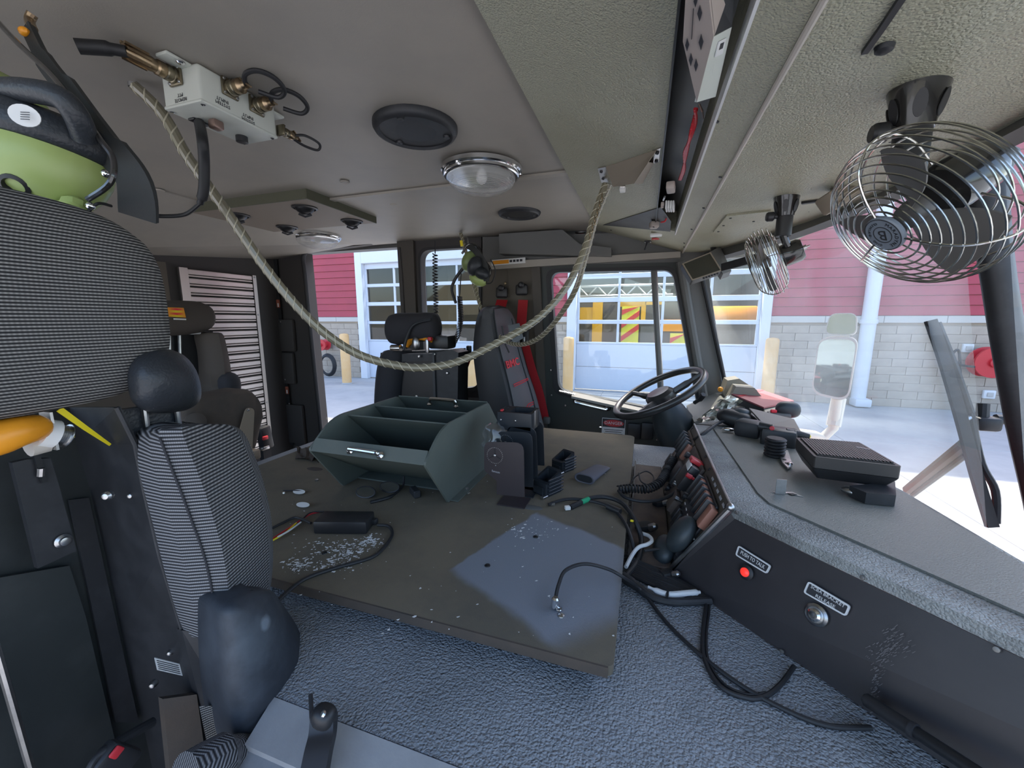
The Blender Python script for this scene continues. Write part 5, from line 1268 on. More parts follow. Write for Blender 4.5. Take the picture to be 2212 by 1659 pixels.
# visor rod and tinted strip behind it
MB().strap([AD(1560, 578, 1.6), AD(1640, 556, 1.45)], .03, .012, (0, 0, 1)).build('wiper_motor_rod', 'black_satin', label='dark flat rod between the monitor and the far fan', cat='rod')
t = thing('cover_plate', 'grey screwed cover plate on the ceiling beside the far fan', 'plate', onB(1600, 480))
pl_ = [onB(*q, .0) for q in ((1541, 499), (1570, 463), (1665, 452), (1688, 470), (1640, 492), (1580, 510))]
MB().prism(pl_, -NB * .006).build('sheet', 'front_vinyl', t, smooth=False)
for q in ((1578, 471), (1676, 456), (1563, 487), (1552, 500), (1628, 478)): MB().lathe([(.004, 0), (.0035, .002), (0, .0025)], onB(*q, .006), -NB, 10).build('screw', 'black_satin', t)
t = thing('junction_cover', 'ribbed cream cover box on the ceiling behind the near fan', 'box', onB(1810, 420))
cbx = onB(1812, 425, .022); rt_ = basis(AD(1860, 395, .9) - AD(1790, 440, .9), (0, 1, 0))
MB().rbox(cbx, (.075, .05, .045), .006, 2, rt_).build('box', 'bracket_tan', t)
for k in range(3): MB().rbox(cbx + rt_ @ V((0, -.027, .012 - .012 * k)), (.07, .004, .004), .001, 1, rt_).build('rib', 'bracket_tan', t)
MB().strap([onB(1732, 438, .004), onB(1790, 430, .004)], .012, .008, (0, 1, 0)).build('trim_23', 'black_rubber', kind='structure')

# ------------------------------------------------------------------ outside on the truck: mirror and wiper
t = thing('side_mirror', 'cream side mirror with two glasses outside the windshield', 'mirror', AY(1800, 935, 2.3))
mat('mirror_shell', (.66, .62, .52), .35)
mat('mirror_glass', (.42, .47, .45), .04, 1.0)
def mirror_head(corn, rad, dep, nm):
    qs = [AY(x, y, 2.3 + dy) for x, y, dy in corn]; lp = rloop(qs, rad, 6); c = sum(qs, V((0, 0, 0))) / 4
    nn = (qs[1] - qs[0]).cross(qs[3] - qs[0]).normalized(); nn = nn if nn.dot(CAM - c) > 0 else -nn
    MB().prism(lp, -nn * dep).build(nm, 'mirror_shell', t, angle=30)
    MB().ring(lp, [c + (p - c) * .93 for p in lp], nn * .006).build('frame', 'ledge_stone', t)
    MB().prism([c + (p - c) * .93 for p in lp], nn * .002).build('mirror_face', 'mirror_glass', t)
mirror_head([(1768, 728, 0), (1855, 728, -.06), (1832, 868, -.06), (1752, 850, 0)], .05, .09, 'shell'); mirror_head([(1793, 677, 0), (1852, 676, -.04), (1850, 724, -.04), (1780, 722, 0)], .03, .07, 'spot_shell')
MB().tube([AY(1808, 862, 2.3), AY(1800, 925, 2.3), AY(1778, 945, 2.3), AY(1760, 940, 2.28), V((.52, 2.33, 1.60))], .022, 12).build('arm', 'mirror_shell', t); MB().tube([AY(1800, 920, 2.3), AY(1812, 860, 2.34)], .03, 10).build('mount', 'mirror_shell', t)
t = thing('wiper', 'black windshield wiper resting outside beside the centre post', 'wiper', AY(1960, 1062, 1.15))
WP = lambda x, y, d=0: AY(x, y, 1.18 - .09 * (y - 690) / 450 + d)     # just outside the glass
wl_ = [WP(x, y) for x, y in ((2010, 692), (2040, 780), (2075, 900), (2110, 1030), (2143, 1138))]
MB().strap(crv(wl_, 5), .019, .012, (1, 0, .3)).build('blade', 'black_rubber', t)
MB().tube(crv([WP(x, y, .01) for x, y in ((2025, 697), (2058, 780), (2095, 885), (2098, 900), (2120, 1000), (2150, 1060), (2152, 1130))], 5), .007, 8).build('frame_bow', 'black_satin', t)
MB().tube([WP(2075, 912, .005), WP(2098, 900, .01)], .006, 8).build('link', 'steel', t)
ma_ = [WP(2085, 960, .01), AY(1962, 1058, 1.40)]
MB().tube(ma_, .013, 10).build('arm', 'pillar_grey', t); MB().tube([p + V((.012, .012, -.028)) for p in ma_], .006, 8).build('rod', 'black_satin', t)
MB().rbox(WP(2130, 915, .02), (.045, .03, .032), .008, 2).build('pivot', 'black_satin', t); MB().cyl(WP(2122, 905, .02), WP(2124, 872, .02), .011, 10).build('pivot_nut', 'black_satin', t); MB().tube([WP(2150, 905, .02), WP(2185, 908, .02)], .011, 8).build('pivot_arm', 'black_satin', t)
# ------------------------------------------------------------------ yellow grab pole at the rear doorway
t = thing('grab_pole', 'yellow grab pole with chrome ends at the open rear doorway', 'grab pole', AY(695, 912, 2.26))
a, b = AY(675, 722, 2.27), AY(697, 905, 2.27)
MB().tube([a.lerp(b, .07), a.lerp(b, .93)], .021, 12).build('pole', 'truck_yellow', t); MB().tube([a + V((.035, 0, 0)), b + V((.03, 0, 0))], .008, 8).build('light_rod', 'rope_bead', t)
for p, s in ((a, -1), (b, 1)): MB().ball(p, (.027, .027, .034), None, 14, 10).build('end_cap', 'chrome', t); MB().cyl(p, p + V((-.06, -.03, 0)), .014, 10).build('bracket', 'chrome', t)
# ------------------------------------------------------------------ driver seat
t = thing('driver_seat', 'black leather driver seat with red lettering and stitching', 'seat', AY(1100, 960, 1.9) * 1.0)
mat('seat_leather', (.075, .082, .09), .42, bump=('grain', 300, .4, .0006)); mat('seat_leather_dark', (.022, .023, .026), .5, bump=('grain', 300, .4, .0006))
rg = []; Lv = ((662, 1052, 1060, 1088), (668, 1040, 1058, 1098), (690, 1029, 1060, 1112), (750, 1022, 1070, 1126), (800, 1026, 1083, 1140), (850, 1033, 1095, 1157), (900, 1041, 1105, 1170), (960, 1050, 1116, 1186), (1010, 1056, 1124, 1196))
fl = []
for y, L, Sx, R in Lv:
    l0, s0, r0 = AY(L, y, 1.76), AY(Sx, y, 1.74), AY(R, y, 2.06)
    m0 = AY(Sx * .5 + R * .5, y - 3, 1.885); fl.append((s0, m0, r0))
    rg.append([l0, l0.lerp(s0, .5) + V((0, -.02, 0)), s0, s0 + V((.012, .03, 0)), m0 + V((.006, 0, 0)), r0 + V((.004, -.03, 0)), r0, r0 + V((-.09, .03, 0)), l0 + V((-.01, .20, 0))])
loft(MB(), smooth_rings(rg, 3)).build('backrest', 'seat_leather_dark', t, angle=50)
# raised front panel in grey
fr_ = []
for (s0, m0, r0) in fl: fr_.append([s0 + V((.015, .022, 0)), s0.lerp(m0, .5) + V((.024, .004, 0)), m0 + V((.022, 0, 0)), m0.lerp(r0, .5) + V((.018, 0, 0)), r0 + V((.008, -.03, 0)), r0 + V((-.03, -.02, 0)), s0 + V((-.03, .04, 0))])
loft(MB(), smooth_rings(fr_[1:], 3)).build('front_panel', 'seat_leather', t, angle=50)
cl_ = [m0.lerp(r0, .42) + V((.021, 0, 0)) for s0, m0, r0 in fl[2:]]
MB().tube(crv(cl_, 4), .004, 6).build('seam', 'seat_leather_dark', t)
pk = [AY(1085, 702, 1.80), AY(1108, 698, 1.86), AY(1117, 730, 1.86), AY(1094, 742, 1.80)]
MB().prism([p + V((.03, -.01, 0)) for p in pk], (.006, 0, 0)).build('pocket', 'seat_leather', t, smooth=False)
MB().tube([AY(1084, 704, 1.75), AY(1092, 745, 1.75), AY(1100, 762, 1.75)], .004, 6).build('zip', 'black_paint', t)
o_ = AY(1104, 785, 1.80); rx_ = (AY(1118, 779, 1.83) - AY(1092, 788, 1.78)); 
nf_ = V((.75, -.62, .12)).normalized()
mat('red_lettering', (.75, .03, .05), .5)
MB().text('BMC', o_ + nf_ * .014, rx_, V((-.15, 0, 1)), .05, .003, fit=.07, bold=.001).build('lettering', 'red_lettering', t, smooth=False)
for pts in (((1107, 831), (1122, 824), (1138, 817)), ((1108, 835), (1123, 828), (1139, 820)), ((1134, 884), (1139, 873), (1150, 868)), ((1137, 886), (1142, 877), (1151, 872))): MB().tube(crv([AY(x, y, 1.79 + .0018 * (x - 1107)) + nf_ * .01 for x, y in pts], 4), .0022, 6).build('stitching', 'red_lettering', t)
# belts on the pillar
for i, (ax, ay) in enumerate(((1084, 640), (1127, 634))):
    a = AY(ax, ay, YD - .03); t = thing('seat_belt', ('short red seat belt end behind the top of the driver seat', 'long red seat belt hanging beside the driver door')[i], 'seat belt', a, 'red seat belts on the driver side pillar')
    MB().rbox(a + V((0, 0, .02)), (.07, .025, .06), .015, 3).build('guide', 'black_plastic', t)
    MB().lathe([(.018, 0), (.018, .012), (.008, .02)], a + V((0, 0, .045)) + V((0, -.005, 0)), (0, -1, 0), 14).build('bolt_cover', 'black_plastic', t)
    if i == 0: MB().strap([AY(1085, 648, YD - .05), AY(1080, 665, YD - .10), AY(1070, 690, YD - .2)], .062, .003, (1, 0, -.15)).build('webbing', 'red_belt', t)
    else:
        MB().strap(crv([AY(1130, 648, YD - .04), AY(1127, 690, YD - .05), AY(1126, 725, YD - .06)], 4), .055, .003, (1, 0, 0)).build('webbing', 'red_belt', t)
        MB().rbox(AY(1133, 728, YD - .07), (.05, .02, .07), .008, 2).build('latch_plate', 'black_plastic', t); MB().rbox(AY(1131, 735, YD - .085), (.018, .012, .04), .003, 2).build('tongue', 'steel', t)
        MB().strap(crv([AY(1134, 742, YD - .06), AY(1150, 800, YD - .05), AY(1166, 850, YD - .04), AY(1180, 915, YD - .03)], 4), .045, .003, (1, 0, .25)).build('webbing', 'red_belt', t)
        MB().rbox(AY(1181, 908, YD - .04), (.04, .03, .04), .008, 2).build('anchor', 'pillar_grey', t)
t = thing('seat_belt', 'dark red belt stretched between the two far seats', 'seat belt', AY(1000, 840, 1.98), 'red seat belts on the driver side pillar')
MB().strap([AY(1012, 766, 2.0), AY(1000, 800, 1.98), AY(985, 840, 1.95)], .05, .003, (1, 0, .5)).build('webbing', 'red_belt', t); MB().rbox(AY(1013, 756, 2.0), (.03, .02, .05), .008, 2).build('buckle', 'black_plastic', t)
t = thing('emblem_plate', 'orange and white label strip on the header above the driver seat', 'label', AY(1095, 565, YD - .035))
a = AY(1098, 565, YD - .034); rx_ = AY(1135, 562, YD - .034) - AY(1062, 568, YD - .034); rb_ = basis(rx_, (0, 1, 0))
MB().box(a, (rx_.length, .004, .03), rb_).build('plate', 'label_white', t, smooth=False); MB().box(a - rx_ * .22 + V((0, -.003, 0)), (rx_.length * .48, .002, .02), rb_).build('orange_band', 'orange_pad', t, smooth=False)
for k in range(4): MB().box(a + rx_ * (.08 + .1 * k) + V((0, -.003, .001)), (rx_.length * .07, .002, .012), rb_).build('print_mark', 'ink', t, smooth=False)
screw(t, AY(1092, 612, YD - .002), (0, -1, 0), .008, 'brass')

# ------------------------------------------------------------------ far crew seat with its air pack shell
t = thing('crew_seat', 'black crew seat with an air pack shell in front of the middle window', 'seat', AY(900, 960, 1.85))
YS_ = 1.82
hp = MB(); rings = []
for x, ht, dp, up in ((838, 6, .02, 715), (843, 26, .05, 712), (856, 34, .065, 711), (880, 33, .07, 709), (905, 31, .07, 707), (930, 30, .065, 706), (944, 27, .05, 707), (950, 8, .02, 708)):
    c = AY(x, up, YS_); h = ht * .0024; rings.append([c + V((0, -dp * math.cos(a) * abs(math.cos(a)) ** -.25 if abs(math.cos(a)) > .01 else 0, h * math.sin(a))) for a in [i * math.pi / 8 for i in range(16)]])
loft(hp, smooth_rings(rings, 3)).build('headrest', 'seat_cloth', t, angle=70)
MB().tube(crv([AY(872, 755, YS_ - .08), AY(880, 725, YS_ - .08), AY(895, 700, YS_ - .08), AY(930, 690, YS_ - .07)], 5), .008, 8).build('headrest_fold', 'black_leather', t)
MB().prism([AY(x, y, YS_ + .05) for x, y in ((822, 762), (985, 755), (992, 890), (812, 895))], (0, .12, 0)).build('shell', 'black_satin', t, smooth=False)
rings = []
for y, L, R in ((756, 838, 870), (762, 825, 872), (790, 815, 868), (830, 810, 862), (870, 808, 858), (900, 808, 858)): 
    a, b = AY(L, y, YS_ - .02), AY(R, y, YS_ - .02); rings.append([a, a.lerp(b, .3) + V((0, -.045, 0)), a.lerp(b, .7) + V((0, -.045, 0)), b, b + V((0, .08, 0)), a + V((0, .08, 0))])
loft(MB(), smooth_rings(rings, 3)).build('side_pad', 'seat_cloth', t, angle=50)
MB().prism([AY(x, y, YS_ - .04) for x, y in ((868, 765), (935, 764), (938, 780), (868, 782))], (0, .06, 0)).build('cross_plate', 'black_satin', t, smooth=False)
MB().prism([AY(x, y, YS_ - .05) for x, y in ((938, 762), (975, 755), (990, 762), (988, 885), (938, 885))], (0, .12, 0)).build('side_plate', 'black_satin', t, smooth=False)
MB().prism([AY(x, y, YS_) for x, y in ((870, 782), (938, 780), (938, 890), (866, 890))], (0, .03, 0)).build('cavity_back', 'black_paint', t, smooth=False)
MB().box(AY(939, 830, YS_ - .055), (.012, .012, .32)).build('edge_rail', 'black_leather', t, smooth=False)
MB().tube(crv([AY(880, 748, YS_ - .02), AY(890, 732, YS_ - .03), AY(915, 728, YS_ - .03), AY(935, 735, YS_ - .03)], 4), [.012, .014, .018, .02, .022, .022, .02, .018, .018, .018, .016, .016, .014], 10).build('clamp_pad', 'orange_pad', t)
MB().ball(AY(898, 742, YS_ - .06), (.02, .015, .035), None, 12, 8).build('clamp_arm', 'steel', t); MB().rbox(AY(923, 748, YS_ - .06), (.018, .012, .07), .004, 2).build('clamp_link', 'steel', t); MB().rbox(AY(929, 732, YS_ - .06), (.022, .02, .02), .005, 2).build('release_knob', 'red_plastic', t)
MB().cyl(AY(846, 752, YS_ - .05), AY(866, 752, YS_ - .05), .018, 12).build('hinge', 'chrome', t)
for q in ((905, 770), (966, 806), (938, 765), (900, 856)): screw(t, AY(*q, YS_ - .056), (0, -1, 0), .007, 'steel', 'bolt')
MB().rbox(AY(955, 738, YS_ + .02), (.12, .10, .07), .015, 2).build('regulator_pouch', 'black_plastic', t)
MB().rbox(AY(845, 905, YS_ - .12), (.22, .2, .10), .03, 3).build('cushion', 'seat_cloth', t)

# ------------------------------------------------------------------ rear seat with the folded cushion
t = thing('jump_seat', 'brown rear crew seat with a folded cushion against the metal panel', 'seat', AX(450, 1010, -2.0))
XQ = -1.95
rings = []
for y0, s in ((0, .05), (.05, .62), (.15, .88), (.35, 1), (.6, 1), (.8, .92), (.93, .68), (1, .1)):
    a = AX(300, 690, XQ); b = AX(458, 684, XQ); c = a.lerp(b, y0); rings.append([c + V((.06 * math.cos(q) * s ** .5, 0, .075 * math.copysign(abs(math.sin(q)) ** .75, math.sin(q)) * s)) for q in [i * math.pi / 9 for i in range(18)]])
mat('rear_cloth', (.075, .062, .052), .85, bump=('noise', 500, .3, .0006))
hh = loft(MB(), smooth_rings(rings, 3)).build('headrest', 'rear_cloth', t, angle=70)
fl0 = XQ + .066
pts = [AX(x, y, fl0) for x, y in ((362, 664), (396, 665), (401, 686), (362, 684))]; MB().prism(pts, (.002, 0, 0)).build('flame_patch', 'orange_pad', hh, smooth=False)
for k, m_ in ((0, 'red_lettering'), (1, 'yellow'), (2, 'red_lettering'), (3, 'yellow')):
    MB().prism([AX(x, y, fl0 + .0025) for x, y in ((364, 667 + 5 * k), (380, 666 + 5 * k), (398, 668 + 5 * k), (382, 670 + 5 * k))], (.001, 0, 0)).build('flame', m_, hh, smooth=False)
MB().strap([AX(375, 689, fl0), AX(402, 690, fl0)], .006, .002, (0, 0, 1)).build('flame_lettering', 'label_white', hh, smooth=False)
MB().tube([AX(365, 716, XQ), AX(412, 713, XQ)], .014, 10).build('clamp_pad', 'orange_pad', t); MB().rbox(AX(418, 717, XQ), (.03, .05, .022), .006, 2).build('clamp_end', 'label_white', t)
rings = []
for y, L, R in ((718, 455, 462), (724, 445, 480), (760, 452, 490), (800, 455, 498), (840, 455, 499), (856, 460, 495)):
    a, b = AX(L, y, XQ + .03), AX(R, y, XQ); rings.append([a, a.lerp(b, .35) + V((.045, 0, 0)), a.lerp(b, .75) + V((.035, 0, 0)), b, b + V((-.1, 0, 0)), a + V((-.1, 0, 0))])
loft(MB(), smooth_rings(rings, 3)).build('side_pad', 'rear_cloth', t, angle=50)
MB().prism([AX(x, y, XQ - .05) for x, y in ((320, 718), (460, 716), (470, 860), (320, 900))], (-.05, 0, 0)).build('shell', 'black_paint', t, smooth=False)
for x in (366, 388): MB().cyl(AX(x, 718, XQ - .03), AX(x + 2, 800, XQ - .03), .007, 8).build('post', 'steel', t)
MB().ball(AX(490, 830, XQ + .04), (.06, .05, .06), None, 16, 10, .8).build('lumbar_pad', 'seat_cloth', t)
rings = []
XC = -1.72
for x, t0, b0 in ((385, 898, 935), (400, 870, 960), (440, 858, 985), (490, 847, 990), (525, 840, 992), (545, 848, 975), (556, 868, 930)):
    a, b = AX(x, t0, XC), AX(x, b0, XC); rings.append([a, a + V((.025, 0, -.02)), a.lerp(b, .5) + V((.035, 0, 0)), b + V((.02, 0, .02)), b, b + V((-.1, 0, 0)), a + V((-.1, 0, 0))])
loft(MB(), smooth_rings(rings, 3)).build('folded_cushion', 'seat_tan', t, angle=55)
mat('tan_metal', (.33, .26, .19), .5)
pd = AX(470, 1000, XC - .05); MB().box((pd.x - .06, pd.y, (FL + pd.z) / 2), (.2, .3, pd.z - FL)).build('pedestal', 'rear_dark', t, smooth=False)
MB().prism(rloop([AX(x, y, XC + .05) for x, y in ((530, 880), (548, 882), (543, 975), (505, 970))], [.02, .02, .01, .01], 4), (.006, 0, 0)).build('hinge_plate', 'tan_metal', t, smooth=False)
for q in ((536, 886), (530, 968)): screw(t, AX(*q, XC + .057), (1, 0, 0), .006, 'steel', 'rivet')
MB().rbox(AX(545, 982, XC + .05), (.05, .05, .045), .008, 2).build('stop_block', 'tan_metal', t)
MB().lathe([(.04, 0), (.036, .02), (.015, .03)], AX(420, 912, XC + .03), (1, -.3, .3), 16).build('pivot_cover', 'rear_cloth', t)
# metal panel, one slat after the other
t = thing('slatted_panel', 'slotted aluminium panel on the rear partition', 'panel', AX(480, 960, -2.40))
pa_ = [AX(385, 576, -2.41), AX(552, 596, -2.41), AX(582, 962, -2.41), AX(447, 1020, -2.41)]
y0, y1, z1 = pa_[0].y, pa_[1].y, (pa_[0].z + pa_[1].z) / 2; z0 = pa_[2].z
mat('slot_dark', (.03, .027, .025), .7)
MB().box((-2.424, (y0 + y1) / 2, (z0 + z1) / 2), (.006, y1 - y0, z1 - z0)).build('backing', 'slot_dark', t, smooth=False)
for y, w in ((y0 + .022, .044), (y1 - .012, .024)): MB().box((-2.412, y, (z0 + z1) / 2), (.012, w, z1 - z0)).build('edge_strip', 'aluminium', t, smooth=False)
N_ = 23; ph = (z1 - z0) / N_
for k in range(N_):
    zc = z1 - ph * (k + .5)
    MB().rbox((-2.415, (y0 + y1) / 2 + .008, zc + ph * .13), (.016, y1 - y0 - .07, ph * .56), .003, 1).build('slat', 'aluminium', t)
    MB().rbox((-2.415, (y0 + y1) / 2 + .008, zc - ph * .32), (.014, y1 - y0 - .07, ph * .17), .002, 1).build('slat', 'aluminium', t)
for z in (z1 - .012, z1 - .25, z0 + .3): screw(t, V((-2.406, y1 - .012, z)), (1, 0, 0), .006, 'steel', 'rivet')
# belt with buckles on the rear pillar
t = thing('seat_belt', 'black rear seat belt with red buttons on the dark rear pillar', 'seat belt', AY(610, 950, YD - .03))
MB().strap(crv([AY(x, y, YD - .03) for x, y in ((592, 560), (598, 640), (604, 700), (612, 800), (622, 880), (628, 960))], 4), .05, .004, (1, 0, 0)).build('webbing', 'black_rubber', t)
mat('red_tag', (.35, .10, .06), .5)
for q in ((601, 656), (620, 843)): b_ = MB().rbox(AY(*q, YD - .04), (.024, .012, .055), .004, 2).build('tag', 'red_tag', t); MB().box(AY(q[0], q[1] + 3, YD - .047), (.01, .002, .025)).build('tag_print', 'label_white', b_, smooth=False)
MB().rbox(AY(609, 845, YD - .045), (.03, .015, .06), .006, 2).build('buckle', 'red_plastic', t)
for (xa, ya, xb, yb) in ((575, 690, 640, 760), (590, 760, 640, 830), (592, 870, 662, 960)):
    a, b = AY(xa, ya, YD - .025), AY(xb, yb, YD - .025); MB().rbox((a + b) / 2, (b.x - a.x, .03, a.z - b.z), .012, 2).build('pouch', 'rear_dark', t)
for q in ((603, 612), (606, 695), (616, 820), (625, 872)): screw(t, AY(*q, YD - .045), (0, -1, 0), .006, 'steel')
t = thing('belt_buckle', 'black belt buckle with a red button under the metal panel', 'seat belt', AX(572, 985, -2.1))
MB().rbox(AX(572, 945, -2.1), (.05, .07, .14), .012, 2, Matrix.Rotation(.1, 3, 'X')).build('housing', 'black_plastic', t); MB().rbox(AX(573, 946, -2.07), (.01, .035, .022), .004, 2).build('button', 'red_plastic', t); MB().rbox(AX(572, 968, -2.08), (.02, .05, .02), .004, 2).build('tongue', 'steel', t); pd = AX(572, 965, -2.1); MB().box((pd.x, pd.y, (FL + pd.z) / 2), (.03, .05, pd.z - FL)).build('stalk', 'black_rubber', t, smooth=False)

# ------------------------------------------------------------------ steering wheel and column
t = thing('steering_wheel', 'black steering wheel tilted in front of the driver door', 'steering wheel', AY(1430, 1000, 1.9))
wc = AY(1422, 848, 1.88); R_ = AY(1518, 806, 1.88) - AY(1330, 888, 1.88); rad = R_.length / 2; u_ = R_.normalized(); v_ = V((0, 1, .16)); v_ = (v_ - u_ * v_.dot(u_)).normalized(); ax_ = u_.cross(v_); ax_ = ax_ if ax_.z > 0 else -ax_
mat('wheel_black', (.035, .033, .032), .3, spec=.6)
MB().tube([wc + (u_ * math.cos(a) + v_ * math.sin(a)) * rad for a in [i * math.pi / 32 for i in range(64)]], .0155, 12, True).build('rim', 'wheel_black', t)
hub = wc - ax_ * .03
for a in (.0, 2.2, 4.1): d = u_ * math.cos(a) + v_ * math.sin(a); MB().tube(crv([wc + d * rad, wc + d * rad * .6 - ax_ * .015, hub + d * .03], 5), [.012] * 5 + [.016] * 6, 8).build('spoke', 'wheel_black', t)
MB().lathe([(.055, -.03), (.065, -.01), (.065, .02), (.05, .035), (0, .04)], hub, ax_, 24).build('hub', 'wheel_black', t)
t2 = thing('steering_column', 'dark tapered steering column shroud below the wheel', 'steering column', AY(1470, 1000, 1.92))
cb_ = AY(1490, 995, 1.95)
mat('column_dark', (.035, .045, .05), .45)
MB().lathe([(.060, 0), (.072, .03), (.088, .09), (.10, .20), (.095, .30), (.085, .46)], hub - ax_ * .035, cb_ - hub, 24).build('shroud', 'column_dark', t2)
MB().tube(crv([AY(1500, 870, 1.8), AY(1512, 862, 1.78), AY(1520, 852, 1.76)], 4), [.008, .008, .008, .008, .012, .012, .012, .012, .010], 8).build('stalk', 'black_plastic', t2)
# ------------------------------------------------------------------ things on the board: radio brackets and chargers
mat('bracket_brown', (.042, .033, .036), .4); mat('charger_black', (.020, .024, .030), .38)
def bplate(pts, y, m, label, dial):
    qs = [AY(px, py, y) for px, py in pts]; t = thing('radio_bracket', label, 'bracket', V((qs[0].x, y, BZ)))
    MB().prism(rloop(qs, [.004, .02, .025, .002, .002, .004, .006], 4)[:], (0, .003, 0)).build('plate', m, t, smooth=False)
    MB().box(((qs[3].x + qs[4].x) / 2, y + .03, BZ + .0015), (abs(qs[3].x - qs[4].x), .06, .003)).build('foot', m, t, smooth=False)
    if dial:
        c = AY(*dial, y - .0005); r = .021
        for k in range(28): a = k * 2 * math.pi / 28; MB().lathe([(.0013, 0), (.001, .001), (0, .0012)], c + V((math.cos(a) * r, 0, math.sin(a) * r)), (0, -1, 0), 6).build('tooth', 'steel', t)
        for k in range(3): a = -.5 + k * 2.09; MB().box(c + V((math.cos(a) * r * .45, -.0005, math.sin(a) * r * .45)), (r * .9, .001, .002), Matrix.Rotation(-a, 3, 'Y')).build('dial_arm', 'black_plastic', t, smooth=False)
        MB().lathe([(.004, 0), (.003, .002), (0, .003)], c, (0, -1, 0), 12).build('rivet', 'steel', t); screw(t, c + V((.001, 0, -r - .006)), (0, -1, 0), .002)
    return t
b1 = bplate(((1046, 966), (1050, 955), (1131, 956), (1133, 1074), (1073, 1068), (1073, 1039), (1046, 1016)), .917, 'bracket_brown', 'brown radio bracket with a toothed dial, nearest on the board', (1069, 984))
MB().text('Ramount', AY(1071, 1019, .9165), (1, 0, -.1), (0, 0, 1), .008, .0003, fit=.022).build('lettering', 'ink_grey', b1, smooth=False)
bplate(((1072, 945), (1078, 932), (1150, 934), (1152, 1052), (1090, 1050), (1090, 1010), (1072, 985)), .985, 'charger_black', 'black radio bracket with a toothed dial behind the brown bracket', (1092, 956))
bplate(((1095, 930), (1100, 922), (1158, 924), (1162, 1036), (1105, 1034), (1105, 990), (1095, 960)), 1.03, 'charger_black', 'plain black radio bracket standing behind the toothed one', None)
bplate(((1135, 912), (1140, 906), (1173, 910), (1176, 1006), (1140, 1004), (1140, 980), (1135, 950)), 1.12, 'charger_black', 'rearmost black radio bracket beside the charger box', None)
t = thing('charger_box', 'black radio charger box with a red lamp on top of the brackets', 'charger', AY(1115, 925, 1.06))
a, b = AY(1074, 898, 1.03), AY(1155, 920, 1.03); zt = AY(1074, 884, 1.06).z
bt = [V((AY(1073, 893, 1.03).x, 1.03, zt)), V((AY(1149, 899, 1.03).x, 1.03, zt)), V((AY(1149, 899, 1.03).x, 1.115, zt)), V((AY(1073, 893, 1.03).x, 1.115, zt))]
o_ = rloop(bt, .004, 3); cc = sum(bt, V((0, 0, 0))) / 4 + V((.012, 0, 0)); hx, hy = .030, .032
i_ = rloop([cc + V((-hx, -hy, 0)), cc + V((hx, -hy, 0)), cc + V((hx, hy, 0)), cc + V((-hx, hy, 0))], .012, 3)
MB().ring(o_, i_, (0, 0, -.050)).build('housing', 'charger_black', t)
MB().box(cc + V((-.008, 0, -.05)), (.085, .08, .004)).build('base', 'charger_black', t, smooth=False)
MB().rbox(bt[0] + V((.012, .012, .003)), (.008, .012, .005), .001, 1).build('lamp', 'red_plastic', t)
for k in range(3): MB().box(bt[0] + V((.012, .035 + .015 * k, .0015)), (.012, .008, .002)).build('key', 'black_satin', t, smooth=False)
for dx in (.012, .055): screw(t, V((bt[0].x + dx, 1.0295, zt - .022)), (0, -1, 0), .003)
MB().box((bt[1].x + .001, 1.07, zt - .022), (.003, .02, .05)).build('clip', 'steel', t, smooth=False)
# plastic bag
bg_ = MB(); rr = random.Random(5); vs = []; fs = []
for i in range(9):
    for k in range(14):
        a = 2 * math.pi * k / 14; s = (.5, .9, 1.05, 1.1, 1.05, 1, .9, .75, .3)[i]
        vs.append(AY(1068, 955, 1.0) + V((math.cos(a) * .034 * s * (1 + rr.gauss(0, .10)), math.sin(a) * .022 * s * (1 + rr.gauss(0, .10)), -.03 + .0105 * i + rr.gauss(0, .002))))
for i in range(8):
    for k in range(14): l = (k + 1) % 14; fs.append((i * 14 + k, i * 14 + l, i * 14 + 14 + l, i * 14 + 14 + k))
m = glass_mat('bag_film', (.92, .94, .96), haze=.30, hazecol=(.9, .92, .95), refl=2.0)
bg_.add(vs, fs).build('plastic_bag', 'bag_film', label='crumpled clear plastic bag between the map bin and the radio brackets', cat='plastic bag', angle=30)
# ribbed charger cups
def cup(c, w, l, h, rz, label):
    R_ = Matrix.Rotation(rz, 3, 'Z'); t = thing('charger_cup', label, 'charger', c, 'black ribbed radio charger cups')
    tilt = lambda x, y, z: c + R_ @ V((x, y, z))
    base = [tilt(-w, -l, 0), tilt(w, -l, 0), tilt(w, l, 0), tilt(-w, l, 0)]
    top_ = [tilt(-w, -l, h * .75), tilt(w, -l, h * .75), tilt(w, l, h * 1.25), tilt(-w, l, h * 1.25)]
    ob = rloop(base, .004, 3); ot = rloop(top_, .006, 3); ctr = sum(top_, V((0, 0, 0))) / 4
    it = [ctr + (p - ctr) * .72 for p in ot]; ib_ = [p + V((0, 0, -h * .6)) for p in it]
    loft(MB(), [ob, ot, it, ib_]).build('body', 'charger_black', t, angle=25)
    for k in range(5):
        z = h * (.15 + .2 * k)
        MB().rbox(tilt(w + .002, .004, z), (.006, l * 1.9, h * .09), .001, 1, R_).build('rib', 'charger_black', t)
    MB().rbox(tilt(-.002, -l - .002, h * .3), (w * 1.4, .004, h * .4), .001, 1, R_).build('front_plate', 'charger_black', t)
    MB().rbox(tilt(w * .9, -l - .006, .004), (.012, .02, .006), .001, 1, R_).build('contact', 'steel', t)
    return t
cup(AZ(1182, 1062, BZ), .026, .032, .050, -.5, 'black ribbed charger cup nearest the loose cables')
cup(AZ(1216, 1014, BZ), .024, .030, .046, -.5, 'black ribbed charger cup behind the first, beside the grey pouch')
MB().rbox(AZ(1162, 1003, BZ) + V((0, 0, .012)), (.014, .016, .024), .002, 1).build('battery_clip', 'label_white', label='small white clip standing behind the ribbed charger cups', cat='clip')
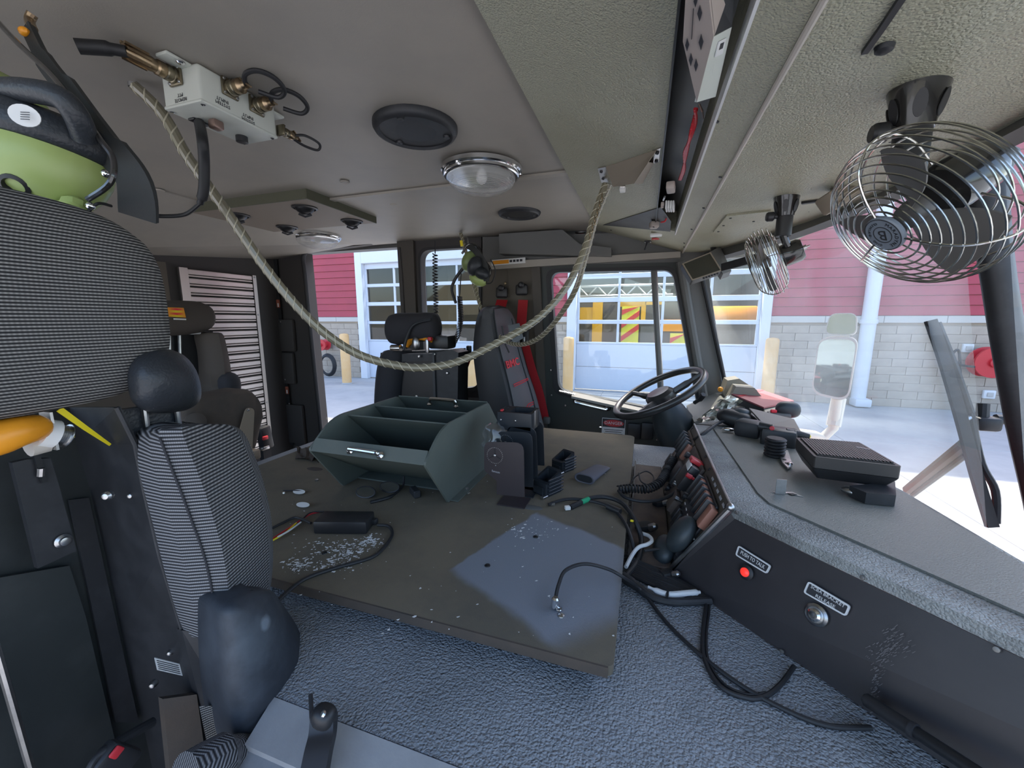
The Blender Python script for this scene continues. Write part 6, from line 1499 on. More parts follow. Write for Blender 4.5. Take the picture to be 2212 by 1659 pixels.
# grey pouch
t = thing('radio_pouch', 'empty grey cloth radio pouch lying on the board', 'pouch', AZ(1280, 1030, BZ))
a, b = AZ(1262, 1043, BZ), AZ(1303, 1010, BZ); d = b - a; sd = d.cross(V((0, 0, 1))).normalized(); rg = []
mat('pouch_grey', (.13, .125, .145), .8, bump=('noise', 500, .3, .0006))
for s, w, h in ((0, .030, .013), (.06, .031, .013), (.5, .029, .009), (.9, .027, .006), (1, .024, .003)):
    c = a + d * s + V((0, 0, h)); rg.append([c + sd * w * math.copysign(abs(math.cos(q)) ** .6, math.cos(q)) + V((0, 0, h * math.sin(q))) for q in [i * math.pi / 10 for i in range(20)]])
loft(MB(), smooth_rings(rg, 3)).build('body', 'pouch_grey', t, angle=60)
rim_ = [p for p in rg[0]]; MB().tube(rim_, .0025, 6, True).build('hem', 'pouch_grey', t); MB().prism([(p - (a + V((0, 0, .013)))) * .85 + a + V((0, 0, .013)) - d * .002 for p in rim_], d * .004).build('mouth', 'black_satin', t)
# oval stain pieces of tape on the board
for q, m_ in (((1148, 1096), 'pillar_grey'), ((680, 1013), 'seat_tan')): MB().lathe([(1, 0), (.9, .0008), (0, .001)], AZ(*q, BZ), (0, 0, 1), 20, hint=V((1, 0, 0)), sx=.014, sy=.03).build('tape_spot', m_, label='flat oval tape spot on the board ' + ('in front of the ribbed charger cups' if q[0] > 1000 else 'left of the map bin'), cat='tape spot')

# ------------------------------------------------------------------ power brick and cords
t = thing('power_adapter', 'black power adapter brick lying on the brown board', 'power adapter', AZ(728, 1150, BZ))
a, b = AZ(668, 1155, BZ), AZ(783, 1156, BZ); ln = (b - a).length
MB().rbox((a + b) / 2 + V((0, .030, .0155)), (ln, .055, .030), .004, 2, Matrix.Rotation(math.atan2(b.y - a.y, b.x - a.x), 3, 'Z')).build('brick', 'black_plastic', t)
MB().rbox(AZ(803, 1135, BZ) + V((0, 0, .012)), (.03, .014, .014), .003, 2).build('plug', 'black_rubber', t)
MB().tube(crv([AZ(815, 1134, BZ + .011), AZ(840, 1137, BZ + .008), AZ(847, 1155, BZ + .004), AZ(830, 1182, BZ + .004), AZ(800, 1205, BZ + .004), AZ(720, 1228, BZ + .004), AZ(660, 1250, BZ + .004), AZ(625, 1275, BZ + .004), AZ(600, 1298, BZ + .003)], 6), .0036, 8).build('cord', 'black_rubber', t)
MB().tube(crv([AZ(672, 1130, BZ + .012), AZ(640, 1118, BZ + .006), AZ(610, 1130, BZ + .005), AZ(585, 1142, BZ + .005)], 6), .003, 8).build('lead', 'black_rubber', t)
for k, (c_, pts) in enumerate((('red_plastic', ((690, 1106), (668, 1112), (640, 1130), (610, 1150), (585, 1166))), ('yellow', ((640, 1130), (615, 1152), (588, 1168))), ('black_rubber', ((700, 1105), (670, 1108), (650, 1125))), ('label_white', ((650, 1128), (625, 1146), (600, 1160))))):
    MB().tube(crv([AZ(x, y, BZ + .004 + .001 * k) for x, y in pts], 5), .002, 6).build('loose_wire', c_, label=('red', 'yellow', 'black', 'white')[k] + ' loose wire beside the power adapter', cat='wire')
# goggles and clip under the bin
t = thing('goggles', 'black safety goggles lying under the front of the map bin', 'goggles', AZ(830, 1070, BZ))
for px, py in ((790, 1063), (842, 1052)):
    c = AZ(px, py, BZ + .012); MB().tube([c + V((.030 * math.cos(a), .018 * math.sin(a) * .6, .011 * math.sin(a))) for a in [i * math.pi / 9 for i in range(18)]], .0025, 6, True).build('rim', 'black_plastic', t); MB().prism([c + V((.029 * math.cos(a), .0105 * math.sin(a), .0105 * math.sin(a))) for a in [i * math.pi / 9 for i in range(18)]], (0, -.001, .001)).build('lens', 'screen_dark', t)
MB().tube(crv([AZ(800, 1085, BZ + .004), AZ(845, 1072, BZ + .006), AZ(870, 1050, BZ + .012), AZ(872, 1030, BZ + .03)], 5), [.0045] * 6 + [.003] * 10, 8).build('temple', 'black_rubber', t)
MB().rbox(AZ(897, 1070, BZ) + V((0, 0, .01)), (.045, .02, .02), .003, 1, Matrix.Rotation(-.7, 3, 'Z')).build('case', 'black_satin', t)
for i, (px, py) in enumerate(((640, 1062), (648, 1090))):
    t = thing('glasses', ('dark folded spectacles on the board left of the bin', 'clear spectacle lens on the board near the colored wires')[i], 'glasses', AZ(px, py, BZ))
    c = AZ(px, py, BZ + .004)
    if i == 0: MB().tube([c + V((-.04, -.006, 0)), c + V((0, 0, .003)), c + V((.02, .004, .002))], .0022, 6).build('temple', 'black_plastic', t); MB().lathe([(.004, 0), (.003, .004), (0, .005)], c + V((-.03, -.014, -.003)), (0, 0, 1), 8).build('screw', 'steel', t)
    MB().prism([c + V((.012 + .020 * math.cos(a), -.002 + .009 * math.sin(a), .002 + .002 * math.sin(a))) for a in [k * math.pi / 9 for k in range(18)]], (0, 0, .001)).build('lens', 'lens_clear', t)
for px, py in ((684, 1038),): MB().lathe([(.005, 0), (.005, .003), (.003, .004), (0, .005)], AZ(px, py, BZ), (0, 0, 1), 12).build('hex_nut', 'steel', label='small loose steel nut on the board left of the bin', cat='nut')
t = thing('rag', 'crumpled tan rag at the left edge of the map bin', 'rag', AZ(665, 985, BZ)); vs = []; fs = []; rr = random.Random(9)
for i in range(8):
    for k in range(5): vs.append(AZ(640 + i * 7, 968 + k * 6 + i * 1.2, BZ + .002) + V((rr.gauss(0, .004), 0, abs(rr.gauss(.006, .006)))))
for i in range(7):
    for k in range(4): fs.append((i * 5 + k, i * 5 + k + 1, i * 5 + 6 + k, i * 5 + 5 + k))
m_ = len(vs); vs = vs + [v + V((0, 0, -.0025)) for v in vs]; fs = fs + [tuple(x + m_ for x in f[::-1]) for f in fs]
MB().add(vs, fs).build('cloth', 'seat_tan', t)

# ------------------------------------------------------------------ cables between board and dash
def cable(name, label, pts, r, m='black_rubber', z=None, **k):
    P = [AZ(x, y, zz) for x, y, zz in pts]; return MB().tube(crv(P, 6), r, 8).build(name, m, label=label, cat='cable', **k)
t = thing('antenna_cable', 'thin black antenna cable with a chrome tip on the blue patch', 'cable', AZ(1200, 1310, BZ))
MB().tube(crv([AZ(1200, 1292, BZ + .012), AZ(1207, 1262, BZ + .024), AZ(1222, 1232, BZ + .03), AZ(1262, 1218, BZ + .03), AZ(1310, 1228, BZ + .02), AZ(1345, 1246, BZ + .01), AZ(1385, 1275, ZE + .012), AZ(1440, 1345, ZE + .004), AZ(1510, 1412, ZE + .004), AZ(1600, 1480, ZE + .004), AZ(1700, 1535, ZE + .004), AZ(1790, 1568, ZE + .004), AZ(1882, 1572, ZE + .004)], 7), .0033, 8).build('cable', 'black_rubber', t)
MB().lathe([(.004, 0), (.0065, .003), (.0065, .017), (.004, .020)], AZ(1197, 1314, BZ + .002), V((.1, .1, 1)), 12).build('tip', 'chrome', t); MB().tube([AZ(1207, 1316, BZ + .002) + V((.004 * math.cos(a), .004 * math.sin(a), 0)) for a in [i * math.pi / 6 for i in range(12)]], .0013, 6, True).build('ring', 'chrome', t)
cable('cable', 'black cable loop lying on the grey engine cover', ((1470, 1188, ZE + .02), (1490, 1200, ZE + .01), (1515, 1260, ZE + .005), (1525, 1300, ZE + .004), (1518, 1370, ZE + .004), (1522, 1425, ZE + .004), (1555, 1482, ZE + .004), (1610, 1507, ZE + .004), (1650, 1505, ZE + .004), (1685, 1480, ZE + .004), (1715, 1440, ZE + .004)), .0034)
cable('cable', 'second thin black cable beside the loop on the engine cover', ((1523, 1275, ZE + .008), (1532, 1310, ZE + .003), (1526, 1370, ZE + .003), (1530, 1425, ZE + .003), (1562, 1476, ZE + .003), (1612, 1500, ZE + .003), (1655, 1497, ZE + .003)), .0022)
t = thing('network_cable', 'black network cables with a green band and clear plug', 'cable', AZ(1225, 1095, BZ))
MB().tube(crv([AZ(1185, 1090, BZ + .006), AZ(1215, 1080, BZ + .008), AZ(1245, 1078, BZ + .009), AZ(1290, 1085, BZ + .008), AZ(1325, 1100, BZ + .006), AZ(1350, 1130, BZ + .004), AZ(1364, 1165, BZ - .01), AZ(1372, 1200, ZE + .01)], 6), .0042, 8).build('cable', 'black_rubber', t)
MB().tube(crv([AZ(1250, 1088, BZ + .006), AZ(1275, 1076, BZ + .012), AZ(1310, 1074, BZ + .012), AZ(1345, 1088, BZ + .010), AZ(1372, 1125, BZ + .004), AZ(1385, 1165, ZE + .02), AZ(1378, 1210, ZE + .012), AZ(1352, 1245, ZE + .008)], 6), .0058, 10).build('cable', 'black_rubber', t)
mat('green_band', (.02, .35, .16), .5)
MB().tube([AZ(1256, 1085, BZ + .008), AZ(1272, 1078, BZ + .011)], .0068, 10).build('band', 'green_band', t)
MB().tube([AZ(1232, 1096, BZ + .006), AZ(1256, 1085, BZ + .008)], .007, 8).build('boot', 'black_rubber', t); MB().rbox(AZ(1226, 1097, BZ + .006), (.014, .011, .009), .001, 1, Matrix.Rotation(.5, 3, 'Z')).build('plug', 'lens_clear', t)
MB().rbox(AZ(1192, 1089, BZ + .005), (.016, .008, .006), .001, 1, Matrix.Rotation(.3, 3, 'Z')).build('plug', 'steel', t)
MB().tube([AZ(1312, 1094, BZ + .010), AZ(1340, 1106, BZ + .009)], .0075, 12).build('ferrite', 'black_plastic', t); MB().rbox(AZ(1365, 1125, BZ + .006), (.008, .006, .004), .001, 1).build('tie', 'yellow', t)
cable('cable', 'white cable bent out of the black cable bundle', ((1352, 1225, ZE + .014), (1366, 1198, ZE + .02), (1380, 1182, ZE + .03), (1398, 1176, ZE + .034), (1408, 1168, ZE + .034), (1402, 1158, ZE + .03), (1386, 1152, ZE + .024)), .0042, 'label_white')
rr = random.Random(11)
for k in range(9):
    o = k * 6
    cable('cable', ('black cable in the bundle beside the board, ' + ('uppermost', 'second', 'third', 'fourth', 'fifth', 'sixth', 'seventh', 'eighth', 'lowest')[k] + ' from the board'), ((1350 + o * .3, 1200 + o * .9, ZE + .012 - .001 * k), (1385 + o * .5, 1215 + o, ZE + .014 - .001 * k), (1430 + o * .2, 1235 + o * .8, ZE + .012), (1470 + o * .3, 1255 + o * .7, ZE + .008), (1510, 1278 + o * .35, ZE + .006), (1535, 1292 + o * .2, ZE + .004)), .0030 + .0012 * rr.random(), group='black cables in the bundle beside the board')
t = thing('cable_sleeve', 'white sleeve and braided loom at the foot of the dashboard', 'cable', AZ(1450, 1290, ZE))
MB().tube(crv([AZ(1400, 1268, ZE + .012), AZ(1440, 1284, ZE + .012), AZ(1480, 1282, ZE + .012), AZ(1512, 1279, ZE + .012)], 6), [.003] * 3 + [.006] * 14 + [.003] * 2, 10).build('sleeve', 'label_white', t)
MB().tube(crv([AZ(1345, 1245, ZE + .012), AZ(1370, 1262, ZE + .01), AZ(1410, 1290, ZE + .008), AZ(1460, 1300, ZE + .008), AZ(1535, 1298, ZE + .006)], 6), [.010] * 6 + [.0085] * 6 + [.007] * 13, 10).build('loom', 'black_satin', t); MB().tube([AZ(1443, 1276, ZE + .016), AZ(1440, 1292, ZE + .016)], .003, 6).build('tie', 'black_paint', t)
# ------------------------------------------------------------------ console face: switches, sockets, microphone
def onF(px, py, d=0): return AP(px, py, A0 + NF * d, NF)
FU = (C0 - A0).normalized(); FV = (A0 - F0); FV = (FV - FU * FV.dot(FU)).normalized(); RF = basis(FU, FV)
console = thing('switch_console', 'dusty brown switch console facing the seats beside the dash', 'console', onF(1480, 1100))
mat('dusty_brown', (.13, .095, .075), .7, var=(20, (.07, .055, .05), .4, .65)); mat('rocker_orange', (.36, .16, .11), .55)
def fbox(px, py, su, sv, h, m, nm, parent=console, d=0): return MB().rbox(onF(px, py, d + h / 2), (su, sv, h), min(.003, h * .3), 2, RF).build(nm, m, parent)
def uvp(u, v, d=0): return A0 + (C0 - A0) * u + (F0 - A0) * v + NF * d
mb_ = lambda u, v, su, sv, h, m, nm, parent=console: MB().rbox(uvp(u, v, h / 2), (su, sv, h), min(.003, h * .3), 2, RF).build(nm, m, parent)
mb_(.17, .52, .17, .155, .006, 'black_satin', 'fascia'); mb_(.52, .5, .20, .15, .008, 'dusty_brown', 'fascia'); mb_(.84, .5, .15, .15, .006, 'dusty_brown', 'fascia')
for k in range(5): 
    o = mb_(.05 + .055 * k, .28, .026, .05, .016, 'rocker_orange', 'rocker_switch'); mb_(.05 + .055 * k + .027, .28, .006, .055, .024, 'black_plastic', 'switch_guard')
    mb_(.05 + .055 * k, .07, .018, .006, .001, 'ink_grey', 'print_mark')
for k in range(6): mb_(.04 + .05 * k, .74, .022, .040, .012, 'black_plastic', 'rocker_switch'); mb_(.04 + .05 * k, .56, .016, .004, .007, 'label_white', 'print_mark')
for k in range(4): mb_(.72 + .06 * k, .3, .022, .05, .018, 'rocker_orange', 'rocker_switch'); mb_(.72 + .06 * k + .03, .3, .007, .06, .026, 'black_plastic', 'switch_guard')
for k in range(4): mb_(.70 + .07 * k, .72, .03, .04, .014, 'black_plastic', 'rocker_switch')
mb_(.44, .35, .075, .07, .03, 'black_plastic', 'radio_head'); mb_(.44, .22, .05, .018, .032, 'label_white', 'radio_display'); mb_(.46, .14, .03, .012, .034, 'red_plastic', 'radio_key')
mb_(.58, .55, .06, .06, .026, 'black_plastic', 'control_head'); mb_(.38, .72, .05, .05, .02, 'dusty_brown', 'control_head')
for u, v, m_, r, l in ((.36, .28, 'red_plastic', .006, .03), (.40, .45, 'black_plastic', .009, .02), (.50, .62, 'steel', .008, .018), (.30, .48, 'black_plastic', .010, .018), (.62, .25, 'black_plastic', .010, .02), (.34, .62, 'steel', .007, .02), (.56, .8, 'black_plastic', .012, .016)):
    p = uvp(u, v, .004); MB().lathe([(r * .6, 0), (r * .6, l * .5), (r, l * .55), (r * .9, l), (0, l * 1.02)], p, NF, 14).build('knob', m_, console)
for u, v in ((.03, .04), (.97, .05), (.5, .04), (.36, .06), (.02, .95), (.6, .95)): MB().lathe([(.005, 0), (.004, .002), (0, .003)], uvp(u, v, .001), NF, 10).build('screw', 'black_satin', console)
t = thing('knee_pad', 'dark padded lump at the lower corner of the console', 'pad', onF(1535, 1120)); MB().ball(uvp(.05, .62, .022), (.035, .045, .022), RF, 18, 12).build('pad', 'column_dark', t)
t = thing('foot_pad', 'dark rounded pad at the foot of the console rail', 'pad', uvp(.06, .98)); MB().ball(uvp(.08, .96, .02), (.045, .03, .022), RF, 18, 12).build('pad', 'column_dark', t)
# lower tray between board and dash
t = thing('console_tray', 'dusty brown tray with loose parts below the switch console', 'tray', V((.03, 1.15, ZE)))
MB().rbox((.035, 1.14, ZE + .004), (.09, .62, .008), .002, 1).build('tray', 'dusty_brown', t); MB().box((-.008, 1.14, ZE + .01), (.004, .62, .02)).build('lip', 'black_satin', t, smooth=False)
def lump(px, py, s, nm, lab, m='black_rubber', z=ZE + .012):
    c = AZ(px, py, z); tt = thing(nm, lab, 'connector', c); MB().rbox(c, (.03 * s, .022 * s, .018 * s), .004, 2, Matrix.Rotation(.6, 3, 'Z')).build('body', m, tt); MB().lathe([(.007 * s, 0), (.007 * s, .012 * s), (.004 * s, .016 * s)], c + V((.012, -.004, .004)), V((.7, -.3, .5)), 10).build('nose', 'steel', tt)
lump(1424, 1088, 1.1, 'connector', 'black connector lying below the coiled cord'); lump(1392, 1140, 1.3, 'connector', 'larger black connector lump in the tray near the network cables'); lump(1462, 1040, 1, 'connector', 'metal-nosed connector on the dusty console beside the cord'); lump(1440, 1240, .9, 'connector', 'small black connector under the console rail foot')
# coiled microphone cord
def coil(path, r, turns, wr, m, nm, parent, n=14):
    c = crv(path, 8); L = [0]
    for i in range(1, len(c)): L.append(L[-1] + (c[i] - c[i - 1]).length)
    tot = L[-1]; N = int(turns * n); out = []; j = 0; u = None
    for i in range(N + 1):
        s = tot * i / N
        while j < len(c) - 2 and L[j + 1] < s: j += 1
        f = (s - L[j]) / max(1e-6, L[j + 1] - L[j]); p = c[j].lerp(c[j + 1], f); d = (c[j + 1] - c[j]).normalized()
        u = d.orthogonal().normalized() if u is None else (u - d * u.dot(d)).normalized(); w = d.cross(u); a = 2 * math.pi * i / n
        out.append(p + (u * math.cos(a) + w * math.sin(a)) * r)
    return MB().tube(out, wr, 5).build(nm, m, parent)
t = thing('microphone_cord', 'thick black coiled microphone cord beside the board', 'cord', AZ(1340, 1058, BZ))
cp = [AZ(1336, 1058, BZ + .012), AZ(1362, 1055, BZ + .014), AZ(1398, 1056, BZ + .012), AZ(1425, 1042, BZ + .02), AZ(1442, 1015, BZ + .03), AZ(1455, 990, BZ + .045)]
coil(cp, .0105, 34, .0026, 'black_rubber', 'coil', t)
MB().tube(crv([AZ(1336, 1060, BZ + .012), AZ(1352, 1075, BZ + .008), AZ(1390, 1083, BZ + .006), AZ(1430, 1078, BZ + .012), AZ(1465, 1060, BZ + .03), AZ(1500, 1035, BZ + .06)], 6), .0045, 8).build('lead', 'black_rubber', t)
MB().tube(crv([cp[-1], AZ(1475, 965, 1.74), AZ(1515, 940, 1.80), AD(1550, 915, .0 + 1.30), AD(1575, 905, 1.33)], 6), .005, 8).build('strain_relief', 'black_rubber', t)
MB().tube(crv([AZ(1362, 1045, BZ), AZ(1372, 1030, BZ + .012), AZ(1395, 1018, BZ + .016), AZ(1412, 1030, BZ + .01), AZ(1405, 1048, BZ + .006), AZ(1385, 1040, BZ + .012), AZ(1380, 1022, BZ + .02)], 6), .0022, 6).build('thin_cord', 'black_rubber', label='thin black cord curled in a loop at the board edge', cat='cord')
cable('cable', 'black cable curving behind the console rail', ((1392, 1190, ZE + .03), (1430, 1186, ZE + .03), (1466, 1192, ZE + .024), (1490, 1210, ZE + .01)), .003)

# ------------------------------------------------------------------ things on the dash top
t = thing('dash_speaker', 'black communication speaker with a ribbed grille on the dash', 'speaker', AZ(1850, 1060, DZ))
ZT = 1.872
T_ = [AZ(x, y, ZT) for x, y in ((1719, 945), (1759, 986), (1949, 1008), (1858, 956))]
mat('speaker_case', (.040, .036, .034), .4)
MB().prism(rloop(T_, .006, 3), (0, 0, -.024)).build('cover', 'speaker_case', t, angle=30)
cT = sum(T_, V((0, 0, 0))) / 4
loft(MB(), [[p + V((0, 0, -.025)) for p in rloop(T_, .006, 3)], [cT + (p - cT) * .97 + V((0, 0, -.030)) for p in rloop(T_, .006, 3)], [cT + (p - cT) * .80 + V((0, 0, -.050)) for p in rloop(T_, .006, 3)]]).build('base', 'black_plastic', t, angle=30)
ins = [cT + (p - cT) * .90 + V((0, 0, .0005)) for p in T_]
MB().prism(ins, (0, 0, .0008)).build('grille_bed', 'black_paint', t, smooth=False)
for k in range(22):
    f = (k + .5) / 22; a, b = ins[0].lerp(ins[3], f), ins[1].lerp(ins[2], f)
    MB().strap([a.lerp(b, .03) + V((0, 0, .002)), b.lerp(a, .03) + V((0, 0, .002))], .0038, .0024, V((b - a).cross(V((0, 0, 1))))).build('grille_bar', 'speaker_case', t, smooth=False)
mat('badge_grey', (.3, .3, .3), .3, .8); MB().box(ins[3].lerp(ins[2], .35).lerp(cT, .25) + V((0, 0, .0036)), (.022, .006, .001), Matrix.Rotation(-.5, 3, 'Z')).build('badge', 'badge_grey', t, smooth=False)
w0 = [AZ(x, y, DZ + .005) for x, y in ((1832, 1072), (1868, 1088), (1932, 1094), (1930, 1062))]
MB().prism([p + V((0, 0, .0)) for p in w0], (0, 0, .022)).build('stand', 'black_satin', t, smooth=False); MB().ball(AZ(1845, 1062, DZ + .014), (.022, .014, .008), Matrix.Rotation(-.6, 3, 'Z'), 16, 10).build('stand_pad', 'steel', t)
# small metal bracket
t = thing('metal_bracket', 'small bright metal angle bracket standing on the dash', 'bracket', AZ(1690, 1065, DZ + .004))
a, b = AZ(1674, 1066, DZ + .004), AZ(1696, 1068, DZ + .004); u = (b - a)
MB().prism([a, b, b + V((0, 0, .031)), a + V((0, 0, .031))], u.cross(V((0, 0, 1))).normalized() * .0015).build('upright', 'steel', t, smooth=False)
lo = [AZ(x, y, DZ + .004) for x, y in ((1664, 1064), (1696, 1066), (1735, 1074), (1712, 1064))]; MB().prism(lo, (0, 0, .0012)).build('base', 'steel', t, smooth=False)
MB().prism([cT_ for cT_ in [AZ(x, y, DZ + .0045) for x, y in ((1700, 1066), (1712, 1066), (1722, 1070), (1710, 1070))]], (0, 0, .0015)).build('slot', 'black_paint', t, smooth=False)
for q in ((1552, 987), (1568, 988)): MB().text('30', AZ(*q, DZ + .0005), (1, -.3, 0), (.3, 1, 0), .012, .0003).build('dash_print', 'ink_grey', ds, smooth=False)
# gear behind it: holder, microphone, cover sheets
t = thing('radio_holder', 'black radio holder on a ribbed stem behind the dash speaker', 'holder', AZ(1675, 990, DZ))
c0 = AZ(1672, 985, DZ + .004)
for k in range(6): MB().lathe([(.020, 0), (.024, .003), (.024, .005), (.020, .008)], c0 + V((0, 0, .008 * k)), (0, 0, 1), 18).build('stem_rib', 'black_rubber', t)
p1 = AD(1682, 945, 1.12); MB().rbox(p1, (.085, .06, .055), .010, 2, Matrix.Rotation(-.3, 3, 'Z')).build('cradle', 'black_plastic', t)
MB().rbox(AD(1618, 925, 1.2), (.07, .06, .05), .012, 2, Matrix.Rotation(-.5, 3, 'Z')).build('arm', 'black_satin', t)
mat('cover_tan', (.17, .145, .12), .55)
MB().prism([AD(x, y, d) for x, y, d in ((1618, 881, 1.32), (1652, 918, 1.18), (1730, 932, 1.16), (1715, 905, 1.3))], (0, 0, -.006)).build('cover', 'cover_tan', t, smooth=False)
MB().prism([AD(x, y, d) for x, y, d in ((1652, 918, 1.18), (1730, 932, 1.16), (1728, 950, 1.16), (1660, 940, 1.18))], (0, .004, 0)).build('skirt', 'black_plastic', t, smooth=False)
MB().lathe([(.006, 0), (.006, .01), (0, .012)], AD(1668, 925, 1.1), (-.3, -.9, .2), 12).build('lamp', 'red_plastic', t)
MB().tube([AD(1640, 920, 1.14), AD(1666, 926, 1.12)], .013, 12).build('knob', 'black_plastic', t)
t = thing('hand_microphone', 'black hand microphone resting on the dash with its cord', 'microphone', AZ(1590, 925, DZ))
p2 = AD(1592, 905, 1.32); MB().ball(p2, (.062, .035, .028), Matrix.Rotation(-.35, 3, 'Z') @ Matrix.Rotation(.15, 3, 'Y'), 20, 12, .8).build('body', 'black_plastic', t); MB().ball(p2 + V((.012, .005, .018)), (.03, .024, .018), None, 16, 10).build('grille', 'column_dark', t)
MB().rbox(p2 + V((.04, -.01, -.034)), (.09, .04, .016), .006, 2, Matrix.Rotation(-.35, 3, 'Z')).build('hanger', 'black_satin', t); MB().ball(AD(1573, 928, 1.24), (.018, .008, .006), None, 12, 8).build('clip', 'chrome', t)
t = thing('hinge_plate', 'perforated steel plate beside the ribbed stem on the dash', 'plate', AZ(1695, 1005, DZ)); q = [AZ(x, y, DZ + .012) for x, y in ((1678, 974), (1702, 972), (1712, 1004), (1702, 1010), (1690, 998))]; MB().prism(q, (0, 0, -.004)).build('plate', 'steel', t, smooth=False)
for s in (.35, .55, .75): p = q[0].lerp(q[3], s) + V((.004, 0, .0005)); MB().lathe([(.004, 0), (.004, .0008)], p, (0, 0, 1), 10).build('hole', 'black_paint', t)
screw(t, AZ(1707, 1002, DZ + .013), (0, 0, 1), .006)
t = thing('marker_pen', 'black marker pen with a yellow tip on the dash', 'pen', AZ(1725, 945, DZ)); a, b = AD(1698, 933, 1.1), AD(1748, 943, 1.08); MB().tube([a, a.lerp(b, .6), b], [.010, .010, .007], 10).build('barrel', 'black_plastic', t); MB().tube([b, b + (b - a) * .06], [.006, .003], 8).build('tip', 'yellow', t)
MB().tube([a.lerp(b, .35), a.lerp(b, .4)], .0108, 10).build('band', 'bracket_tan', t)
# red covered binder and foil bag and far cowls
t = thing('red_binder', 'red covered binder lying on the far dash', 'binder', AD(1640, 870, 1.6)); mat('binder_red', (.30, .06, .07), .5)
q = [AD(x, y, d) for x, y, d in ((1580, 853, 1.72), (1640, 843, 1.85), (1715, 868, 1.62), (1650, 883, 1.5))]
MB().prism(q, (0, 0, .006)).build('cover', 'binder_red', t, smooth=False); MB().prism([p + V((0, 0, -.002)) for p in q], (0, 0, -.05)).build('pages', 'black_satin', t, smooth=False); MB().prism([q[2] + V((0, 0, -.004)), q[3] + V((0, 0, -.004)), q[3] + V((0, 0, -.02)), q[2] + V((0, 0, -.02))], (.003, -.003, 0)).build('page_edge', 'rope_bead', t, smooth=False)
MB().strap([q[0].lerp(q[3], .25) + V((0, 0, .007)), q[1].lerp(q[2], .12) + V((0, 0, .007))], .012, .001, (q[3] - q[0])).build('stripe', 'red_belt', t, smooth=False)
t = thing('instrument_cowl', 'sunlit tan instrument cowl at the far end of the dash', 'cowl', AD(1600, 850, 2.0)); mat('cowl_tan', (.26, .24, .19), .6)
q = [AY(x, y, 2.02) for x, y in ((1563, 846), (1572, 822), (1597, 818), (1640, 846), (1640, 880), (1575, 880))]; MB().prism(q, (0, .10, 0)).build('hood', 'cowl_tan', t, smooth=False)
q = [AY(x, y, 1.9) for x, y in ((1572, 868), (1590, 835), (1630, 838), (1650, 862), (1645, 890), (1580, 900))]; MB().prism(q, (0, .08, 0)).build('step', 'cowl_tan', t, smooth=False)
MB().ball(AY(1556, 841, 2.0), (.012, .012, .012), None, 10, 8).build('lamp', 'orange_pad', t)
MB().prism([AY(x, y, 1.80) for x, y in ((1500, 912), (1575, 880), (1660, 880), (1720, 940), (1700, 1000), (1500, 1000))], (0, .35, 0)).build('lower_dash', 'dash_sheet', t, smooth=False)
t = thing('foil_bag', 'crumpled silver bag wedged at the foot of the far pillar', 'bag', AD(1545, 890, 1.75)); vs = []; fs = []; rr = random.Random(21)
for i in range(12):
    for k in range(7): vs.append(AD(1508 + i * 6.4 + k * 4.5, 912 - i * 5.0 + k * 2.2 - 4, 1.58 + rr.gauss(0, .010)) )
for i in range(11):
    for k in range(6): fs.append((i * 7 + k, i * 7 + k + 1, i * 7 + 8 + k, i * 7 + 7 + k))
m_ = len(vs); vs = vs + [v + FW * .015 for v in vs]; fs = fs + [tuple(x + m_ for x in f[::-1]) for f in fs]
mat('foil', (.62, .60, .52), .3, .7); MB().add(vs, fs).build('sheet', 'foil', t, smooth=False)
t = thing('dash_gadget', 'grey dash camera lump beside the red binder', 'gadget', AD(1700, 885, 1.45)); c = AD(1702, 885, 1.45); MB().ball(c, (.04, .025, .03), None, 14, 10, .8).build('body', 'column_dark', t); MB().rbox(c + V((-.03, -.01, -.02)), (.07, .04, .02), .006, 2).build('base', 'pillar_grey', t); MB().rbox(c + V((-.05, -.02, -.005)), (.02, .012, .012), .003, 1).build('tab', 'red_lettering', t)

# ------------------------------------------------------------------ headsets
hs = thing('headset', 'headset with large green ear shells hanging at the top left', 'headset', AZ(65, 22, ZC - .01)); D_ = .52
e0 = AD(100, 368, D_)
axis = (AD(105, 420, D_) - AD(125, 300, D_)).normalized()
u_ = (AD(230, 385, D_ + .02) - AD(0, 345, D_ - .03)).normalized(); w_ = axis.cross(u_).normalized(); u_ = w_.cross(axis); Rm = Matrix((u_, w_, axis)).transposed()
vs = []; fs = []; 
def dome(mb, c, R3, prof, sx, sy, seg=32):
    rings = [[c + R3 @ V((r * sx * math.cos(a), r * sy * math.sin(a), h)) for a in [i * 2 * math.pi / seg for i in range(seg)]] for r, h in prof]; return loft(mb, rings)
dome(MB(), e0, Rm, [(1.0, -.022), (1.03, -.012), (1.02, .0), (.94, .018), (.76, .034), (.5, .044), (.2, .049), (.02, .05)], .062, .050).build('ear_shell', 'green_ear', hs, angle=70)
dome(MB(), e0, Rm, [(.9, -.062), (1.0, -.056), (1.05, -.045), (1.05, -.034), (1.0, -.024), (.9, -.022)], .066, .054).build('ear_cushion', 'black_leather', hs, angle=70)
MB().lathe([(.014, 0), (.014, .008), (.010, .010), (.008, .004), (0, .004)], AD(38, 398, D_ - .03), (e0 - AD(60, 330, D_ + .1)) * 0 + V((.5, -.6, -.5)), 18).build('adjuster', 'black_plastic', hs)
MB().tube(crv([AD(-30, 470, D_), AD(120, 445, D_ - .01), AD(160, 440, D_ - .01), AD(175, 450, D_)], 4), [.006] * 6 + [.010] * 7, 8).build('boom_mount', 'green_ear', hs)
e1 = AD(-40, 215, D_ + .04)
Rm2 = Matrix((u_, -w_, -axis)).transposed()
dome(MB(), e1, Rm2, [(1.0, -.02), (1.02, .0), (.9, .02), (.5, .04), (.02, .045)], .07, .05).build('ear_shell', 'green_ear', hs, angle=70)
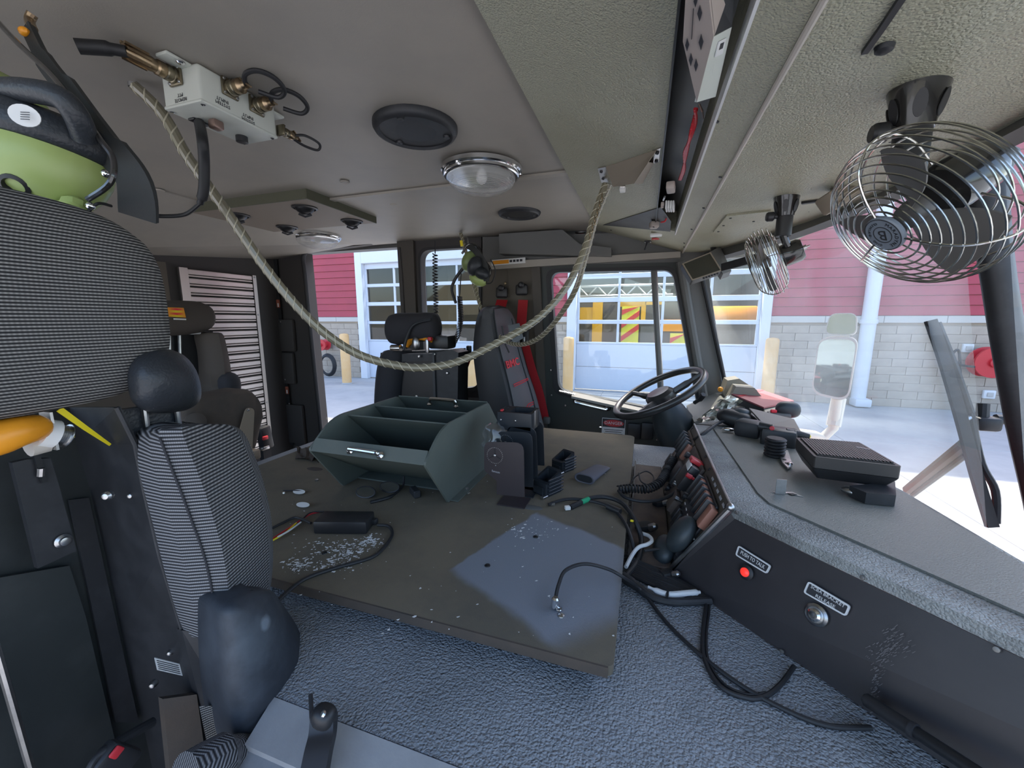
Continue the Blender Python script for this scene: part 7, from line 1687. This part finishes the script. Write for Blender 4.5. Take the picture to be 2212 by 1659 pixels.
dome(MB(), e1, Rm2, [(.9, -.06), (1.05, -.05), (1.05, -.03), (.9, -.02)], .072, .055).build('ear_cushion', 'black_leather', hs, angle=70)
MB().tube(crv([AD(-40, 195, D_ - .03), AD(60, 196, D_ - .05), AD(130, 212, D_ - .05), AD(165, 250, D_ - .04), AD(185, 300, D_ - .02)], 6), .013, 14).build('head_pad', 'black_leather', hs)
MB().lathe([(1, 0), (1, .001)], AD(54, 250, D_ - .085), (.62, -.7, -.1), 20, sx=.013, sy=.011).build('round_label', 'label_white', hs)
for k in range(4): MB().strap([AD(44, 242 + 5 * k, D_ - .088), AD(64, 243 + 5 * k, D_ - .088)], .0007, .0003, (0, 0, 1)).build('print_line', 'ink', hs, smooth=False)
mat('strap_black', (.026, .028, .028), .6, bump=('noise', 600, .4, .0006))
MB().strap(crv([AD(60, 60, D_ + .06), AD(95, 130, D_ + .04), AD(140, 190, D_ + .02), AD(195, 265, D_ + .01), AD(245, 330, D_ + .01), AD(292, 395, D_ + .02), AD(300, 470, D_ + .04)], 6), [.018] * 6 + [.024] * 6 + [.034] * 12 + [.044] * 13, .007, V((.8, .15, .55))).build('head_strap', 'strap_black', hs, angle=60)
MB().tube(crv([AD(-20, 30, D_ + .05), AD(40, 95, D_ + .03), AD(110, 160, D_ + .01), AD(170, 235, D_ - .01), AD(215, 300, D_ - .02), AD(245, 345, D_ - .02), AD(238, 395, D_ - .02), AD(190, 430, D_ - .01)], 6), .0035, 8).build('wire_band', 'black_gloss', hs)
MB().tube(crv([AD(70, 30, D_ + .07), AD(64, 45, D_ + .07), AD(70, 62, D_ + .06)], 5), .006, 10).build('hook', 'brass', hs)
MB().ball(AD(52, 68, D_ + .05), (.008, .006, .006), None, 10, 8).build('tag', 'orange_pad', hs)
for q in ((160, 450), (195, 445), (228, 375)): MB().ball(AD(*q, D_ - .01), (.005, .005, .005), None, 10, 8).build('stud', 'chrome', hs)
MB().tube(crv([AD(150, 455, D_), AD(180, 465, D_), AD(210, 440, D_), AD(240, 445, D_ + .02)], 5), .002, 6).build('boom_wire', 'black_rubber', hs)
# far headset
t = thing('headset', 'small-looking green headset hanging before the middle window', 'headset', AY(1005, 530, 2.0)); Y_ = 1.95
MB().ball(AY(1015, 565, Y_), (.04, .05, .055), Matrix.Rotation(.4, 3, 'Y'), 16, 12).build('ear_shell', 'green_ear_dark', t); MB().ball(AY(1025, 575, Y_ - .04), (.035, .04, .05), Matrix.Rotation(.4, 3, 'Y'), 16, 12).build('ear_cushion', 'black_leather', t)
MB().ball(AY(1033, 603, Y_), (.05, .045, .035), Matrix.Rotation(.5, 3, 'Y'), 16, 12).build('ear_shell', 'green_ear', t); MB().ball(AY(1040, 590, Y_ - .03), (.04, .04, .03), Matrix.Rotation(.5, 3, 'Y'), 16, 12).build('ear_cushion', 'black_leather', t)
MB().tube(crv([AY(998, 548, Y_), AY(1012, 528, Y_), AY(1030, 532, Y_), AY(1045, 560, Y_), AY(1060, 585, Y_), AY(1048, 612, Y_)], 5), .006, 8).build('wire_band', 'black_gloss', t)
MB().strap(crv([AY(1010, 530, Y_), AY(1030, 545, Y_ - .02), AY(1050, 580, Y_ - .02), AY(1050, 608, Y_ - .02)], 5), .03, .006, (1, 0, .3)).build('head_strap', 'strap_black', t)
MB().tube(crv([AY(1060, 560, Y_), AY(1070, 585, Y_), AY(1062, 610, Y_), AY(1045, 612, Y_)], 5), .003, 6).build('lead', 'black_rubber', t); MB().tube([AY(996, 520, Y_), AY(998, 532, Y_)], .008, 8).build('tag', 'yellow', t)
MB().tube(crv([AY(1000, 580, Y_), AY(985, 600, Y_), AY(976, 625, Y_), AY(985, 655, Y_)], 5), .008, 8).build('boom', 'black_rubber', t); MB().tube([AY(1010, 512, Y_ + .02), AY(1012, 530, Y_)], .004, 6).build('hook', 'steel', t)
# hanging coiled cords
for i, (pts, lab) in enumerate(((((940, 520), (940, 548), (940, 600), (942, 660), (943, 700), (949, 725), (962, 742)), 'black coiled cord hanging straight down at the middle window'), (((996, 590), (993, 640), (995, 690), (990, 720), (978, 745)), 'black coiled cord hanging from the far headset'))):
    t = thing('coiled_cord', lab, 'cord', AY(*pts[0], 1.93)); P_ = [AY(x, y, 1.93) for x, y in pts]
    coil(P_[1:], .012, 30, .0032, 'black_rubber', 'coil', t, 10); MB().tube(P_[:2], .003, 6).build('lead', 'black_rubber', t)
